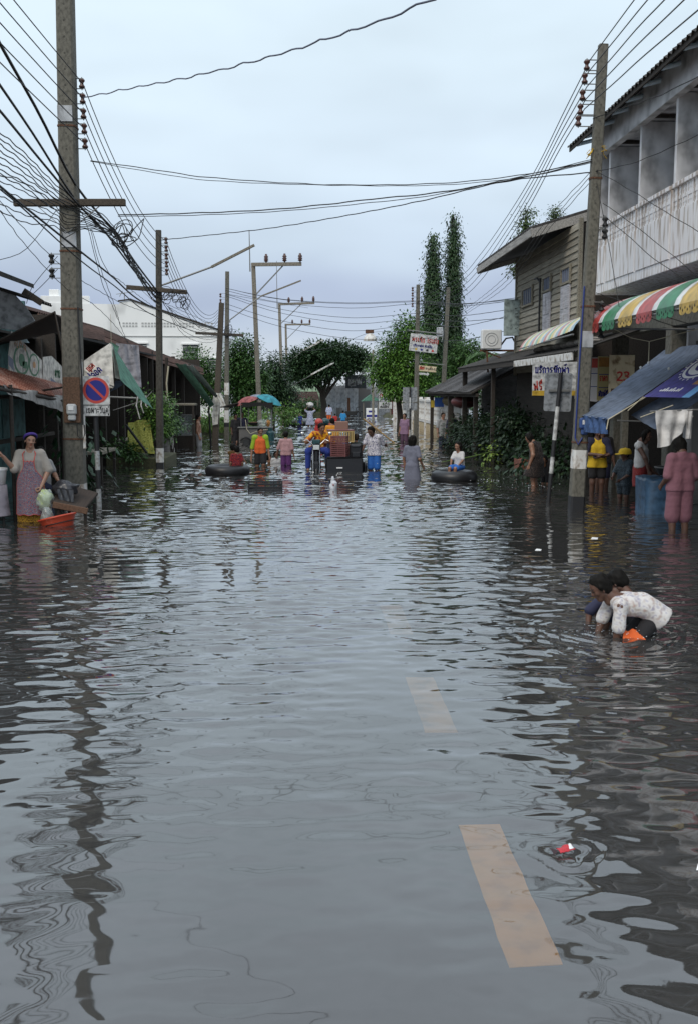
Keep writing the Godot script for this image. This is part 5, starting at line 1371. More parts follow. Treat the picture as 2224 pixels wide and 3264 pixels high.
func _crate_frame(ce: Vector3, s: Vector3, w: float) -> B:
	var b := B.new()
	for a in [-1, 1]:
		for d in [-1, 1]:
			b.box(ce + V(a * (s.x - w) / 2, 0, d * (s.z - w) / 2), V(w, s.y, w))
			b.box(ce + V(0, a * (s.y - w) / 2, d * (s.z - w) / 2), V(s.x - 2 * w, w, w))
			b.box(ce + V(a * (s.x - w) / 2, d * (s.y - w) / 2, 0), V(w, w, s.z - 2 * w))
	return b

func tri_cloth(a: Vector3, b: Vector3, c: Vector3, n: int, sag: float, fold: float) -> B:
	var rows := []
	var up := (b - a).cross(c - a).normalized()
	for r in n + 1:
		var v := float(r) / n
		var row := []
		for k in n + 1:
			var u := float(k) / n
			var l := a.lerp(b, v)
			var m := a.lerp(c, v)
			row.append(l.lerp(m, u) + V(0, -sag * sin(PI * u) * v, 0) + up * fold * sin(u * 11 + v * 4) * v)
		rows.append(row)
	return B.new().sheet(rows, .004)

func market_cloths() -> void:
	var t := thing("peaked_banner", "white printed cloth pulled to a peak behind the no-parking sign", "banner", V(-4.6, 2.4, -24))
	var ap := V(-4.52, 3.25, -24)
	wp("front_cloth", tri_cloth(ap, V(-5.35, 2.72, -24.1), V(-4.42, 2.22, -23.7), 12, .05, .025), M.banner_white, t)
	wp("side_cloth", tri_cloth(ap, V(-4.4, 2.42, -23.75), V(-4.2, 2.36, -24.3), 8, .02, .01), M.banner_white, t)
	wp("lower_cloth", cloth(V(-5.35, 2.2, -24.15), V(-4.45, 2.18, -23.75), V(-4.45, 2.3, -23.72), V(-5.35, 2.72, -24.12), 12, 6, .03, .02), M.banner_white, t)
	wp("blue_cloth", tri_cloth(V(-4.42, 2.36, -23.9), V(-4.55, 2.1, -23.9), V(-4.2, 2.35, -24.2), 6, .02, .01), M.tarp_blue, t)
	var x := Transform3D(Basis(Vector3.BACK, .75) * Basis(Vector3.UP, .0), V(-4.93, 2.34, -23.62))
	wp("lettering", thai("ปลอด", x, .13, .03, null, .9), M.sign_blue, t)
	wp("lettering", thai("บูธค", x * Transform3D(Basis(), V(.1, .2, -.05)), .1, .026, null, .9), M.sign_red, t)
	wp("guy_rope", B.new().tube([ap, V(-4.5, 3.9, -23.9)], .005), M.rope, t)
	one("green_awning_sheet", tri_cloth(ap + V(.02, -.06, -.1), V(-4.12, 2.36, -22.9), V(-3.62, 1.68, -24.2), 12, .03, .012), M.tarp_green, "pale green sheet stretched down to a point beside the peaked banner", "tarpaulin", V(-4.2, 2.2, -24.3))
	one("green_awning_scrap", B.new().prism([Vector2(-4.95, 3.1), Vector2(-4.7, 3.3), Vector2(-4.5, 3.2), Vector2(-4.6, 2.9), Vector2(-4.75, 3.02)], -24.9, -24.89, Transform3D()), M.tarp_green, "torn green scrap behind the peak of the white banner", "tarpaulin", V(-4.7, 3.1, -24.9))
	one("curtain", cloth(V(-4.85, 2.45, -26.4), V(-4.25, 2.2, -26.6), V(-4.3, 3.3, -26.6), V(-4.85, 3.35, -26.4), 14, 8, 0, .03, 16.0), M.curtain, "thin greyish curtain hanging from the market roof edge", "curtain", V(-4.5, 2.3, -26.5))
	var br := thing("washing_line", "bare pole frame with knotted white rags in front of the stall", "frame", V(-4.3, 1.5, -26))
	wp("pole", B.new().tube([V(-5.4, 1.98, -26), V(-4.3, 1.93, -26)], .03).tube([V(-4.9, 1.62, -26), V(-4.1, 1.88, -26), V(-3.9, 2.1, -26)], .012), M.steel, br)
	for k in 3: wp("rag", B.new().tube([V(-4.25 + .1 * k, 2.0, -25.98), V(-4.3 + .12 * k, 1.75, -25.97), V(-4.22 + .1 * k, 1.4 + .15 * k, -25.98)], .022, .012), M.towel, br)
	# sacks and sheets by the planter
	one("camouflage_sheet", cloth(V(-5.1, .42, -29.1), V(-4.3, .3, -29.0), V(-4.55, 1.3, -29.7), V(-5.15, 1.2, -29.6), 14, 10, .08, .03), M.mottled_yellow, "mottled yellow-green sheet leaning behind the planter", "sheet", V(-4.8, .3, -29.3))
	one("plank_prop", B.new().bar(V(-5.1, 1.15, -28.95), V(-4.5, .35, -28.8), .08, .05), M.black, "dark plank leaning across the yellow sheet", "plank", V(-4.5, .35, -28.8))
	# cloth-wrapped post
	var cp := thing("wrapped_post", "stall post wrapped in tied white cloth with a yellow rope above", "post", V(-4.95, ROAD, -36))
	wp("post", B.new().tube([V(-4.95, ROAD, -36), V(-4.85, 3.3, -36)], .06), M.dark_wood, cp)
	wp("rope", B.new().tube([V(-4.78, 3.0, -35.9), V(-4.86, 2.4, -35.9), V(-4.84, 1.85, -35.9)], .03), M.rope, cp)
	wp("wrapped_cloth", B.new().lathe([Vector2(.06, 1.95), Vector2(.1, 1.75), Vector2(.14, 1.3), Vector2(.13, .9), Vector2(.19, .6), Vector2(.24, .2), Vector2(.27, -.15)], V(-4.88, 0, -35.95), Basis(), 14), M.sack, cp)
	one("blue_bag", B.new().ball(V(-4.86, .78, -35.75), V(.17, .14, .1), Basis(), 12, 8), M.goods_blue, "bright blue bag tied to the wrapped post", "bag", V(-4.86, .65, -35.75))
	# the far stall's sloping sheets
	one("green_tarp", cloth(V(-3.62, 1.48, -39.2), V(-3.42, 1.62, -38.6), V(-4.45, 3.1, -38.2), V(-5.02, 3.2, -39.6), 12, 10, .1, .015), M.tarp_green, "long green tarpaulin sloping from the far end of the market roof", "tarpaulin", V(-4, 2, -39))
	one("grey_tarp", cloth(V(-3.5, 1.86, -40.2), V(-3.3, 1.94, -38.9), V(-4.2, 3.06, -38.5), V(-4.75, 3.2, -40.2), 12, 10, .08, .02), M.canvas_grey, "grey tarpaulin lying over the green one at the far stall", "tarpaulin", V(-4, 2.3, -39.5))
	var lw := thing("cloth_wrap", "white torn cloth tied round the leaning wooden pole", "cloth", V(-3.5, 1.0, -40.4))
	wp("wrap", cloth(V(-3.68, .75, -40.42), V(-3.46, .8, -40.38), V(-3.3, 2.05, -40.4), V(-3.62, 2.0, -40.42), 10, 12, 0, .035, 8.0), M.banner_white, lw)
	wp("loose_end", cloth(V(-3.28, 1.5, -40.3), V(-3.12, 1.55, -40.3), V(-3.3, 2.0, -40.35), V(-3.5, 2.05, -40.35), 8, 6, 0, .03), M.banner_white, lw)
	one("awning_prop", B.new().tube([V(-3.68, ROAD, -39.8), V(-3.72, 1.5, -39.4)], .04), M.black, "thin dark prop holding up the green tarpaulin", "post", V(-3.68, ROAD, -39.8))
	one("planter", B.new().bbox(V(-4.85, -.1, -30.2), V(1.7, .62, 2.6), .03), M.moss_wall, "mossy concrete planter with bushes beside the second pole", "planter", V(-4.85, ROAD, -30.2))

func white_building() -> void:
	var h := thing("white_building", "big white plastered building with rows of vent blocks behind the market roof", "building", V(-10, ROAD, -66))
	var zf := -62.0
	wp("wall", B.new().prism([Vector2(-15.8, -.4), Vector2(-15.8, 7.45), Vector2(-11.15, 7.35), Vector2(-11.1, 7.5), Vector2(-10.35, 7.62), Vector2(-5.0, 5.75), Vector2(-4.9, -.4)], zf - 10, zf, Transform3D()), M.white_plaster, h)
	wp("roof_edge", B.new().bar(V(-10.5, 7.66, zf + .02), V(-4.95, 5.78, zf + .02), .1, .1).bar(V(-11.2, 7.55, zf + .02), V(-10.4, 7.66, zf + .02), .1, .08), M.dark_wood, h)
	wp("parapet", B.new().bbox(V(-14.4, 7.6, zf - .2), V(2.9, .5, .3), .02).bbox(V(-15.1, 7.95, zf - .6), V(.6, .6, .6), .03), M.white_plaster, h)
	for k in 1:
		wp("band", B.new().box(V(-8.6, [5.45, 5.2, 4.95][k], zf + .03), V(6.8, .035, .05)), M.stain_band, h)
	for r in 2:
		for k in 30:
			if k % 6 == 5: continue
			wp("vent_block", B.new().box(V(-10.9 + k * .19, 6.22 - r * .17, zf + .004), V(.13, .1, .03)), M.stain_band, h)
	for w in [[-7.35, -6.45, 4.05, 4.95], [-10.3, -9.55, 4.3, 5.0], [-5.9, -5.3, 3.4, 4.1]]:
		var fw := wp("window", B.new().box(V((w[0] + w[1]) / 2, (w[2] + w[3]) / 2, zf + .006), V(w[1] - w[0], w[3] - w[2], .03)), M.window_dark, h)
		wp("frame", B.new().box(V((w[0] + w[1]) / 2, w[3] + .04, zf + .05), V(w[1] - w[0] + .2, .08, .12)), M.white_plaster, fw)
		for q in 3: wp("louvre", B.new().box(V((w[0] + w[1]) / 2, lerpf(w[2], w[3], (q + .5) / 3), zf + .03), V(w[1] - w[0], .04, .03)), M.stain_band, fw)
	var an := thing("antenna", "thin rooftop aerial on the white building", "antenna", V(-10.9, 7.5, -62.5))
	wp("mast", B.new().tube([V(-10.9, 7.4, -62.5), V(-10.9, 8.1, -62.5)], .03).tube([V(-11.4, 8.0, -62.5), V(-10.3, 8.15, -62.5)], .02).tube([V(-11.2, 7.85, -62.5), V(-11.0, 8.2, -62.5)], .02), M.steel, an)

func stall_clutter() -> void:
	# beside the woman: table with boards, tub, bags
	var t := thing("low_table", "tilted dark table top resting against the tall near pole", "table", V(-3.75, WALK, -16.5))
	wp("table_top", B.new().bbox(V(-3.78, .36, -16.5), V(.55, .06, .95), .01, Basis(Vector3.BACK, -.28) * Basis(Vector3.RIGHT, .2)), M.board_dark, t)
	wp("edge_plank", B.new().bbox(V(-3.74, .25, -16.02), V(.56, .1, .04), .008, Basis(Vector3.BACK, -.2)), M.board, t)
	for q in 4: wp("leg", B.new().bbox(V(-3.95 + .42 * (q % 2), -.02, -16.85 + .72 * (q / 2)), V(.05, .5, .05), .005), M.dark_wood, t)
	var d := thing("black_bag", "crumpled black plastic bag on the tilted table top", "bag", V(-3.88, .42, -16.4))
	wp("sack", crumple(V(-3.9, .52, -16.4), V(.2, .12, .2), 5), M.black_plastic, d)
	wp("flap", cloth(V(-3.95, .36, -16.18), V(-3.72, .33, -16.16), V(-3.72, .52, -16.2), V(-3.98, .54, -16.2), 10, 5, 0, .015, 16.0), M.black_plastic, d)
	d = thing("plastic_bag", "clear plastic bag of green vegetables beside the woman", "bag", V(-4.15, .1, -16.1))
	wp("bag", crumple(V(-4.15, .36, -16.1), V(.13, .17, .12), 9), M.clear_plastic, d)
	wp("vegetables", crumple(V(-4.15, .38, -16.1), V(.115, .14, .1), 12), M.cabbage, d)
	wp("lower_bag", crumple(V(-4.1, .12, -15.98), V(.1, .14, .1), 4), M.clear_plastic, d)
	var r := thing("red_basin", "red plastic tub half sunk in the water by the tilted table", "tub", V(-3.9, WALK, -15.9))
	var x := Basis(Vector3.BACK, .22) * Basis(Vector3.RIGHT, -.1)
	wp("tub", B.new().lathe([Vector2(0, -.12), Vector2(.2, -.12), Vector2(.235, .0), Vector2(.29, .13), Vector2(.31, .13), Vector2(.30, .155), Vector2(.27, .15), Vector2(.2, -.08), Vector2(0, -.08)], V(-3.9, -.02, -15.9), x, 24), M.red_plastic, r)
	wp("strap", B.new().torus(V(-3.9, .02, -15.9), .255, .008, x), M.black, r)
	# bucket stand
	var bk := thing("bucket_stand", "white plastic bucket on a cloth-covered stand beside the woman", "bucket", V(-4.98, WALK, -16.2))
	wp("bucket", B.new().lathe([Vector2(0, .62), Vector2(.17, .62), Vector2(.2, .84), Vector2(.215, .84), Vector2(.215, .88), Vector2(.19, .88), Vector2(.15, .64), Vector2(0, .64)], V(-4.98, 0, -16.2), Basis(), 20), M.white_plastic, bk)
	wp("skirt_cloth", B.new().lathe([Vector2(.0, .62), Vector2(.2, .61), Vector2(.21, .4), Vector2(.23, .2), Vector2(.24, .12)], V(-4.98, 0, -16.2), Basis(), 12), M.pink_grey, bk)
	wp("leg", B.new().tube([V(-4.82, WALK, -16.1), V(-4.84, .6, -16.15)], .02).tube([V(-5.12, WALK, -16.1), V(-5.1, .6, -16.15)], .02), M.black, bk)

# a lumpy closed bag
func crumple(ce: Vector3, r: Vector3, sd: int) -> B:
	var f := FastNoiseLite.new()
	f.seed = sd; f.frequency = 1.1; f.fractal_octaves = 3
	var b := B.new()
	b.ball(Vector3.ZERO, Vector3.ONE, Basis(), 20, 14)
	for k in b.v.size():
		var q := b.v[k]
		var s := 1.0 + .45 * f.get_noise_3dv(q * 1.3) + .12 * f.get_noise_3dv(q * 5.0)
		b.v[k] = ce + q * s * r
	# fresh normals
	var acc := PackedVector3Array()
	acc.resize(b.v.size())
	for k in range(0, b.i.size(), 3):
		var nn := (b.v[b.i[k + 2]] - b.v[b.i[k]]).cross(b.v[b.i[k + 1]] - b.v[b.i[k]])
		for j in 3: acc[b.i[k + j]] += nn
	for k in acc.size(): b.n[k] = acc[k].normalized() if acc[k].length() > 1e-9 else b.n[k]
	return b

func food_cart() -> void:
	var c := thing("food_cart", "dark roadside food cart with flat roof standing in the flood", "food cart", V(-2.1, ROAD, -43.6))
	wp("roof", B.new().bbox(V(-2.0, 1.6, -43.6), V(1.35, .07, 1.1), .01).prism([Vector2(-1.36, 1.64), Vector2(-1.32, 1.3), Vector2(-1.75, 1.5), Vector2(-2.6, 1.42), Vector2(-2.65, 1.64)], -43.06, -43.03, Transform3D()), M.black_cloth, c)
	wp("body", B.new().bbox(V(-2.1, .15, -43.6), V(1.4, .75, .85), .02), M.shop_dark, c)
	wp("counter", B.new().bbox(V(-2.1, .56, -43.6), V(1.5, .05, .95), .01), M.steel, c)
	for q in 4: wp("post", B.new().tube([V(-2.7 + 1.3 * (q % 2), .5, -43.98 + .8 * (q / 2)), V(-2.7 + 1.3 * (q % 2), 1.6, -43.98 + .8 * (q / 2))], .025), M.steel, c)
	for q in 2:
		var w := wp("wheel", B.new().torus(V(-2.5 + .8 * q, -.1, -43.1), .24, .035, Basis(Vector3.RIGHT, PI / 2)), M.rubber, c)
		wp("hub", B.new().lathe([Vector2(0, -.03), Vector2(.05, -.03), Vector2(.05, .03), Vector2(0, .03)], V(-2.5 + .8 * q, -.1, -43.1), Basis(Vector3.RIGHT, PI / 2), 12), M.steel, w)
	wp("lean_to", B.new().bar(V(-2.7, 1.6, -43.8), V(-3.5, 1.42, -44.2), .9, .04), M.roof_dark, c)
	for k in 4: wp("hanging_tool", B.new().tube([V(-2.4 + .28 * k, 1.55, -43.2), V(-2.38 + .28 * k, 1.0, -43.2)], .012), M.steel, c)
	var wok := thing("wok", "large dark cooking wok on the food cart", "pan", V(-2.15, .58, -43.5))
	wp("pan", B.new().lathe([Vector2(0, .02), Vector2(.2, .05), Vector2(.3, .16), Vector2(.29, .17), Vector2(.19, .08), Vector2(0, .05)], V(-2.15, .6, -43.5), Basis(), 20), M.black, wok)
	wp("food", B.new().ball(V(-2.15, .75, -43.5), V(.22, .06, .22)), M.board, wok)
	one("food_bag", crumple(V(-1.55, .74, -43.4), V(.1, .14, .1), 6), M.aw_orange, "orange bag of food at the end of the cart counter", "bag", V(-1.55, .6, -43.4))
	one("glass_cover", crumple(V(-1.8, .74, -43.35), V(.22, .16, .15), 8), M.clear_plastic, "clear plastic cover over food on the cart", "cover", V(-1.8, .6, -43.35))
	var gas := thing("gas_cylinder", "dark green gas cylinder standing beside the food cart", "gas cylinder", V(-1.45, ROAD, -43.1))
	wp("tank", B.new().lathe([Vector2(0, -.35), Vector2(.15, -.33), Vector2(.18, -.25), Vector2(.18, .32), Vector2(.15, .4), Vector2(.08, .44), Vector2(0, .45)], V(-1.45, 0, -43.1), Basis(), 20), M.gas_green, gas)
	wp("collar", B.new().lathe([Vector2(.1, .42), Vector2(.105, .56), Vector2(.095, .56), Vector2(.09, .42)], V(-1.45, 0, -43.1), Basis(), 16), M.gas_green, gas)
	wp("hose", B.new().tube([V(-1.45, .5, -43.1), V(-1.9, .45, -42.95), V(-2.3, .3, -42.95), V(-2.45, .5, -42.98), V(-2.5, .9, -43.0)], .016), M.rope, gas)
	for u in [[V(-2.55, 1.86, -43.8), .55, "faded red market umbrella tilted over the food cart", "umb_red", V(-.35, 1, .1)], [V(-2.05, 1.98, -44.1), .5, "grey-blue market umbrella behind the cart roof", "umb_grey", V(0, 1, .1)], [V(-1.42, 1.93, -43.7), .58, "turquoise market umbrella tilted over the food cart", "umb_teal", V(.4, 1, .15)]]:
		umbrella(u[0], u[1], u[2], u[3], u[4])

func umbrella(at: Vector3, r: float, label: String, m: String, up: Vector3) -> void:
	var y := up.normalized()
	var x := y.cross(Vector3.BACK).normalized()
	var bs := Basis(x, y, x.cross(y))
	var u := thing("umbrella", label, "umbrella", V(at.x, ROAD, at.z))
	for k in 8:
		var a0 := TAU * k / 8
		var a1 := TAU * (k + 1) / 8
		var rows := []
		for j in 6:
			var v := j / 5.0
			var row := []
			for q in 4:
				var a := lerpf(a0, a1, q / 3.0)
				var rr := r * v * (1.0 - .05 * sin(PI * q / 3.0) * v)
				row.append(at + bs * V(cos(a) * rr, -.42 * r * v * v, sin(a) * rr))
			rows.append(row)
		wp("canopy_panel", B.new().sheet(rows), M[m], u)
	wp("ferrule", B.new().tube([at, at + y * .06], .012), M.steel, u)
	wp("pole", B.new().tube([at, at - y * .5, V(at.x, ROAD, at.z - .1)], .02), M.steel, u)

func far_street() -> void:
	# corrugated workshop with black fascia sign
	var h := thing("workshop", "grey corrugated workshop with a black fascia sign at the end of the street", "building", V(4, ROAD, -95))
	for k in 7:
		var x0 := 2.06 + k * .41
		var top := 2.2 if k == 0 else 2.62 + .05 * sin(k * 2.0)
		wp("iron_sheet", corrugated(V(x0, -.4, -91.9 - .03 * (k % 2)), V(x0 + .42, -.4, -91.9 - .03 * (k % 2)), V(x0 + .42, top + .1, -91.9), V(x0, top, -91.9), 4, .03), [M.tin, M.tin_b][k % 2], h)
	wp("block", B.new().box(V(6.0, 1.0, -95), V(8.0, 3.0, 5.4)), M.grey_sheet, h)
	wp("doorway", B.new().box(V(5.4, 1.0, -92.1), V(1.3, 2.8, .3)), M.shop_dark, h)
	wp("shed_wall", B.new().bbox(V(3.4, .45, -91.4), V(2.8, 1.3, .08), .01), M.tin_b, h)
	var s := wp("fascia_sign", B.new().bbox(V(4.66, 3.0, -90.6), V(1.86, 1.2, .15), .02), M.sign_black, h)
	wp("lettering", thai("กรุงเทพดีไซ", Transform3D(Basis(), V(4.0, 2.72, -90.5)), .5, .06, null, .36), M.sign_grey, s)
	wp("lettering", thai("ออกแบบตกแต่ง", Transform3D(Basis(), V(4.0, 2.6, -90.5)), .09, .03, null, .9), M.sign_grey, s)
	wp("side_panel", B.new().bbox(V(5.95, 2.95, -90.6), V(.7, 1.3, .12), .02), M.tin, h)
	one("drum_barrel", B.new().lathe([Vector2(0, -.3), Vector2(.3, -.3), Vector2(.3, .5), Vector2(0, .5)], V(3.1, .2, -88), Basis(), 14), M.shop_dark, "dark oil drum before the grey workshop", "drum", V(3.1, ROAD, -88))
	one("rust_post", B.new().bbox(V(3.95, .6, -89), V(.22, 1.9, .22), .02), M.rust, "short rusty post by the grey workshop", "post", V(3.95, ROAD, -89))
	# three-wheeled cart frame parked in front
	var tr := thing("parked_tricycle", "black parked tricycle frame in front of the workshop", "tricycle", V(4.2, ROAD, -86))
	wp("frame", B.new().bbox(V(4.0, .25, -86), V(1.0, .35, .6), .03).tube([V(4.4, .4, -86), V(4.5, .75, -86), V(4.8, .8, -86)], .03), M.black, tr)
	for q in 2: wp("wheel", B.new().torus(V(4.5 + .3 * q, .15, -85.8 - .2 * q), .3, .04, Basis(Vector3.RIGHT, PI / 2)), M.rubber, tr)
	# low house on the far bank
	h = thing("low_house", "low pale green house with a brown sheet roof under the big tree", "building", V(-.2, ROAD, -97))
	wp("wall", B.new().box(V(-.3, .7, -98), V(4.4, 2.4, 3)).box(V(-.5, 2.2, -99), V(4.0, 1.2, 2)), M.pale_green, h)
	wp("roof", corrugated(V(-2.0, 1.25, -94.8), V(1.45, 1.2, -94.8), V(1.3, 2.1, -97), V(-1.75, 2.12, -97), 20, .04), M.roof_brown, h)
	for x in [-1.9, -.1, 1.3]: wp("post", B.new().box(V(x, .5, -94.9), V(.14, 1.8, .14)), M.pole_pale, h)
	# vendor tent and signs by the gate
	var t := thing("vendor_tent", "green fabric canopy over a white vendor stand", "tent", V(5.5, ROAD, -84))
	wp("canopy", B.new().prism([Vector2(4.8, 1.3), Vector2(5.55, 1.86), Vector2(6.35, 1.36)], -85, -83.4, Transform3D()), M.tarp_green, t)
	for q in 2: wp("post", B.new().tube([V(4.95 + 1.2 * q, ROAD, -83.6), V(4.95 + 1.2 * q, 1.4, -83.6)], .04), M.pole_pale, t)
	wp("stand", B.new().bbox(V(5.4, .35, -80.5), V(.86, .85, .5), .02), M.white_plastic, t)
	wp("print", B.new().box(V(5.4, .16, -80.24), V(.84, .18, .02)).box(V(5.4, .52, -80.24), V(.5, .14, .02)), M.sign_blue, t)
	var g1 := thing("shop_board", "white board with red Thai lettering above a black lettered board", "sign", V(6.4, ROAD, -80))
	wp("board", B.new().bbox(V(6.36, 1.68, -80), V(.8, .72, .05), .01), M.sign_white, g1)
	wp("lettering", thai("ราคาดี", Transform3D(Basis(), V(6.02, 1.72, -79.97)), .2, .05, null, .9), M.sign_red, g1)
	wp("lettering", thai("บริการ", Transform3D(Basis(), V(6.05, 1.42, -79.97)), .13, .035, null, 1.1), M.sign_blue, g1)
	wp("board", B.new().bbox(V(6.48, 1.0, -80), V(1.04, .53, .05), .01), M.sign_white, g1)
	latin("BOS", g1, Transform3D(Basis(), V(.1, 1.48, .04)), .22, M.black_paint, true)
	wp("lettering", thai("พิมพ์สีทาร", Transform3D(Basis(), V(6.05, .8, -79.97)), .13, .035, null, 1.0), M.black_paint, g1)
	wp("post", B.new().tube([V(6.9, ROAD, -80.05), V(6.9, 2.0, -80.05)], .05), M.pole_pale, g1)
	one("blue_banner_far", B.new().bbox(V(7.3, 1.9, -78), V(.35, 1.2, .04), .01), M.goods_blue, "tall narrow blue banner under the bright green tree", "banner", V(7.3, 1.3, -78))
	one("red_kiosk", B.new().bbox(V(7.3, .5, -80.5), V(.8, 1.8, .8), .03), M.goods_red_dark, "dark red kiosk box under the bright green tree", "kiosk", V(7.3, ROAD, -80.5))
	one("slim_post", B.new().tube([V(5.16, ROAD, -75), V(5.14, 5.2, -75)], .1, .07, 10), M.pole_pale, "slim pale post standing before the workshop", "post", V(5.16, ROAD, -75))
	one("white_bowl", B.new().ball(V(6.5, .15, -70), V(.4, .16, .3)), M.white_plastic, "white upturned basin by the gate", "basin", V(6.5, 0, -70))
	one("tree_stake", B.new().tube([V(7.0, ROAD, -72), V(6.9, 2.0, -72)], .09, .07, 8), M.bark, "dark trunk stake of a young tree near the gate", "post", V(7, ROAD, -72))
	# grassy bank behind the cart and round the tree
	var b := B.new()
	for q in [[V(-9.5, 0, -46.5), V(-2.9, .0, -47.5), V(-2.2, .0, -80), V(-12, 0, -80)], [V(-4, 0, -92), V(9, 0, -92), V(9, 0, -110), V(-4, 0, -110)], [V(6.4, 0, -66), V(12, 0, -66), V(12, 0, -90), V(6.4, 0, -90)]]:
		var rows := []
		for r in 10:
			var row := []
			for k in 12:
				var p: Vector3 = q[0].lerp(q[1], k / 11.0).lerp(q[3].lerp(q[2], k / 11.0), r / 9.0)
				var edge := minf(minf(k, 11 - k), minf(r, 9 - r))
				p.y = -.3 + .5 * minf(edge, 1.5) + .12 * sin(k * 1.9 + r * 2.7)
				row.append(p)
			rows.append(row)
		b.sheet(rows)
	setting("grass_bank", b, M.bank)

# ---------- plants ----------
func leaf(b: B, p: Vector3, d: Vector3, l: float, w: float) -> void:
	var s := d.cross(V(rng.randf_range(-.4, .4), 1, rng.randf_range(-.4, .4))).normalized()
	var nn := s.cross(d).normalized()
	var k := b.v.size()
	var mid := p + d * l * .45
	b.put(p, nn); b.put(mid + s * w - nn * w * .3, (nn + s * .4).normalized()); b.put(p + d * l - nn * l * .12, nn); b.put(mid - s * w - nn * w * .3, (nn - s * .4).normalized())
	b.i.append_array([k, k + 2, k + 1, k, k + 3, k + 2])

# leaves in clumps inside lobes [centre, radii]; cols: colour range
func foliage(lobes: Array, n: int, l: float, cols: Array, droop := .3, clump := 14, fill := .45) -> B:
	var b := B.new()
	var vol := 0.0
	for q in lobes: vol += pow(q[1].x * q[1].y * q[1].z, .667)
	for q in lobes:
		var lt := rng.randf_range(-.25, .25)
		var m := int(n * pow(q[1].x * q[1].y * q[1].z, .667) / vol / clump)
		for k in m:
			var o := V(rng.randfn(), rng.randfn(), rng.randfn()).normalized() * pow(rng.randf(), fill)
			var ce: Vector3 = q[0] + o * q[1]
			var tone := clampf(.5 + rng.randfn() * .3 + lt, 0, 1.15)
			var base: Color = cols[0].lerp(cols[1], tone)
			var cs := l * rng.randf_range(.8, 1.9)
			for j in clump:
				var off := V(rng.randfn(), rng.randfn() * .7, rng.randfn()) * cs
				var d := (off.normalized() + o * .6 + V(0, -droop, 0) + V(rng.randf() - .5, rng.randf() - .5, rng.randf() - .5)).normalized()
				b.col = base * rng.randf_range(.75, 1.25)
				leaf(b, ce + off, d, l * rng.randf_range(.7, 1.3), l * rng.randf_range(.22, .34))
	return b

func limbs(base: Vector3, top: Vector3, r: float, ends: Array) -> B:
	var b := B.new()
	var pts := []
	for k in 7:
		var u := k / 6.0
		pts.append(base.lerp(top, u) + V(sin(u * 5.0), 0, cos(u * 4.0)) * r * .35)
	b.tube(pts, r, r * .62, 10)
	for e in ends:
		var a: Vector3 = pts[rng.randi_range(4, 6)]
		var q := [a]
		for k in range(1, 6):
			var u := k / 5.0
			q.append(a.lerp(e, u) + V(0, .12 * sin(PI * u) * a.distance_to(e), 0) + V(rng.randf() - .5, rng.randf() - .5, rng.randf() - .5) * r * .5)
		b.tube(q, r * .45, r * .08, 7)
	return b

func tree(label: String, base: Vector3, top: Vector3, r: float, lobes: Array, n: int, l: float, cols: Array, o := {}) -> Node3D:
	var t := thing(o.get("name", "leafy_tree"), label, "tree", base, o.get("group", "trees along the street"))
	var ends := []
	for q in lobes: ends.append(q[0] + V(0, -q[1].y * .2, 0))
	wp("trunk", limbs(base, top, r, ends if o.get("limbs", true) else []), M.bark, t)
	wp("crown", foliage(lobes, n, l, cols, o.get("droop", .3), o.get("clump", 14), o.get("fill", .45)), M.leaf, t)
	return t

func bush(label: String, base: Vector3, lobes: Array, n: int, l: float, cols: Array, nm := "bush", droop := .3) -> void:
	var t := thing(nm, label, "bush", base, "shrubs along the street")
	var b := B.new()
	for q in lobes:
		for k in 3: b.tube([base + V(rng.randf() - .5, 0, rng.randf() - .5) * .3, base.lerp(q[0], .5) + V(rng.randf() - .5, 0, rng.randf() - .5) * .2, q[0]], .02, .006, 5)
	wp("stem", b, M.bark, t)
	wp("foliage", foliage(lobes, n, l, cols, droop, 8), M.leaf, t)

func palm(label: String, base: Vector3, top: Vector3, n: int, len: float, cols: Array) -> void:
	var t := thing("palm_tree", label, "tree", base, "palms behind the houses")
	wp("trunk", B.new().tube([base, base.lerp(top, .5) + V(.1, 0, 0), top], .12, .08, 8), M.bark, t)
	for k in n:
		var a := TAU * k / n + rng.randf() * .4
		var up := rng.randf_range(.15, 1.0)
		var b := B.new()
		var pts := []
		for j in 9:
			var u := j / 8.0
			pts.append(top + V(cos(a), 0, sin(a)) * len * u * .9 + V(0, len * (up * u - .95 * u * u), 0))
		b.col = cols[0]
		b.tube(pts, .018, .006, 4)
		for j in range(1, 9):
			for s in [-1, 1]:
				for h in 2:
					var d: Vector3 = (pts[j] - pts[j - 1]).normalized()
					var side: Vector3 = d.cross(Vector3.UP).normalized() * s
					b.col = cols[0].lerp(cols[1], rng.randf())
					leaf(b, pts[j - 1].lerp(pts[j], h * .5), (side + d * .7 + V(0, -.35, 0)).normalized(), len * .32, .028)
		wp("frond", b, M.leaf, t)

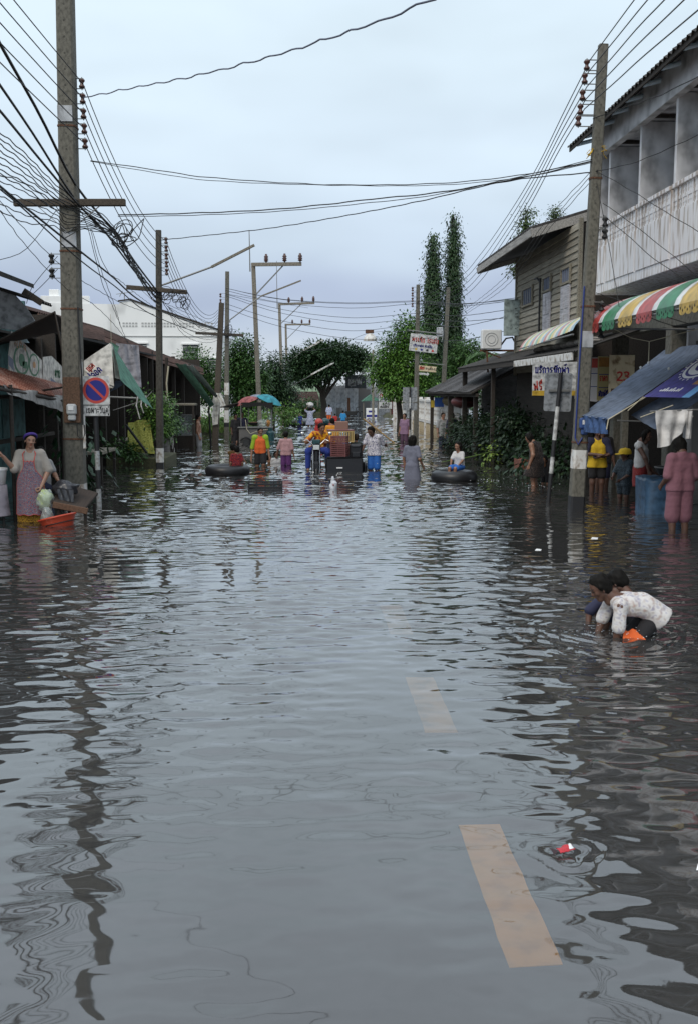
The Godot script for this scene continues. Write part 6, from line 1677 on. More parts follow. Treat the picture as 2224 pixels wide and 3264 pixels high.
func plants() -> void:
	var dk := [Color(.012, .035, .012), Color(.04, .085, .03)]
	var md := [Color(.025, .07, .015), Color(.07, .15, .035)]
	var br := [Color(.04, .11, .015), Color(.13, .25, .04)]
	tree("big dark spreading rain tree at the end of the street", V(1.62, ROAD, -87), V(1.7, 2.3, -87), .34, [[V(.0, 4.2, -87), V(1.9, .75, 2.2)], [V(1.4, 5.2, -87.5), V(2.2, .75, 2.5)], [V(3.4, 5.0, -87), V(2.2, .75, 2.4)], [V(4.5, 4.65, -87), V(1.4, .6, 2)], [V(2.4, 4.1, -86), V(1.7, .6, 2)], [V(.4, 3.3, -86), V(1.6, .5, 1.6)], [V(-.8, 3.7, -87), V(1.0, .5, 1.2)], [V(-.4, 4.9, -87), V(1.3, .45, 1.5)], [V(2.3, 5.75, -87.4), V(2.4, .35, 2.2)], [V(5.2, 5.0, -87), V(.9, .4, 1.2)]], 26000, .27, dk, {"name": "rain_tree", "droop": .1, "clump": 16, "fill": .6})
	tree("rounded dark tree in front of the white building", V(-5.7, ROAD, -53), V(-5.7, 2, -53), .16, [[V(-5.7, 3.1, -53), V(1.1, 1.2, 1)], [V(-6.4, 2.4, -53), V(.8, .8, .8)], [V(-5.0, 2.3, -53), V(.8, .9, .8)]], 11000, .16, md)
	tree("tall bushy tree beside the pole behind the food cart", V(-3.3, ROAD, -55), V(-3.3, 2.6, -55), .18, [[V(-3.3, 4.0, -55), V(.9, 1.25, .9)], [V(-3.9, 2.9, -55), V(.8, 1.0, .8)], [V(-2.7, 2.8, -55), V(.9, 1.1, .9)], [V(-3.2, 1.7, -54.5), V(1.1, .9, .9)]], 15000, .16, md, {"droop": .5})
	tree("feathery green tree between the two high-voltage poles", V(-1.9, ROAD, -60), V(-1.9, 2, -60), .15, [[V(-1.8, 3.1, -60), V(.8, 1.2, .8)], [V(-1.2, 2.0, -60), V(.8, .9, .8)], [V(-2.5, 2.2, -60), V(.8, 1.0, .8)]], 10000, .16, dk, {"droop": .5})
	tree("bright green leafy tree behind the white shop board", V(5.3, ROAD, -56), V(5.3, 2.4, -56), .2, [[V(5.9, 5.2, -56), V(.9, 1.2, 1)], [V(5.0, 4.2, -56), V(1.1, 1.0, 1)], [V(4.4, 3.3, -56), V(.9, .9, .9)], [V(5.8, 3.4, -55.6), V(1.2, 1.1, 1)], [V(5.1, 2.5, -55.6), V(1.1, .8, .9)], [V(6.6, 2.4, -55.6), V(1.0, 1.0, .9)]], 19000, .17, br, {"droop": .5})
	tree("lower leafy tree to the side of the two tall column trees", V(8.9, ROAD, -57), V(8.9, 2.2, -57), .18, [[V(9.3, 4.2, -57), V(1.1, .9, 1)], [V(8.7, 3.1, -57), V(1.3, .9, 1)], [V(9.8, 3.0, -57), V(.9, .8, 1)]], 10000, .17, md, {"droop": .5})
	# the two columnar trees
	for q in [[V(7.66, ROAD, -60), 11.6, "shorter of the two tall drooping column trees"], [V(9.0, ROAD, -61), 12.9, "taller of the two tall drooping column trees"]]:
		var lobes := []
		var y := 1.6
		while y < q[1] - .15:
			var u: float = (y - 1.6) / (q[1] - 1.6)
			var rr := .6 * pow(1 - u, .8) + .02
			lobes.append([V(q[0].x + rng.randf_range(-.1, .1) * (1 - u), y, q[0].z), V(rr, .45 * (1.15 - u), rr)])
			y += .42 * (1.2 - u * .7)
		tree(q[2], q[0], V(q[0].x, q[1] - .4, q[0].z), .16, lobes, 48000, .15, [Color(.012, .036, .012), Color(.04, .085, .025)], {"name": "column_tree", "droop": 1.5, "limbs": false, "clump": 10, "fill": .7})
	for q in [[V(13.2, ROAD, -60), 12.95, .75, "pointed tree tip rising behind the wooden house roof"], [V(14.9, ROAD, -60), 13.05, .8, "second rounded tree tip behind the wooden house roof"]]:
		var lobes := []
		for k in 5: lobes.append([V(q[0].x, q[1] - .5 - k * .75, q[0].z), V(.28 + .2 * k, .5, .28 + .2 * k)])
		tree(q[3], q[0], V(q[0].x, q[1] - .6, q[0].z), .15, lobes, 5000, .16, [Color(.03, .07, .015), Color(.11, .13, .03)], {"name": "column_tree", "droop": 1.0, "limbs": false})
	palm("palm behind the air conditioner on its bracket", V(7.9, ROAD, -41), V(7.9, 3.4, -41), 13, 1.5, md)
	palm("small palm above the market roof in front of the white building", V(-6.6, ROAD, -52), V(-6.6, 3.5, -52), 12, 1.2, [Color(.05, .08, .03), Color(.12, .15, .06)])
	# dark hedge before the porch house
	var ix := 0
	for q in [[V(6.75, WALK, -25.4), 1.3], [V(6.6, WALK, -27.4), 1.5], [V(6.35, WALK, -29.3), 1.6], [V(6.1, WALK, -31.0), 1.6], [V(6.0, WALK, -32.8), 1.5], [V(5.95, WALK, -34.6), 1.4], [V(5.9, WALK, -36.4), 1.25]]:
		var k := int(-q[0].z * 10) % 3
		var lob := []
		for j in 5: lob.append([q[0] + V(rng.randf_range(-.35, .35), q[1] * (.3 + .16 * j), rng.randf_range(-.7, .7)), V(.5, .38, .6)])
		bush(["low dark shrub nearest the striped sign post", "tall dark shrub beside the laundry board", "dark shrub behind the red brick planter", "dense dark shrub in front of the arched window", "dark shrub beside the small white board", "large-leaved dark shrub below the lean-to eave", "farthest dark shrub of the hedge, by the porch post"][ix], q[0], lob, 2600, .11 + .03 * k, [Color(.006, .018, .007), Color(.022, .05, .018)], "shrub")
		ix += 1
	bush("pot of bright yellow-green leaves among the dark shrubs", V(5.35, WALK, -28.6), [[V(5.35, .3, -28.6), V(.1, .26, .1)]], 130, .11, [Color(.1, .18, .02), Color(.2, .28, .05)], "potted_plant")
	bush("broad-leaved plant with glossy leaves beside the woman with bare arm", V(5.4, WALK, -25.2), [[V(5.6, .2, -25.4), V(.25, .22, .25)]], 120, .2, [Color(.008, .026, .01), Color(.02, .05, .018)], "potted_plant", .8)
	var cr := thing("vine", "long trailing green shoot lying on the water below the hedge", "vine", V(4.8, 0, -29))
	wp("runner", B.new().tube([V(5.6, .25, -30.2), V(5.0, .18, -29.5), V(4.5, .12, -29.2), V(4.0, .05, -29)], .02, .01), M.vine, cr)
	# planter and stall plants on the market side
	bush("round leafy bush in the mossy planter", V(-4.5, .2, -30.1), [[V(-4.45, 1.5, -30), V(.42, .5, .42)], [V(-4.2, 1.05, -29.9), V(.38, .42, .4)], [V(-4.75, 1.75, -30.2), V(.3, .36, .3)], [V(-4.2, 1.8, -30.2), V(.25, .3, .3)]], 2600, .1, br)
	bush("low fern clump at the corner of the planter", V(-5.2, .2, -29.3), [[V(-5.3, .45, -29.2), V(.4, .22, .3)], [V(-4.9, .35, -29.0), V(.25, .16, .25)]], 900, .12, md)
	bush("tall broad-leaved dark plants behind the no-parking sign post", V(-4.75, WALK, -21.7), [[V(-4.78, .45, -21.6), V(.25, .4, .4)], [V(-4.75, 1.0, -21.7), V(.2, .4, .3)], [V(-5.0, 1.3, -21.8), V(.2, .35, .3)]], 260, .2, [Color(.01, .034, .014), Color(.022, .07, .025)], "broadleaf_plant", 1.0)
	bush("leafy climber on the wrapped stall post", V(-4.6, WALK, -35.4), [[V(-4.75, 1.2, -35.5), V(.3, .5, .3)], [V(-4.5, .9, -35.4), V(.35, .25, .25)]], 700, .12, md)
	bush("scrub at the foot of the poles behind the food cart", V(-3.8, 0, -50), [[V(-4.6, .7, -50), V(.9, .5, .8)], [V(-2.6, .7, -52), V(.9, .5, .8)], [V(-1.0, .8, -58), V(.8, .6, .8)]], 2600, .16, br)
	bush("green weeds in front of the low house by the big tree", V(.3, 0, -92), [[V(-.6, .7, -92), V(1.0, .45, .5)], [V(.6, .8, -92), V(.9, .5, .5)]], 1600, .2, md)
	# the wood that closes the view
	var far := []
	for k in 34: far.append([V(-75 + k * 4.6 + rng.randf(), 1.6, -150 - 12 * rng.randf()), V(3.6, 3.2 + rng.randf() * 1.2, 2.5)])
	for k in 5: far.append([V(-8 + k * 2.2, 1.2, -104 - rng.randf() * 3), V(1.6, 1.6, 1.2)])
	for k in 4: far.append([V(8.5 + k * 2.4, 1.6, -92 - rng.randf() * 3), V(1.8, 2.4, 1.4)])
	var wd := mesh_part("distant_wood", foliage(far, 30000, .5, dk, .2, 12).done(), M.leaf, self)
	wd.set_meta("kind", "stuff")
	wd.set_meta("label", "dark green wood closing the view at the end of the street")
	# grass on the banks
	var b := B.new()
	for k in 5200:
		var z := -47.0 - 33.0 * pow(rng.randf(), 1.6)
		var p := V(rng.randf_range(-9.0, -2.6), .15, z) if k % 4 else V(rng.randf_range(-3.5, 8.5), .2, -93.0 - rng.randf() * 5)
		b.col = Color(.06, .12, .02).lerp(Color(.17, .24, .06), rng.randf())
		leaf(b, p, V(rng.randf_range(-.4, .4), 1, rng.randf_range(-.4, .4)).normalized(), rng.randf_range(.25, .6), .03)
	var gr := mesh_part("grass", b.done(), M.leaf, self)
	gr.set_meta("kind", "stuff")
	gr.set_meta("label", "rank green grass on the banks behind the food cart")

# ---------- bodies: smooth union of tapered capsules, meshed as surface nets ----------
# bones: [a, b, ra, rb]; cuts: [point, normal] keep the side the normal points away from
func nets(bones: Array, cell: float, k: float, cuts := [], wob := 0.0) -> B:
	var lo := V(1e9, 1e9, 1e9)
	var hi := -lo
	for q in bones:
		var r: float = maxf(q[2], q[3]) + cell * 2
		lo = lo.min(q[0] - V(r, r, r)).min(q[1] - V(r, r, r))
		hi = hi.max(q[0] + V(r, r, r)).max(q[1] + V(r, r, r))
	var nx := int((hi.x - lo.x) / cell) + 2
	var ny := int((hi.y - lo.y) / cell) + 2
	var nz := int((hi.z - lo.z) / cell) + 2
	var f := PackedFloat32Array()
	f.resize(nx * ny * nz)
	f.fill(9.0)
	var sy := nx
	var sz := nx * ny
	for q in bones:
		var a: Vector3 = q[0]
		var ab: Vector3 = q[1] - a
		var ra: float = q[2]
		var dr: float = q[3] - ra
		var il := 1.0 / maxf(ab.length_squared(), 1e-9)
		var m: float = maxf(q[2], q[3]) + k + cell * 2
		var l0: Vector3 = (a.min(q[1]) - V(m, m, m) - lo) / cell
		var l1: Vector3 = (a.max(q[1]) + V(m, m, m) - lo) / cell
		for z in range(maxi(0, int(l0.z)), mini(nz, int(l1.z) + 2)):
			for y in range(maxi(0, int(l0.y)), mini(ny, int(l1.y) + 2)):
				var at := y * sy + z * sz
				for x in range(maxi(0, int(l0.x)), mini(nx, int(l1.x) + 2)):
					var p := Vector3(lo.x + x * cell, lo.y + y * cell, lo.z + z * cell) - a
					var t := clampf(p.dot(ab) * il, 0, 1)
					var d := (p - ab * t).length() - ra - dr * t
					var o := f[at + x]
					var h := maxf(k - absf(d - o), 0.0) / k
					f[at + x] = minf(d, o) - h * h * k * .25
	for c in cuts:
		for z in nz:
			for y in ny:
				for x in nx:
					var d: float = (Vector3(lo.x + x * cell, lo.y + y * cell, lo.z + z * cell) - c[0]).dot(c[1])
					var at := x + y * sy + z * sz
					if d > f[at]: f[at] = d
	if wob > 0:
		var ns := FastNoiseLite.new()
		ns.seed = 3; ns.frequency = 1.0 / (cell * 7.0); ns.fractal_octaves = 2
		for z in nz:
			for y in ny:
				for x in nx:
					var at := x + y * sy + z * sz
					if absf(f[at]) < cell * 3: f[at] += wob * ns.get_noise_3d(lo.x + x * cell, (lo.y + y * cell) * .5, lo.z + z * cell)
	var b := B.new()
	var id := PackedInt32Array()
	id.resize(nx * ny * nz)
	id.fill(-1)
	var off := [0, 1, sy, sy + 1, sz, sz + 1, sz + sy, sz + sy + 1]
	var ed := [[0, 1], [2, 3], [4, 5], [6, 7], [0, 2], [1, 3], [4, 6], [5, 7], [0, 4], [1, 5], [2, 6], [3, 7]]
	for z in nz - 1:
		for y in ny - 1:
			var at0 := y * sy + z * sz
			for x in nx - 1:
				var at := at0 + x
				var s0 := f[at] < 0
				var same := true
				for j in range(1, 8):
					if (f[at + off[j]] < 0) != s0:
						same = false
						break
				if same: continue
				var sum := Vector3.ZERO
				var cnt := 0
				for e in ed:
					var va := f[at + off[e[0]]]
					var vb := f[at + off[e[1]]]
					if (va < 0) == (vb < 0): continue
					var u := va / (va - vb)
					var pa := Vector3(e[0] & 1, (e[0] >> 1) & 1, e[0] >> 2)
					var pb := Vector3(e[1] & 1, (e[1] >> 1) & 1, e[1] >> 2)
					sum += pa.lerp(pb, u)
					cnt += 1
				sum /= cnt
				var c := []
				for j in 8: c.append(f[at + off[j]])
				var n := Vector3(c[1] - c[0] + c[3] - c[2] + c[5] - c[4] + c[7] - c[6], c[2] - c[0] + c[3] - c[1] + c[6] - c[4] + c[7] - c[5], c[4] - c[0] + c[5] - c[1] + c[6] - c[2] + c[7] - c[3])
				id[at] = b.put(lo + (Vector3(x, y, z) + sum) * cell, n.normalized())
	for z in range(1, nz - 1):
		for y in range(1, ny - 1):
			for x in range(1, nx - 1):
				var at := x + y * sy + z * sz
				var s := f[at] < 0
				for ax in 3:
					var st: int = [1, sy, sz][ax]
					if (f[at + st] < 0) == s: continue
					var u: int = [sy, sz, 1][ax]
					var w: int = [sz, 1, sy][ax]
					var q := [id[at - u - w], id[at - w], id[at], id[at - u]]
					if q.min() < 0: continue
					if s: b.i.append_array([q[0], q[2], q[1], q[0], q[3], q[2]])
					else: b.i.append_array([q[0], q[1], q[2], q[0], q[2], q[3]])
	return b

var head_raw := []
var hair_raw := {}
var hand_raw := []
var fist_raw := []

func canon() -> void:
	# head of height 1, chin at -0.5, looking along +z
	var sk := [[V(0, .14, -.08), V(0, .14, .02), .36, .35], [V(0, .02, .12), V(0, -.1, .16), .26, .22], [V(-.14, -.2, .02), V(0, -.38, .2), .13, .11], [V(.14, -.2, .02), V(0, -.38, .2), .13, .11], [V(0, -.2, .18), V(0, -.36, .2), .15, .11], [V(0, .05, .34), V(0, -.1, .42), .03, .05], [V(-.05, -.12, .37), V(.05, -.12, .37), .045, .045], [V(-.07, -.24, .31), V(.07, -.24, .31), .045, .045], [V(-.17, .1, .27), V(.17, .1, .27), .07, .07], [V(-.36, .02, -.02), V(-.38, -.1, -.01), .05, .035], [V(.36, .02, -.02), V(.38, -.1, -.01), .05, .035], [V(0, -.15, -.1), V(0, -.62, -.1), .2, .2], [V(-.17, -.06, .24), V(-.17, -.06, .24), .11, .11], [V(.17, -.06, .24), V(.17, -.06, .24), .11, .11]]
	var b := nets(sk, .035, .07)
	for k in b.v.size():
		var p := b.v[k]
		if p.z > .15:
			for s in [-1, 1]:
				if pow((p.x - s * .155) / .075, 2) + pow((p.y - .035) / .035, 2) < 1: b.c[k] = Color(.08, .07, .07)
				if pow((p.x - s * .16) / .1, 2) + pow((p.y - .13) / .025, 2) < 1: b.c[k] = Color(.15, .12, .1)
			if pow(p.x / .115, 2) + pow((p.y + .245) / .042, 2) < 1: b.c[k] = Color(.85, .5, .48)
	head_raw = b.raw()
	var cap := [[V(0, .17, -.1), V(0, .17, .0), .41, .40], [V(0, .0, -.16), V(0, .1, -.1), .36, .38], [V(-.3, .1, -.02), V(-.33, -.06, -.02), .1, .05], [V(.3, .1, -.02), V(.33, -.06, -.02), .1, .05]]
	hair_raw.short = nets(cap, .04, .08, [[V(0, .2, .2), V(0, -.55, .83).normalized()], [V(0, -.28, 0), V(0, -1, .1).normalized()]], .05).raw()
	var bob := cap.duplicate()
	bob.append_array([[V(-.34, .1, -.1), V(-.36, -.42, -.06), .14, .12], [V(.34, .1, -.1), V(.36, -.42, -.06), .14, .12], [V(0, .0, -.34), V(0, -.45, -.26), .2, .17], [V(-.2, .0, -.3), V(-.2, -.45, -.22), .18, .15], [V(.2, .0, -.3), V(.2, -.45, -.22), .18, .15]])
	hair_raw.bob = nets(bob, .045, .1, [[V(0, .2, .2), V(0, -.5, .83).normalized()], [V(0, -.5, 0), V(0, -1, 0)]], .05).raw()
	var tail := cap.duplicate()
	tail.append_array([[V(0, .05, -.45), V(0, -.35, -.4), .12, .1], [V(0, -.35, -.4), V(0, -.75, -.36), .1, .05]])
	hair_raw.tail = nets(tail, .045, .08, [[V(0, .2, .2), V(0, -.55, .83).normalized()]], .05).raw()
	# right hand of length 1 hanging down (-y), palm to -z... thumb forward (+z)
	for pose in 2:
		var hb := [[V(-.02, -.05, -.1), V(-.02, -.42, -.17), .09, .085], [V(-.02, -.05, .0), V(-.02, -.44, .0), .095, .085], [V(-.02, -.05, .1), V(-.02, -.42, .15), .09, .08]]
		for q in 4:
			var z := .17 - q * .112
			var l: float = [.42, .48, .44, .34][q]
			var a := V(-.02, -.44, z)
			var bend := .35 + .1 * q if pose == 0 else 1.25
			var m := a + V(sin(bend * .5), -cos(bend * .5), .05 - q * .03) * l * .52
			var t := m + V(sin(bend * 1.6), -cos(bend * 1.6), 0) * l * .5
			hb.append([a, m, .056, .05]); hb.append([m, t, .05, .04])
		var tb := V(0, -.14, .13)
		var tm := tb + V(.08 + .1 * pose, -.16, .12 - .04 * pose)
		hb.append([tb, tm, .075, .06]); hb.append([tm, tm + V(.06 + .12 * pose, -.17, .03 - .1 * pose), .058, .045])
		var r := nets(hb, .03, .035).raw()
		if pose: fist_raw = r
		else: hand_raw = r

const JOINTS := {"hd": [0, .935, .01], "nk": [0, .86, -.01], "shl": [.105, .812, -.01], "shr": [-.105, .812, -.01], "ell": [.14, .635, -.02], "elr": [-.14, .635, -.02], "wrl": [.155, .485, .03], "wrr": [-.155, .485, .03], "ch": [0, .74, 0], "ws": [0, .62, 0], "hpl": [.055, .52, 0], "hpr": [-.055, .52, 0], "knl": [.06, .28, .015], "knr": [-.06, .28, .015], "anl": [.065, .045, -.01], "anr": [-.065, .045, -.01]}

# wear: list of [part name, kind, material, a, b]; o: hair, skin, hs (head height), girth, look [yaw, pitch, roll], cell
func person(label: String, at: Vector3, yaw: float, h: float, pose := {}, wear := [], o := {}) -> Node3D:
	var p := thing("person", label, "person", at, o.get("group", ""), yaw)
	var J := {}
	for k in JOINTS: J[k] = V(JOINTS[k][0], JOINTS[k][1], JOINTS[k][2]) * h
	for k in pose: J[k] = V(pose[k][0], pose[k][1], pose[k][2]) * (1.0 if o.get("m", false) else h)
	var gi: float = o.get("girth", 1.0)
	var cell: float = o.get("cell", .02)
	var hs: float = o.get("hs", h / 7.3)
	var w := h * gi
	var side: Vector3 = (J.shl - J.shr).normalized()
	var bones := [[J.nk, J.hd, .034 * w, .032 * w], [J.shl, J.shr, .038 * w, .038 * w], [J.ch + side * .042 * w, J.ws + side * .032 * w, .06 * w, .054 * w], [J.ch - side * .042 * w, J.ws - side * .032 * w, .06 * w, .054 * w], [J.ws + side * .03 * w, J.hpl, .06 * w, .064 * w], [J.ws - side * .03 * w, J.hpr, .06 * w, .064 * w], [J.ch, J.nk, .06 * w, .036 * w]]
	for s in ["l", "r"]:
		bones.append([J["sh" + s], J["el" + s], .034 * w, .026 * w]); bones.append([J["el" + s], J["wr" + s], .026 * w, .018 * w])
		bones.append([J["hp" + s], J["kn" + s], .056 * w, .036 * w]); bones.append([J["kn" + s], J["an" + s], .036 * w, .022 * w])
		bones.append([J["an" + s] + V(0, -.012 * h, -.015 * h), J["an" + s] + V(0, -.025 * h, .085 * h), .024 * h, .018 * h])
	var b := nets(bones, cell, .022 * h)
	# head and hands, each finer than the body
	var look: Array = o.get("look", [0, 0, 0])
	var hb := Basis(Vector3.UP, look[0]) * Basis(Vector3.RIGHT, look[1]) * Basis(Vector3.BACK, look[2])
	var hx := Transform3D(hb.scaled_local(V(.94, 1, .94) * hs), J.hd)
	b.add(head_raw, hx)
	for s in ["l", "r"]:
		if o.get("nohand", "").contains(s): continue
		var d: Vector3 = (J["wr" + s] - J["el" + s]).normalized()
		var zf := V(0, 0, 1) if absf(d.z) < .8 else V(0, 1, 0)
		var x := (-d).cross(zf).normalized()
		var bs := Basis(x, -d, x.cross(-d))
		var len := h * .105
		var m := Vector3(len if s == "r" else -len, len, len)
		b.add(fist_raw if o.get("fist", "").contains(s) else hand_raw, Transform3D(bs * Basis.from_scale(m), J["wr" + s]))
	lp("body", b, M[o.get("skin", "skin")], p)
	if o.get("hair", "short") != "":
		lp("hair", B.new().add(hair_raw[o.get("hair", "short")], hx), M[o.get("haircol", "hair")], p)
	for c in wear:
		var q := []
		var cuts := []
		var e := .016 * h
		var loose: float = c[5] if c.size() > 5 else 1.0
		match c[1]:
			"shirt":
				# c[3] hem below the waist (share of waist-hip), c[4] sleeve share of the upper arm (above 1 runs down the forearm)
				var mid: Vector3 = (J.hpl + J.hpr) * .5
				var low: Vector3 = J.ws.lerp(mid, c[3])
				var ax: Vector3 = (low - J.ws).normalized()
				q = [[J.shl * .93 + J.shr * .07, J.shr * .93 + J.shl * .07, .041 * w + e * .25, .041 * w + e * .25], [J.ch + side * .042 * w, J.ws + side * .042 * w, .062 * w + e * .4, .06 * w + e * .6], [J.ch - side * .042 * w, J.ws - side * .042 * w, .062 * w + e * .4, .06 * w + e * .6], [J.ws + side * .042 * w, low + side * .046 * w * loose, .06 * w + e * .6, .064 * w * loose + e * .4], [J.ws - side * .042 * w, low - side * .046 * w * loose, .06 * w + e * .6, .064 * w * loose + e * .4], [J.ch, J.nk - (J.hd - J.nk) * .2, .058 * w, .038 * w]]
				for s in ["l", "r"]:
					if c[4] <= 0: continue
					var u: float = minf(c[4], 1.0)
					q.append([J["sh" + s], J["sh" + s].lerp(J["el" + s], u), .036 * w + e * .25, .033 * w + e * .55 * loose])
					if c[4] > 1: q.append([J["el" + s], J["el" + s].lerp(J["wr" + s], c[4] - 1), .03 * w + e * .5, .026 * w + e * .4])
				cuts.append([low + ax * .02 * h, ax])
			"sleeve":
				for s in ["l", "r"]:
					q.append([J["sh" + s].lerp(J["shr" if s == "l" else "shl"], .12), J["sh" + s], .052 * w + e * .4, .052 * w + e * .45])
					q.append([J["sh" + s], J["sh" + s].lerp(J["el" + s], .95), .046 * w + e * .35, .036 * w + e * .4])
			"shorts":
				var mid: Vector3 = (J.hpl + J.hpr) * .5
				q = [[J.ws.lerp(mid, .35) + side * .03 * w, J.hpl, .062 * w, .068 * w], [J.ws.lerp(mid, .35) - side * .03 * w, J.hpr, .062 * w, .068 * w]]
				for s in ["l", "r"]:
					var u: float = minf(c[3], 1.0)
					q.append([J["hp" + s], J["hp" + s].lerp(J["kn" + s], u), .063 * w, .05 * w * loose])
					if c[3] > 1: q.append([J["kn" + s], J["kn" + s].lerp(J["an" + s], c[3] - 1), .044 * w * loose, .036 * w * loose])
			"skirt":
				# from the waist to the share c[3] of the way from hip to ankle
				var mid: Vector3 = (J.hpl + J.hpr) * .5
				var kn: Vector3 = (J.knl + J.knr) * .5
				var an: Vector3 = (J.anl + J.anr) * .5
				var end: Vector3 = mid.lerp(kn, minf(c[3] * 2, 1)) if c[3] <= .5 else kn.lerp(an, c[3] * 2 - 1)
				q = [[J.ws, mid, .075 * w, .1 * w]]
				for j in 3: q.append([mid + side * (j - 1) * .035 * w, end + side * (j - 1) * .06 * w * loose, .085 * w, .085 * w * loose])
				cuts.append([end, (end - mid).normalized()])
		lp(c[0], nets(q, cell * .9, (.012 if c[1] == "shorts" else .024) * h, cuts, .004), M[c[2]], p)
	return p

func people_mats() -> void:
	for s in [["skin", Color(.26, .135, .085)], ["skin_dark", Color(.12, .06, .04)], ["skin_light", Color(.34, .19, .13)]]: mat(s[0], s[1], .5, {"vc": true, "sss": .15})
	mat("hair", Color(.009, .008, .007), .6, {"spec": .22}); mat("hair_crop", Color(.035, .025, .02), .7, {"spec": .25})
	var wrinkle := noise_tex(31, .03, [], 256)
	var cl := func(k, c, tx = null, sc := 1.6):
		var o := {"bump": wrinkle, "depth": .55, "scale": V(sc, sc, sc), "rim": .2}
		if tx: o.tex = tx
		mat(k, c, .85, o)
	for c in [["c_orange", Color(.66, .12, .025)], ["c_lime", Color(.28, .42, .02)], ["c_black", Color(.014, .013, .015)], ["c_pink", Color(.42, .24, .25)], ["c_purple", Color(.11, .03, .14)], ["c_blue", Color(.025, .05, .28)], ["c_brightblue", Color(.02, .12, .42)], ["c_white", Color(.55, .54, .53)], ["c_greydress", Color(.15, .155, .2)], ["c_mauve", Color(.22, .13, .2)], ["c_plum", Color(.08, .04, .07)], ["c_grey", Color(.25, .25, .25)], ["c_navy", Color(.018, .02, .05)], ["c_yellow", Color(.62, .40, .02)], ["c_rose", Color(.22, .095, .12)], ["c_darkgreen", Color(.02, .03, .025)], ["c_amber", Color(.62, .24, .02)], ["c_red", Color(.4, .03, .03)], ["c_beige", Color(.33, .30, .265)], ["c_violet", Color(.06, .03, .22)], ["c_skyblue", Color(.03, .25, .55)]]: cl.call(c[0], c[1])
	cl.call("c_floral", g(.62), noise_tex(41, .06, [[0.0, Color(.75, .5, .45)], [.25, Color(.84, .78, .74)], [.4, Color(.97, .95, .93)], [.62, Color(1, .98, .96)], [.72, Color(.8, .78, .84)], [1.0, Color(.6, .6, .68)]], 256, 0, 2), .9)
	cl.call("c_redprint", g(.6), noise_tex(42, .07, [[0.0, Color(.1, .12, .3)], [.45, Color(.25, .1, .2)], [.5, Color(.75, .12, .15)], [.7, Color(.8, .2, .2)], [1.0, Color(.9, .6, .3)]], 256, 0, 2), 2.0)
	cl.call("c_brownprint", g(.4), noise_tex(43, .08, [[0.0, Color(.2, .12, .06)], [.5, Color(.5, .35, .12)], [1.0, Color(.85, .65, .25)]], 256, 0, 2), 2.0)
	cl.call("c_rider", g(.9), noise_tex(44, .03, [[0.0, Color(.45, .1, .12)], [.44, Color(.6, .12, .14)], [.47, Color(.9, .62, .05)], [1.0, Color(.95, .7, .08)]], 256, 0, 2), 1.2)
	cl.call("c_apron", g(.5), noise_tex(45, .1, [[0.0, Color(.8, .2, .28)], [.36, Color(.7, .4, .45)], [.46, Color(.75, .7, .72)], [.56, Color(.8, .76, .76)], [.64, Color(.5, .52, .64)], [1.0, Color(.3, .33, .5)]], 256, 0, 2), 1.3)
	cl.call("c_sarong", g(.7), noise_tex(46, .09, [[0.0, Color(.2, .08, .05)], [.44, Color(.35, .15, .1)], [.5, Color(.8, .6, .1)], [1.0, Color(.85, .7, .2)]], 256, 0, 2), 2.5)
	cl.call("c_darkcheck", g(.5), noise_tex(47, .12, [[0.0, Color(.08, .05, .05)], [.62, Color(.12, .07, .06)], [.68, Color(.6, .5, .45)], [1.0, Color(.7, .6, .55)]], 256, 1, 1), 2.0)
	cl.call("c_darkfloral", g(.5), noise_tex(48, .1, [[0.0, Color(.06, .07, .1)], [.55, Color(.08, .1, .15)], [.62, Color(.5, .6, .65)], [1.0, Color(.6, .7, .75)]], 256, 0, 2), 2.5)
	cl.call("c_polka", g(.8), noise_tex(49, .14, [[0.0, Color(.95, .85, .82)], [.12, Color(.85, .65, .6)], [.2, Color(.55, .05, .07)], [1.0, Color(.5, .04, .06)]], 256, 1, 1), 3.0)
	cl.call("c_whiteprint", g(.75), noise_tex(50, .05, [[0.0, Color(.35, .35, .55)], [.34, Color(.5, .5, .62)], [.4, Color(.92, .9, .92)], [1.0, Color(.95, .93, .95)]], 256, 0, 2), 1.6)
	cl.call("c_bluedress", g(.75), noise_tex(51, .06, [[0.0, Color(.35, .42, .72)], [.45, Color(.6, .65, .82)], [.55, Color(.9, .9, .93)], [1.0, g(.95)]], 256, 0, 2), 1.2)

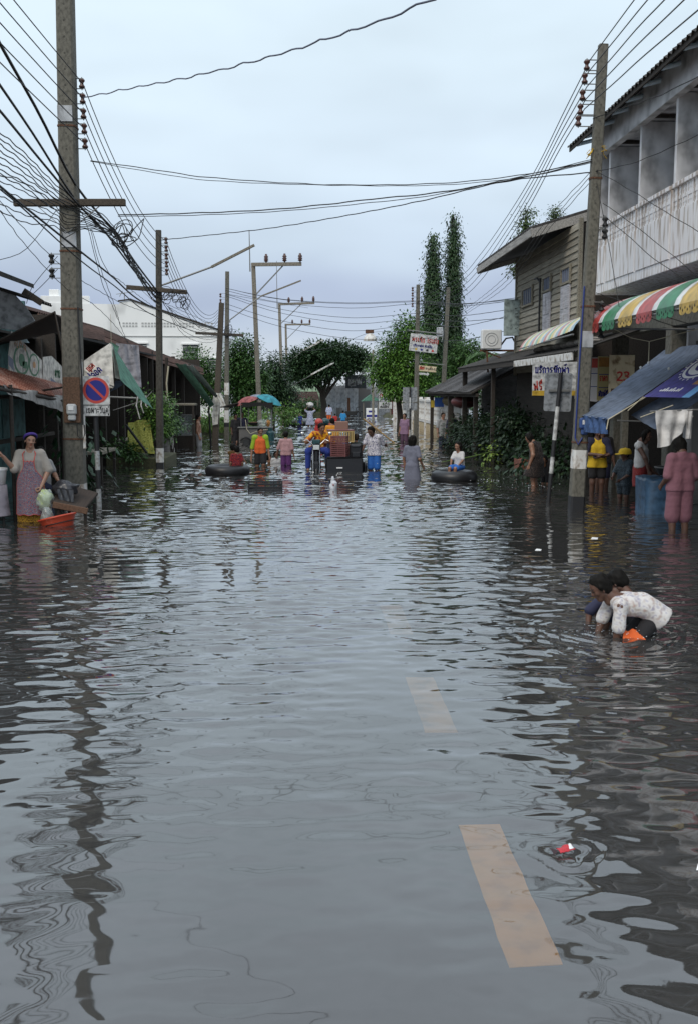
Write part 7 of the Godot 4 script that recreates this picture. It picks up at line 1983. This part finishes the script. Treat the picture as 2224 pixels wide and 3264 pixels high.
func cast() -> void:
	people_mats()
	canon()
	# woman in the apron at the near stall
	var p := person("smiling woman in beige shirt and flowered apron with a purple headband", V(-4.42, WALK, -16.3), .12, 1.66, {"elr": [-.142, .67, .07], "wrr": [-.228, .8, .15], "ell": [.17, .655, .0], "wrl": [.105, .5, .085], "hd": [.01, .94, .02]}, [["shirt", "shirt", "c_beige", .9, .98, 1.05], ["sarong", "skirt", "c_sarong", .78, 0, .95]], {"girth": 1.04, "look": [.35, .02, -.1], "fist": "lr", "cell": .015, "hair": "short", "hs": .235, "skin": "skin_light"})
	var rows := []
	var trim := [[], []]
	for r in 15:
		var v := r / 14.0
		var row := []
		for k in 13:
			var u := k / 12.0 * 2 - 1
			var wd := lerpf(.35, .95, smoothstep(.1, .35, v)) if v < .4 else 1.0
			var a := u * wd * 1.05
			var rr := .2 + .03 * v
			row.append(V(sin(a) * rr * 1.12, 1.24 - .86 * v + .012 * sin(k * 1.7 + r), cos(a) * rr * .92 + .012 * sin(u * 9 + v * 4) * v))
		rows.append(row)
		trim[0].append(row[0]); trim[1].append(row[12])
	var ap := lp("apron", B.new().sheet(rows, .004), M.c_apron, p)
	var tb := B.new().tube(trim[0], .007, -1, 5).tube(trim[1], .007, -1, 5).tube(rows[14], .007, -1, 5).tube(rows[0], .007, -1, 5)
	tb.tube([rows[0][0], V(-.1, 1.36, .1), V(-.06, 1.42, 0)], .008, -1, 5).tube([rows[0][12], V(.1, 1.36, .1), V(.06, 1.42, 0)], .008, -1, 5)
	lp("red_trim", tb, M.sign_red, ap)
	lp("headband", B.new().torus(V(.016, 1.625, .012), .097, .016, Basis(Vector3.UP, .35) * Basis(Vector3.RIGHT, -.62), 1.5), M.c_violet, p)
	person("person in a grey shirt half hidden behind the apron woman", V(-4.44, WALK, -17.0), .5, 1.42, {"ell": [.16, .66, .03], "wrl": [.19, .56, .12]}, [["shirt", "shirt", "c_grey", 1.0, .6, 1.0], ["sarong", "skirt", "c_navy", .8, 0, 1.0]], {"cell": .025})
	# children bending in the foreground
	person("child in a white flowered shirt bending over the water", V(2.9, ROAD, -8.4), -PI / 2, 1.1, {"hd": [0, .785, .345], "nk": [0, .715, .25], "shl": [.13, .655, .2], "shr": [-.13, .665, .2], "ch": [0, .645, .1], "ws": [0, .63, -.05], "hpl": [.07, .56, -.14], "hpr": [-.07, .56, -.14], "ell": [.15, .46, .22], "wrl": [.11, .31, .235], "elr": [-.13, .48, .28], "wrr": [-.1, .32, .33], "knl": [.1, .36, .03], "knr": [-.1, .36, .03], "anl": [.1, .05, -.04], "anr": [-.1, .05, -.04]}, [["shirt", "shirt", "c_floral", 1.35, .95, 1.2], ["shorts", "shorts", "c_black", .95, 0, .85]], {"m": true, "look": [0.0, .5, 0], "hs": .225, "cell": .011, "skin": "skin_dark", "girth": 1.3})
	person("child in navy crouching behind the flowered-shirt child", V(2.94, ROAD - .07, -8.85), -PI / 2 + .3, 1.1, {"hd": [0, .82, .1], "nk": [0, .74, .12], "shl": [.12, .66, .16], "shr": [-.12, .66, .16], "ch": [0, .6, .12], "ws": [0, .54, .02], "hpl": [.07, .44, -.1], "hpr": [-.07, .44, -.1], "ell": [.16, .54, .3], "wrl": [.13, .37, .33], "elr": [-.14, .54, .3], "wrr": [-.1, .37, .34], "knl": [.12, .5, .2], "knr": [-.12, .5, .2], "anl": [.1, .05, .06], "anr": [-.1, .05, .06]}, [["shirt", "shirt", "c_navy", 1.7, .95, 1.2], ["shorts", "shorts", "c_black", .9, 0, 1.0]], {"m": true, "girth": 1.15, "look": [-1.0, .7, 0], "hs": .215, "cell": .014, "skin": "skin_dark"})
	one("orange_plastic", cloth(V(2.7, -.02, -8.2), V(2.9, -.01, -8.2), V(2.9, .05, -8.3), V(2.74, .06, -8.3), 12, 6, 0, .014, 9.0), M.c_orange, "folded orange plastic sheet under the bending child", "plastic sheet", V(2.8, 0, -8.2))
	# waders round the tricycle
	p = person("girl in an orange shirt with lime sleeves wading toward the camera", V(-1.25, ROAD, -28.5), .1, 1.45, {"wrl": [.175, .43, .06], "wrr": [-.18, .4, .05], "ell": [.155, .61, 0], "elr": [-.16, .6, 0], "knl": [.06, .29, .07], "hd": [.01, .93, .02]}, [["shirt", "shirt", "c_orange", 1.0, 0, 1.05], ["sleeves", "sleeve", "c_lime", 0, 0], ["shorts", "shorts", "c_black", .8, 0, 1.25]], {"look": [.25, .1, 0], "hair": "tail", "hs": .205})
	person("pink-shirted boy in purple shorts seen from behind", V(-.52, ROAD, -28.6), PI - .1, 1.33, {"wrl": [.2, .5, .06], "wrr": [-.17, .47, .02], "ell": [.17, .64, 0]}, [["shirt", "shirt", "c_pink", 1.0, .95, 1.1], ["shorts", "shorts", "c_purple", .85, 0, 1.2]], {"hs": .2})
	person("child swimming low with white shoulders beside the pink-shirted boy", V(-.82, ROAD - .42, -29.4), .3, 1.12, {}, [["shirt", "shirt", "c_white", 1.0, .6, 1.0], ["shorts", "shorts", "c_navy", .7, 0, 1.0]], {"hs": .2, "skin": "skin_dark", "cell": .025})
	person("child crouching in the water behind the orange-shirted girl", V(-1.08, ROAD, -29.5), PI / 2, 1.0, {"hd": [0, .53, .05], "nk": [0, .44, .06], "shl": [.1, .4, .08], "shr": [-.1, .4, .08], "ch": [0, .34, .06], "ws": [0, .24, 0], "hpl": [.06, .16, -.06], "hpr": [-.06, .16, -.06], "ell": [.14, .34, .22], "elr": [-.14, .34, .22], "wrl": [.1, .33, .36], "wrr": [-.1, .33, .36], "knl": [.1, .22, .2], "knr": [-.1, .22, .2], "anl": [.08, .04, .02], "anr": [-.08, .04, .02]}, [["shirt", "shirt", "c_brownprint", 1.0, .8, 1.0], ["shorts", "shorts", "c_black", .9, 0, 1.0]], {"hs": .2, "cell": .025})
	person("small child in a red printed shirt standing at the near inner tube", V(-1.72, ROAD, -25.45), PI + .2, 1.07, {"wrl": [.17, .43, .04], "wrr": [-.16, .43, .04]}, [["shirt", "shirt", "c_redprint", 1.1, .7, 1.05], ["shorts", "shorts", "c_navy", .8, 0, 1.0]], {"hs": .2, "look": [.5, .15, 0]})
	p = person("child in a brown printed shirt raising an arm behind the inner tube", V(-1.86, ROAD, -26.3), PI - .4, 1.08, {"ell": [-.0, .86, .1], "wrl": [-.06, 1.02, .06], "elr": [-.2, .74, .05], "wrr": [-.26, .62, .1]}, [["shirt", "shirt", "c_brownprint", 1.1, .9, 1.1], ["shorts", "shorts", "c_black", .8, 0, 1.0]], {"hs": .2})
	# tricycle crew
	person("tricycle rider in a yellow and red shirt and blue trousers", V(.34, ROAD, -26.9), .05, 1.68, {"hd": [.12, 1.51, .2], "nk": [.12, 1.39, .14], "shl": [.33, 1.32, .1], "shr": [-.1, 1.36, .12], "ch": [.12, 1.24, .06], "ws": [.06, 1.05, -.04], "hpl": [.12, .92, -.08], "hpr": [-.06, .92, -.08], "ell": [.42, 1.12, .26], "wrl": [.26, 1.15, .48], "elr": [-.28, 1.16, .22], "wrr": [-.33, 1.16, .46], "knl": [.28, .88, .3], "knr": [-.24, .9, .28], "anl": [.3, .46, .16], "anr": [-.25, .44, .2]}, [["shirt", "shirt", "c_rider", .9, 1.5, 1.08], ["trousers", "shorts", "c_blue", 1.92, 0, 1.2]], {"m": true, "look": [.45, .25, .1], "fist": "lr", "hs": .25})
	person("cropped-haired boy sitting behind the black tricycle seat", V(1.4, .0, -26.95), PI, 1.0, {"hd": [0, .86, .02], "nk": [0, .76, 0], "shl": [.13, .7, 0], "shr": [-.13, .7, 0], "ch": [0, .62, 0], "ws": [0, .48, -.02], "hpl": [.07, .4, 0], "hpr": [-.07, .4, 0], "ell": [.17, .54, .1], "elr": [-.17, .54, .1], "wrl": [.13, .46, .25], "wrr": [-.13, .46, .25], "knl": [.09, .42, .3], "knr": [-.09, .42, .3], "anl": [.09, .3, .34], "anr": [-.09, .3, .34]}, [["shirt", "shirt", "c_darkgreen", 1.0, .9, 1.05], ["shorts", "shorts", "c_navy", .9, 0, 1.0]], {"m": true, "hs": .2, "hair": "short", "haircol": "hair_crop", "look": [.1, .0, 0]})
	person("young man in a white printed shirt and blue shorts pushing the tricycle", V(1.86, ROAD, -26.6), -.35, 1.56, {"hd": [-.03, .915, .09], "nk": [-.015, .86, .05], "shl": [.1, .82, .03], "shr": [-.1, .84, .04], "ch": [0, .75, .02], "ell": [.14, .7, -.06], "wrl": [.15, .68, -.14], "elr": [-.15, .71, .05], "wrr": [-.17, .6, .1]}, [["shirt", "shirt", "c_whiteprint", 1.0, .95, 1.12], ["shorts", "shorts", "c_brightblue", .9, 0, 1.2]], {"look": [-.3, .45, 0], "skin": "skin_dark", "hs": .245})
	person("man in an amber shirt walking behind the loaded crates", V(.92, ROAD, -33), PI - .2, 1.6, {}, [["shirt", "shirt", "c_amber", 1.0, .8, 1.1], ["shorts", "shorts", "c_navy", .9, 0, 1.1]], {"cell": .025, "look": [.4, 0, 0]})
	# girls at the second inner tube
	person("girl in a grey dress standing with her back half turned", V(2.58, ROAD, -23.8), PI * .82, 1.4, {"wrl": [.15, .5, .0], "wrr": [-.17, .5, .07], "ell": [.15, .64, -.02], "elr": [-.16, .63, -.04]}, [["dress", "shirt", "c_greydress", 1.0, .75, 1.02], ["skirt", "skirt", "c_greydress", .62, 0, 1.15]], {"hair": "bob", "hs": .24, "look": [0.1, .1, 0]})
	person("girl in a white top and blue skirt riding the inner tube", V(3.66, -.02, -23.55), -.75, 1.15, {"hd": [0, .82, .04], "nk": [0, .71, .02], "shl": [.11, .66, .0], "shr": [-.11, .66, .0], "ch": [0, .58, .0], "ws": [0, .44, -.03], "hpl": [.07, .34, -.03], "hpr": [-.07, .34, -.03], "ell": [.15, .5, .06], "elr": [-.15, .5, .08], "wrl": [.1, .36, .2], "wrr": [-.08, .34, .22], "knl": [.1, .32, .28], "knr": [-.06, .32, .28], "anl": [.1, .02, .32], "anr": [-.06, .02, .32]}, [["top", "shirt", "c_white", .8, .75, 1.05], ["skirt", "shorts", "c_brightblue", .8, 0, 1.3]], {"m": true, "hair": "bob", "hs": .21, "look": [-.1, .05, 0]})
	# walkers by the fence
	person("woman in a mauve blouse walking beside the far road sign", V(4.22, ROAD, -42), -.6, 1.55, {}, [["blouse", "shirt", "c_mauve", 1.6, .7, 1.2], ["trousers", "shorts", "c_plum", 1.4, 0, 1.1]], {"hair": "short", "cell": .025})
	person("man in a grey shirt beside the porch post", V(5.45, ROAD, -39.2), .4, 1.64, {}, [["shirt", "shirt", "c_grey", 1.6, .8, 1.1], ["shorts", "shorts", "c_navy", 1.2, 0, 1.1]], {"cell": .025})
	person("person in navy standing close to the man in grey", V(5.72, ROAD, -38.6), PI + .4, 1.66, {}, [["shirt", "shirt", "c_navy", 1.3, .8, 1.15], ["trousers", "shorts", "c_blue", 1.6, 0, 1.1]], {"cell": .025, "hair": "bob"})
	# under the shophouse awnings
	person("woman in a dark checked dress stepping through the shallow water", V(5.16, WALK, -22), -2.3, 1.5, {"hd": [.02, .88, .12], "nk": [.01, .82, .06], "shl": [.1, .78, .03], "shr": [-.1, .78, .03], "ch": [0, .72, .02], "elr": [-.15, .62, .05], "wrr": [-.13, .48, .1], "knr": [-.07, .28, .08]}, [["dress", "shirt", "c_darkcheck", 1.0, 0, 1.1], ["skirt", "skirt", "c_darkcheck", .42, 0, 1.25]], {"hair": "bob", "girth": 1.1, "look": [0, .35, 0]})
	person("bare-armed child crouching behind the woman in checks", V(5.5, WALK, -22.5), -.8, .95, {"hd": [0, .84, .1], "elr": [-.15, .55, .1], "wrr": [-.12, .42, .2]}, [["shirt", "shirt", "c_black", 1.0, .3, 1.0], ["shorts", "shorts", "c_black", .8, 0, 1.0]], {"hs": .2, "cell": .025})
	p = person("youth in a yellow and navy sports shirt with folded arms", V(6.15, WALK, -20.7), -.1, 1.6, {"ell": [.16, .66, .05], "wrl": [-.01, .62, .14], "elr": [-.16, .66, .05], "wrr": [.03, .65, .15]}, [["shirt", "shirt", "c_yellow", 1.25, 0, 1.15], ["sleeves", "sleeve", "c_navy", 0, 0], ["shorts", "shorts", "c_black", .6, 0, 1.2]], {"skin": "skin_dark", "look": [.2, .2, 0]})
	lp("chest_stripe", B.new().bbox(V(0, 1.0, .17), V(.24, .05, .01), .004), M.c_navy, p)
	person("dark figure standing behind the youth in yellow", V(6.5, WALK, -21.5), 0, 1.6, {}, [["shirt", "shirt", "c_black", 1.1, .9, 1.1], ["shorts", "shorts", "c_navy", .8, 0, 1.1]], {"skin": "skin_dark", "cell": .025})
	p = person("small child in a yellow cap and dark floral shirt", V(6.12, WALK, -18.8), -1.0, 1.24, {"elr": [-.13, .64, .08], "wrr": [-.08, .58, .18], "ell": [.13, .63, .06], "wrl": [.06, .55, .16]}, [["shirt", "shirt", "c_darkfloral", 1.6, .9, 1.2], ["shorts", "shorts", "c_darkfloral", .7, 0, 1.15]], {"skin": "skin_dark", "hs": .215, "look": [-.2, .15, 0]})
	var cap := lp("cap", B.new().lathe([Vector2(.12, 0), Vector2(.121, .05), Vector2(.09, .1), Vector2(0, .125)], V(0, 1.165, .0), Basis(), 18), M.c_yellow, p)
	lp("peak", B.new().prism(_squash(disc(.09, 16), 1.0), -.006, .0, Transform3D(Basis(Vector3.UP, -.2) * Basis(Vector3.RIGHT, PI / 2 + .15), V(-.02, 1.17, .13))), M.c_yellow, cap)
	person("woman in a white vest and red spotted skirt bending beside the shop", V(6.68, WALK, -19.5), .9, 1.6, {"hd": [.0, .93, .06], "elr": [-.15, .66, .1], "wrr": [-.17, .5, .16], "wrl": [.12, .46, .12]}, [["vest", "shirt", "c_white", .7, .12, 1.05], ["skirt", "skirt", "c_polka", .45, 0, 1.15]], {"hair": "bob", "skin": "skin_dark"})
	person("woman in a plain rose outfit standing with her back turned", V(5.72, WALK, -14.9), PI + .12, 1.66, {"wrl": [.14, .56, .08], "wrr": [-.13, .56, .08], "hd": [0, .925, .04]}, [["blouse", "shirt", "c_rose", .9, .9, 1.1], ["trousers", "shorts", "c_rose", 1.12, 0, 1.3]], {"hair": "bob", "skin": "skin_dark", "girth": 1.08, "cell": .015, "look": [0, .35, 0]})
	# food cart
	person("vendor in dark clothes standing at the end of the food cart", V(-2.95, ROAD, -43.5), .6, 1.5, {}, [["shirt", "shirt", "c_black", 1.3, .9, 1.2], ["skirt", "skirt", "c_black", .6, 0, 1.1]], {"cell": .03, "skin": "skin_dark"})
	person("second vendor in navy behind the food cart counter", V(-2.7, ROAD, -43.9), .2, 1.58, {}, [["shirt", "shirt", "c_navy", 1.3, .9, 1.1], ["shorts", "shorts", "c_black", 1.4, 0, 1.1]], {"cell": .03, "skin": "skin_dark"})
	person("bare-chested man in patterned trousers at the far stall", V(-4.0, ROAD, -38.2), PI / 2, 1.6, {}, [["trousers", "shorts", "c_grey", 1.5, 0, 1.2]], {"cell": .03})
	# far end of the street
	p = person("woman in a blue and white dress carrying a bundle on her head", V(.36, ROAD, -60), PI, 1.55, {"ell": [.2, .9, 0], "wrl": [.1, 1.0, .02], "elr": [-.2, .88, 0], "wrr": [-.1, 1.0, .02]}, [["dress", "shirt", "c_bluedress", 1.0, .8, 1.2], ["skirt", "skirt", "c_bluedress", .4, 0, 1.2]], {"cell": .03, "hair": "bob"})
	one("head_bundle", crumple(V(.36, 1.3, -60), V(.2, .16, .2), 7), M.c_white, "white bundle carried on the far woman's head", "bundle", V(.36, 1.2, -60))
	person("small far child in dark blue beside the far inner tube", V(-.28, ROAD, -60), 0, 1.2, {}, [["dress", "shirt", "c_blue", 1.5, .7, 1.1], ["shorts", "shorts", "c_navy", .9, 0, 1.0]], {"cell": .03, "hs": .2})
	for q in [[V(.68, ROAD, -46), "c_red", "far rider with a round red helmet", "goods_red"], [V(.98, ROAD, -46.6), "c_black", "far rider with a dark green helmet", "gas_green"]]:
		p = person(q[2], q[0], .1, 1.15, {}, [["shirt", "shirt", q[1], 1.0, 1.0, 1.1], ["shorts", "shorts", "c_navy", .9, 0, 1.0]], {"cell": .03, "hs": .21, "hair": ""})
		lp("helmet", B.new().ball(V(0, 1.09, 0), V(.19, .17, .19), Basis(), 16, 10), M[q[3]], p)
	person("far figure in a red shirt under the big tree", V(2.0, ROAD, -65), PI, 1.05, {}, [["shirt", "shirt", "c_red", 1.2, .9, 1.1], ["shorts", "shorts", "c_navy", .9, 0, 1.0]], {"cell": .035})
	person("far figure in a bright blue shirt before the workshop", V(2.53, ROAD, -65), PI, 1.25, {}, [["shirt", "shirt", "c_skyblue", 1.2, .9, 1.1], ["shorts", "shorts", "c_navy", .9, 0, 1.0]], {"cell": .035})
	person("far child in pale blue by the workshop wall", V(1.9, ROAD, -76), PI, 1.5, {}, [["shirt", "shirt", "c_bluedress", 1.2, .9, 1.1], ["shorts", "shorts", "c_orange", .9, 0, 1.0]], {"cell": .035})

func inner_tube(label: String, at: Vector3, R: float, r: float, tilt := Basis()) -> void:
	var t := thing("inner_tube", label, "inner tube", at, "black inner tubes floating in the flood")
	lp("tube", B.new().torus(V(0, r * .55, 0), R, r, tilt, 1.0, 40, 16), M.rubber, t)
	lp("valve", B.new().tube([tilt * V(-R + r * .95, 0, .02) + V(0, r * .55, 0), tilt * V(-R + r * 1.4, .05, .02) + V(0, r * .55, 0)], .01), M.steel, t)

# slatted crate with open sides
func slat_crate(nm: String, label: String, ce: Vector3, s: Vector3, yaw: float, m: Material, rows: int, cols: int, vertical := false) -> void:
	var t := thing(nm, label, "crate", ce - V(0, s.y / 2, 0), "", yaw)
	var u := V(0, s.y / 2, 0)
	var wl := .025
	lp("frame", _crate_frame(u, s, wl), m, t)
	for side in 4:
		var bs := Basis(Vector3.UP, PI / 2 * side)
		var w: float = s.x if side % 2 == 0 else s.z
		var d: float = s.z if side % 2 == 0 else s.x
		if vertical:
			for k in cols: lp("slat", B.new().box(u + bs * V((float(k + 1) / (cols + 1) - .5) * w, 0, d / 2 - .008), V(w / (cols + 1) * .45, s.y - .04, .012) if side % 2 == 0 else V(.012, s.y - .04, w / (cols + 1) * .45)), m, t)
		else:
			for k in rows: lp("slat", B.new().box(u + V(0, (float(k + 1) / (rows + 1) - .5) * s.y, 0) + bs * V(0, 0, d / 2 - .008), V(w - .04, s.y / (rows + 1) * .5, .014) if side % 2 == 0 else V(.012, s.y / (rows + 1) * .5, w - .04)), m, t)
			for k in cols: lp("rib", B.new().box(u + bs * V((float(k + 1) / (cols + 1) - .5) * w, 0, d / 2 - .004), V(.018, s.y - .03, .012) if side % 2 == 0 else V(.012, s.y - .03, .018)), m, t)
	lp("bottom", B.new().box(V(0, .012, 0), V(s.x - .03, .012, s.z - .03)), m, t)

func tricycle() -> void:
	mat("chrome", Color(.6, .6, .6), .25, {"metal": .9}); mat("bike_black", Color(.014, .014, .016), .3); mat("lamp_glass", Color(.6, .62, .62), .15); mat("crate_red", Color(.17, .06, .06), .55); mat("crate_yellow", Color(.55, .40, .16), .55); mat("crate_black", Color(.02, .02, .022), .45); mat("cardboard", Color(.24, .14, .11), .9); mat("wood_tan", Color(.3, .2, .09), .8)
	var t := thing("cargo_tricycle", "black motorcycle with sidecar platform loaded with crates", "motorcycle", V(.32, ROAD, -26.6))
	var x := .32
	var w := wp("front_wheel", B.new().torus(V(x, -.08, -26.35), .25, .05, Basis(Vector3.BACK, PI / 2)), M.rubber, t)
	wp("hub", B.new().tube([V(x - .06, -.08, -26.35), V(x + .06, -.08, -26.35)], .05), M.chrome, w)
	w = wp("rear_wheel", B.new().torus(V(x, -.08, -27.55), .25, .055, Basis(Vector3.BACK, PI / 2)), M.rubber, t)
	for s in [-1, 1]: wp("fork", B.new().tube([V(x + s * .085, -.08, -26.34), V(x + s * .09, .55, -26.42), V(x + s * .09, .72, -26.48)], .026, -1, 10), M.chrome, t)
	wp("mudguard", B.new().bbox(V(x, .24, -26.3), V(.12, .06, .3), .02).bbox(V(x, .12, -26.12), V(.12, .22, .03), .012), M.bike_black, t)
	wp("fairing", B.new().bbox(V(x, .4, -26.34), V(.12, .34, .12), .03), M.bike_black, t)
	var hl := wp("headlight", B.new().bbox(V(x, .64, -26.3), V(.21, .16, .14), .03), M.bike_black, t)
	wp("lens", B.new().bbox(V(x, .64, -26.225), V(.17, .12, .02), .008), M.lamp_glass, hl)
	wp("number_panel", B.new().bbox(V(x, .78, -26.32), V(.22, .13, .06), .02), M.gas_green, t)
	wp("handlebar", B.new().tube([V(x - .33, .8, -26.42), V(x - .25, .84, -26.44), V(x - .12, .72, -26.46), V(x + .12, .72, -26.46), V(x + .25, .84, -26.44), V(x + .33, .8, -26.42)], .016, -1, 8), M.chrome, t)
	for s in [-1, 1]:
		var mr := wp("mirror", B.new().ball(V(x + s * .36, 1.0, -26.35), V(.055, .045, .02)), M.chrome, t)
		wp("stem", B.new().tube([V(x + s * .27, .83, -26.44), V(x + s * .34, .97, -26.36)], .008), M.chrome, mr)
		wp("turn_signal", B.new().ball(V(x + s * .17, .66, -26.34), V(.035, .03, .03)), M.aw_orange, t)
	wp("fuel_tank", B.new().ball(V(x, .5, -26.85), V(.13, .13, .28), Basis(), 16, 10), M.goods_red_dark, t)
	wp("engine", B.new().bbox(V(x, .15, -26.85), V(.26, .3, .4), .04), M.bike_black, t)
	wp("seat", B.new().bbox(V(x, .5, -27.25), V(.26, .1, .6), .04), M.bike_black, t)
	# sidecar
	var sc := wp("sidecar", B.new().bbox(V(1.06, .15, -26.9), V(.98, .42, 1.3), .03), M.bike_black, t)
	wp("rail", B.new().tube([V(.6, .38, -26.26), V(1.56, .38, -26.26), V(1.56, .38, -27.5), V(.6, .38, -27.5)], .02), M.bike_black, sc)
	wp("plate", B.new().bbox(V(.93, .1, -26.235), V(.16, .035, .01), .003), M.white_plastic, sc)
	wp("side_wheel", B.new().torus(V(1.63, -.08, -26.9), .25, .05, Basis(Vector3.BACK, PI / 2)), M.rubber, t)
	wp("passenger_seat", B.new().bbox(V(1.36, .5, -26.36), V(.34, .46, .09), .04, Basis(Vector3.RIGHT, .05)).bbox(V(1.36, .66, -26.33), V(.26, .08, .08), .03).bbox(V(1.36, .42, -26.32), V(.24, .2, .06), .025), M.bike_black, t)
	# load
	slat_crate("upright_crate", "upright dark red slatted plastic crate on the tricycle", V(.94, .66, -26.45), V(.42, .54, .3), -.35, M.crate_red, 9, 1)
	slat_crate("bread_crate", "pale yellow slatted crate lying on the tricycle load", V(.98, .9, -27.0), V(.66, .3, .5), .12, M.crate_yellow, 3, 9, true)
	one("carton", B.new().bbox(V(1.0, .54, -27.0), V(.6, .3, .5), .02), M.cardboard, "brown carton under the pale yellow crate", "box", V(1.0, .39, -27))
	one("pinkish_carton", B.new().bbox(V(1.02, 1.17, -27.3), V(.36, .24, .3), .012), M.cardboard, "pinkish brown carton on top of the tricycle load", "box", V(1.02, 1.05, -27.3))
	one("crate_lid", B.new().bbox(V(.98, 1.065, -27.0), V(.68, .025, .52), .006, Basis(Vector3.UP, .12)), M.crate_red, "flat reddish lid lying on the pale yellow crate", "lid", V(.98, 1.06, -27))

func props() -> void:
	tricycle()
	inner_tube("big black inner tube with children on the market side", V(-1.97, 0, -25.7), .43, .15)
	inner_tube("black inner tube carrying the girl in the white top", V(3.55, 0, -23.5), .40, .155)
	inner_tube("far black inner tube floating empty", V(-.43, 0, -63), .62, .2)
	# floating things
	slat_crate("floating_crate", "black plastic crate floating upside down in the middle of the street", V(-.84, .075, -21.5), V(.74, .26, .5), .02, M.crate_black, 3, 3)
	var bg := thing("floating_bag", "knotted white plastic bag floating upright", "bag", V(.63, 0, -21.6))
	lp("bag", crumple(V(0, .06, 0), V(.08, .13, .07), 3), M.bag_white, bg)
	lp("knot", crumple(V(-.01, .2, 0), V(.035, .07, .03), 13), M.bag_white, bg)
	lp("red_print", B.new().ball(V(.0, .09, .055), V(.022, .03, .02)), M.c_pink, bg)
	var wr := thing("sweet_wrapper", "red and white sweet wrapper floating in the foreground", "wrapper", V(1.18, .012, -4.29), "", .3)
	lp("wrapper", cloth(V(-.035, .004, .018), V(.04, .012, .02), V(.045, .02, -.02), V(-.035, .012, -.02), 10, 6, -.012, .004, 9.0), M.foil_red, wr)
	lp("twist_end", B.new().prism([Vector2(-.035, 0), Vector2(-.07, -.02), Vector2(-.066, .0), Vector2(-.07, .022)], 0, .002, Transform3D(Basis(Vector3.RIGHT, -1.1), V(0, .008, 0))), M.foil_dark, wr)
	lp("white_band", cloth(V(.012, .0165, .018), V(.034, .0175, .018), V(.038, .023, -.016), V(.016, .022, -.016), 4, 4, -.012, .002, 9.0), M.white_plastic, wr)
	for q in [[V(1.75, .006, -4.12), .035, "white paper scrap at the edge of the foreground water"], [V(3.1, .006, -13.0), .05, "white scrap floating below the covered stand"], [V(4.15, .006, -14.0), .06, "pale scrap floating in front of the leaning pole"]]:
		one("paper_scrap", B.new().prism([Vector2(-1, -.5), Vector2(.6, -.6), Vector2(1, .3), Vector2(-.3, .7)].map(func(v): return v * q[1]), 0, .002, Transform3D(Basis(Vector3.RIGHT, -PI / 2 + .25), q[0])), M.white_plastic, q[2], "paper", q[0])
	for k in 9:
		var z := -3.2 - 9.0 * rng.randf()
		var q := V(rng.randf_range(-.33, .4) * -z, .006, z)
		var b := B.new()
		b.col = Color(.09, .07, .03).lerp(Color(.3, .26, .06), rng.randf())
		leaf(b, q, V(cos(k * 2.0), .05, sin(k * 2.0)).normalized(), rng.randf_range(.015, .04), .008)
		one("floating_leaf", b, M.leaf, "tiny fallen leaf floating on the flood water", "leaf", q, "fallen leaves on the water")
	# bamboo pole with dry twigs
	var bp := thing("bamboo_pole", "long bamboo pole leaning over a tangle of dry twigs", "pole", V(3.3, 0, -41.5))
	wp("pole", B.new().tube([V(2.45, .98, -41.4), V(3.85, -.12, -41.3)], .035, .03, 8), M.wood_tan, bp)
	wp("pole_tip", B.new().tube([V(2.62, 1.0, -41.4), V(2.85, .68, -41.4)], .02), M.wood_tan, bp)
	var tw := B.new()
	for k in 70:
		var a := V(2.95 + rng.randfn() * .2, .35 + rng.randf() * .2, -41.6 + rng.randfn() * .15)
		var d := V(rng.randfn(), rng.randf_range(-.4, 1), rng.randfn()).normalized() * rng.randf_range(.2, .45)
		tw.tube([a, a + d * .5 + V(0, .05, 0), a + d], .009, .003, 4)
	wp("twig", tw, M.wood_tan, bp).set_meta("kind", "stuff")
	# splashes of foam round the waders
	for s in [[V(2.3, .01, -26.7), .5, 40, "splash of white water behind the man pushing the tricycle"], [V(2.72, .005, -8.3), .28, 50, "splashing drops round the bending child's hands"], [V(5.1, .005, -21.8), .35, 26, "ripple of foam at the feet of the woman in checks"], [V(4.15, .005, -23.3), .3, 18, "foam behind the second inner tube"]]:
		var b := B.new()
		for k in s[2]:
			var q: Vector3 = s[0] + V(rng.randfn() * s[1], absf(rng.randfn()) * .04 * (3 if s[1] > .4 else 1), rng.randfn() * s[1] * .6)
			b.ball(q, V(1, .6, 1) * rng.randf_range(.002, .006) * (2.4 if s[0].z < -15 else 1.0), Basis(), 6, 4)
		var o := one("splash", b, M.foam, s[3], "splash", s[0])
		o.set_meta("kind", "stuff")

func build_all() -> void:
	poles(); wires()
	shophouse(); big_awning(); wood_house(); lower_house(); fence(); road_signs(); right_signs(); tarps()
	near_stall(); market_hall(); market_cloths(); white_building(); stall_clutter()
	food_cart(); far_street()
	plants()
	cast()
	props()
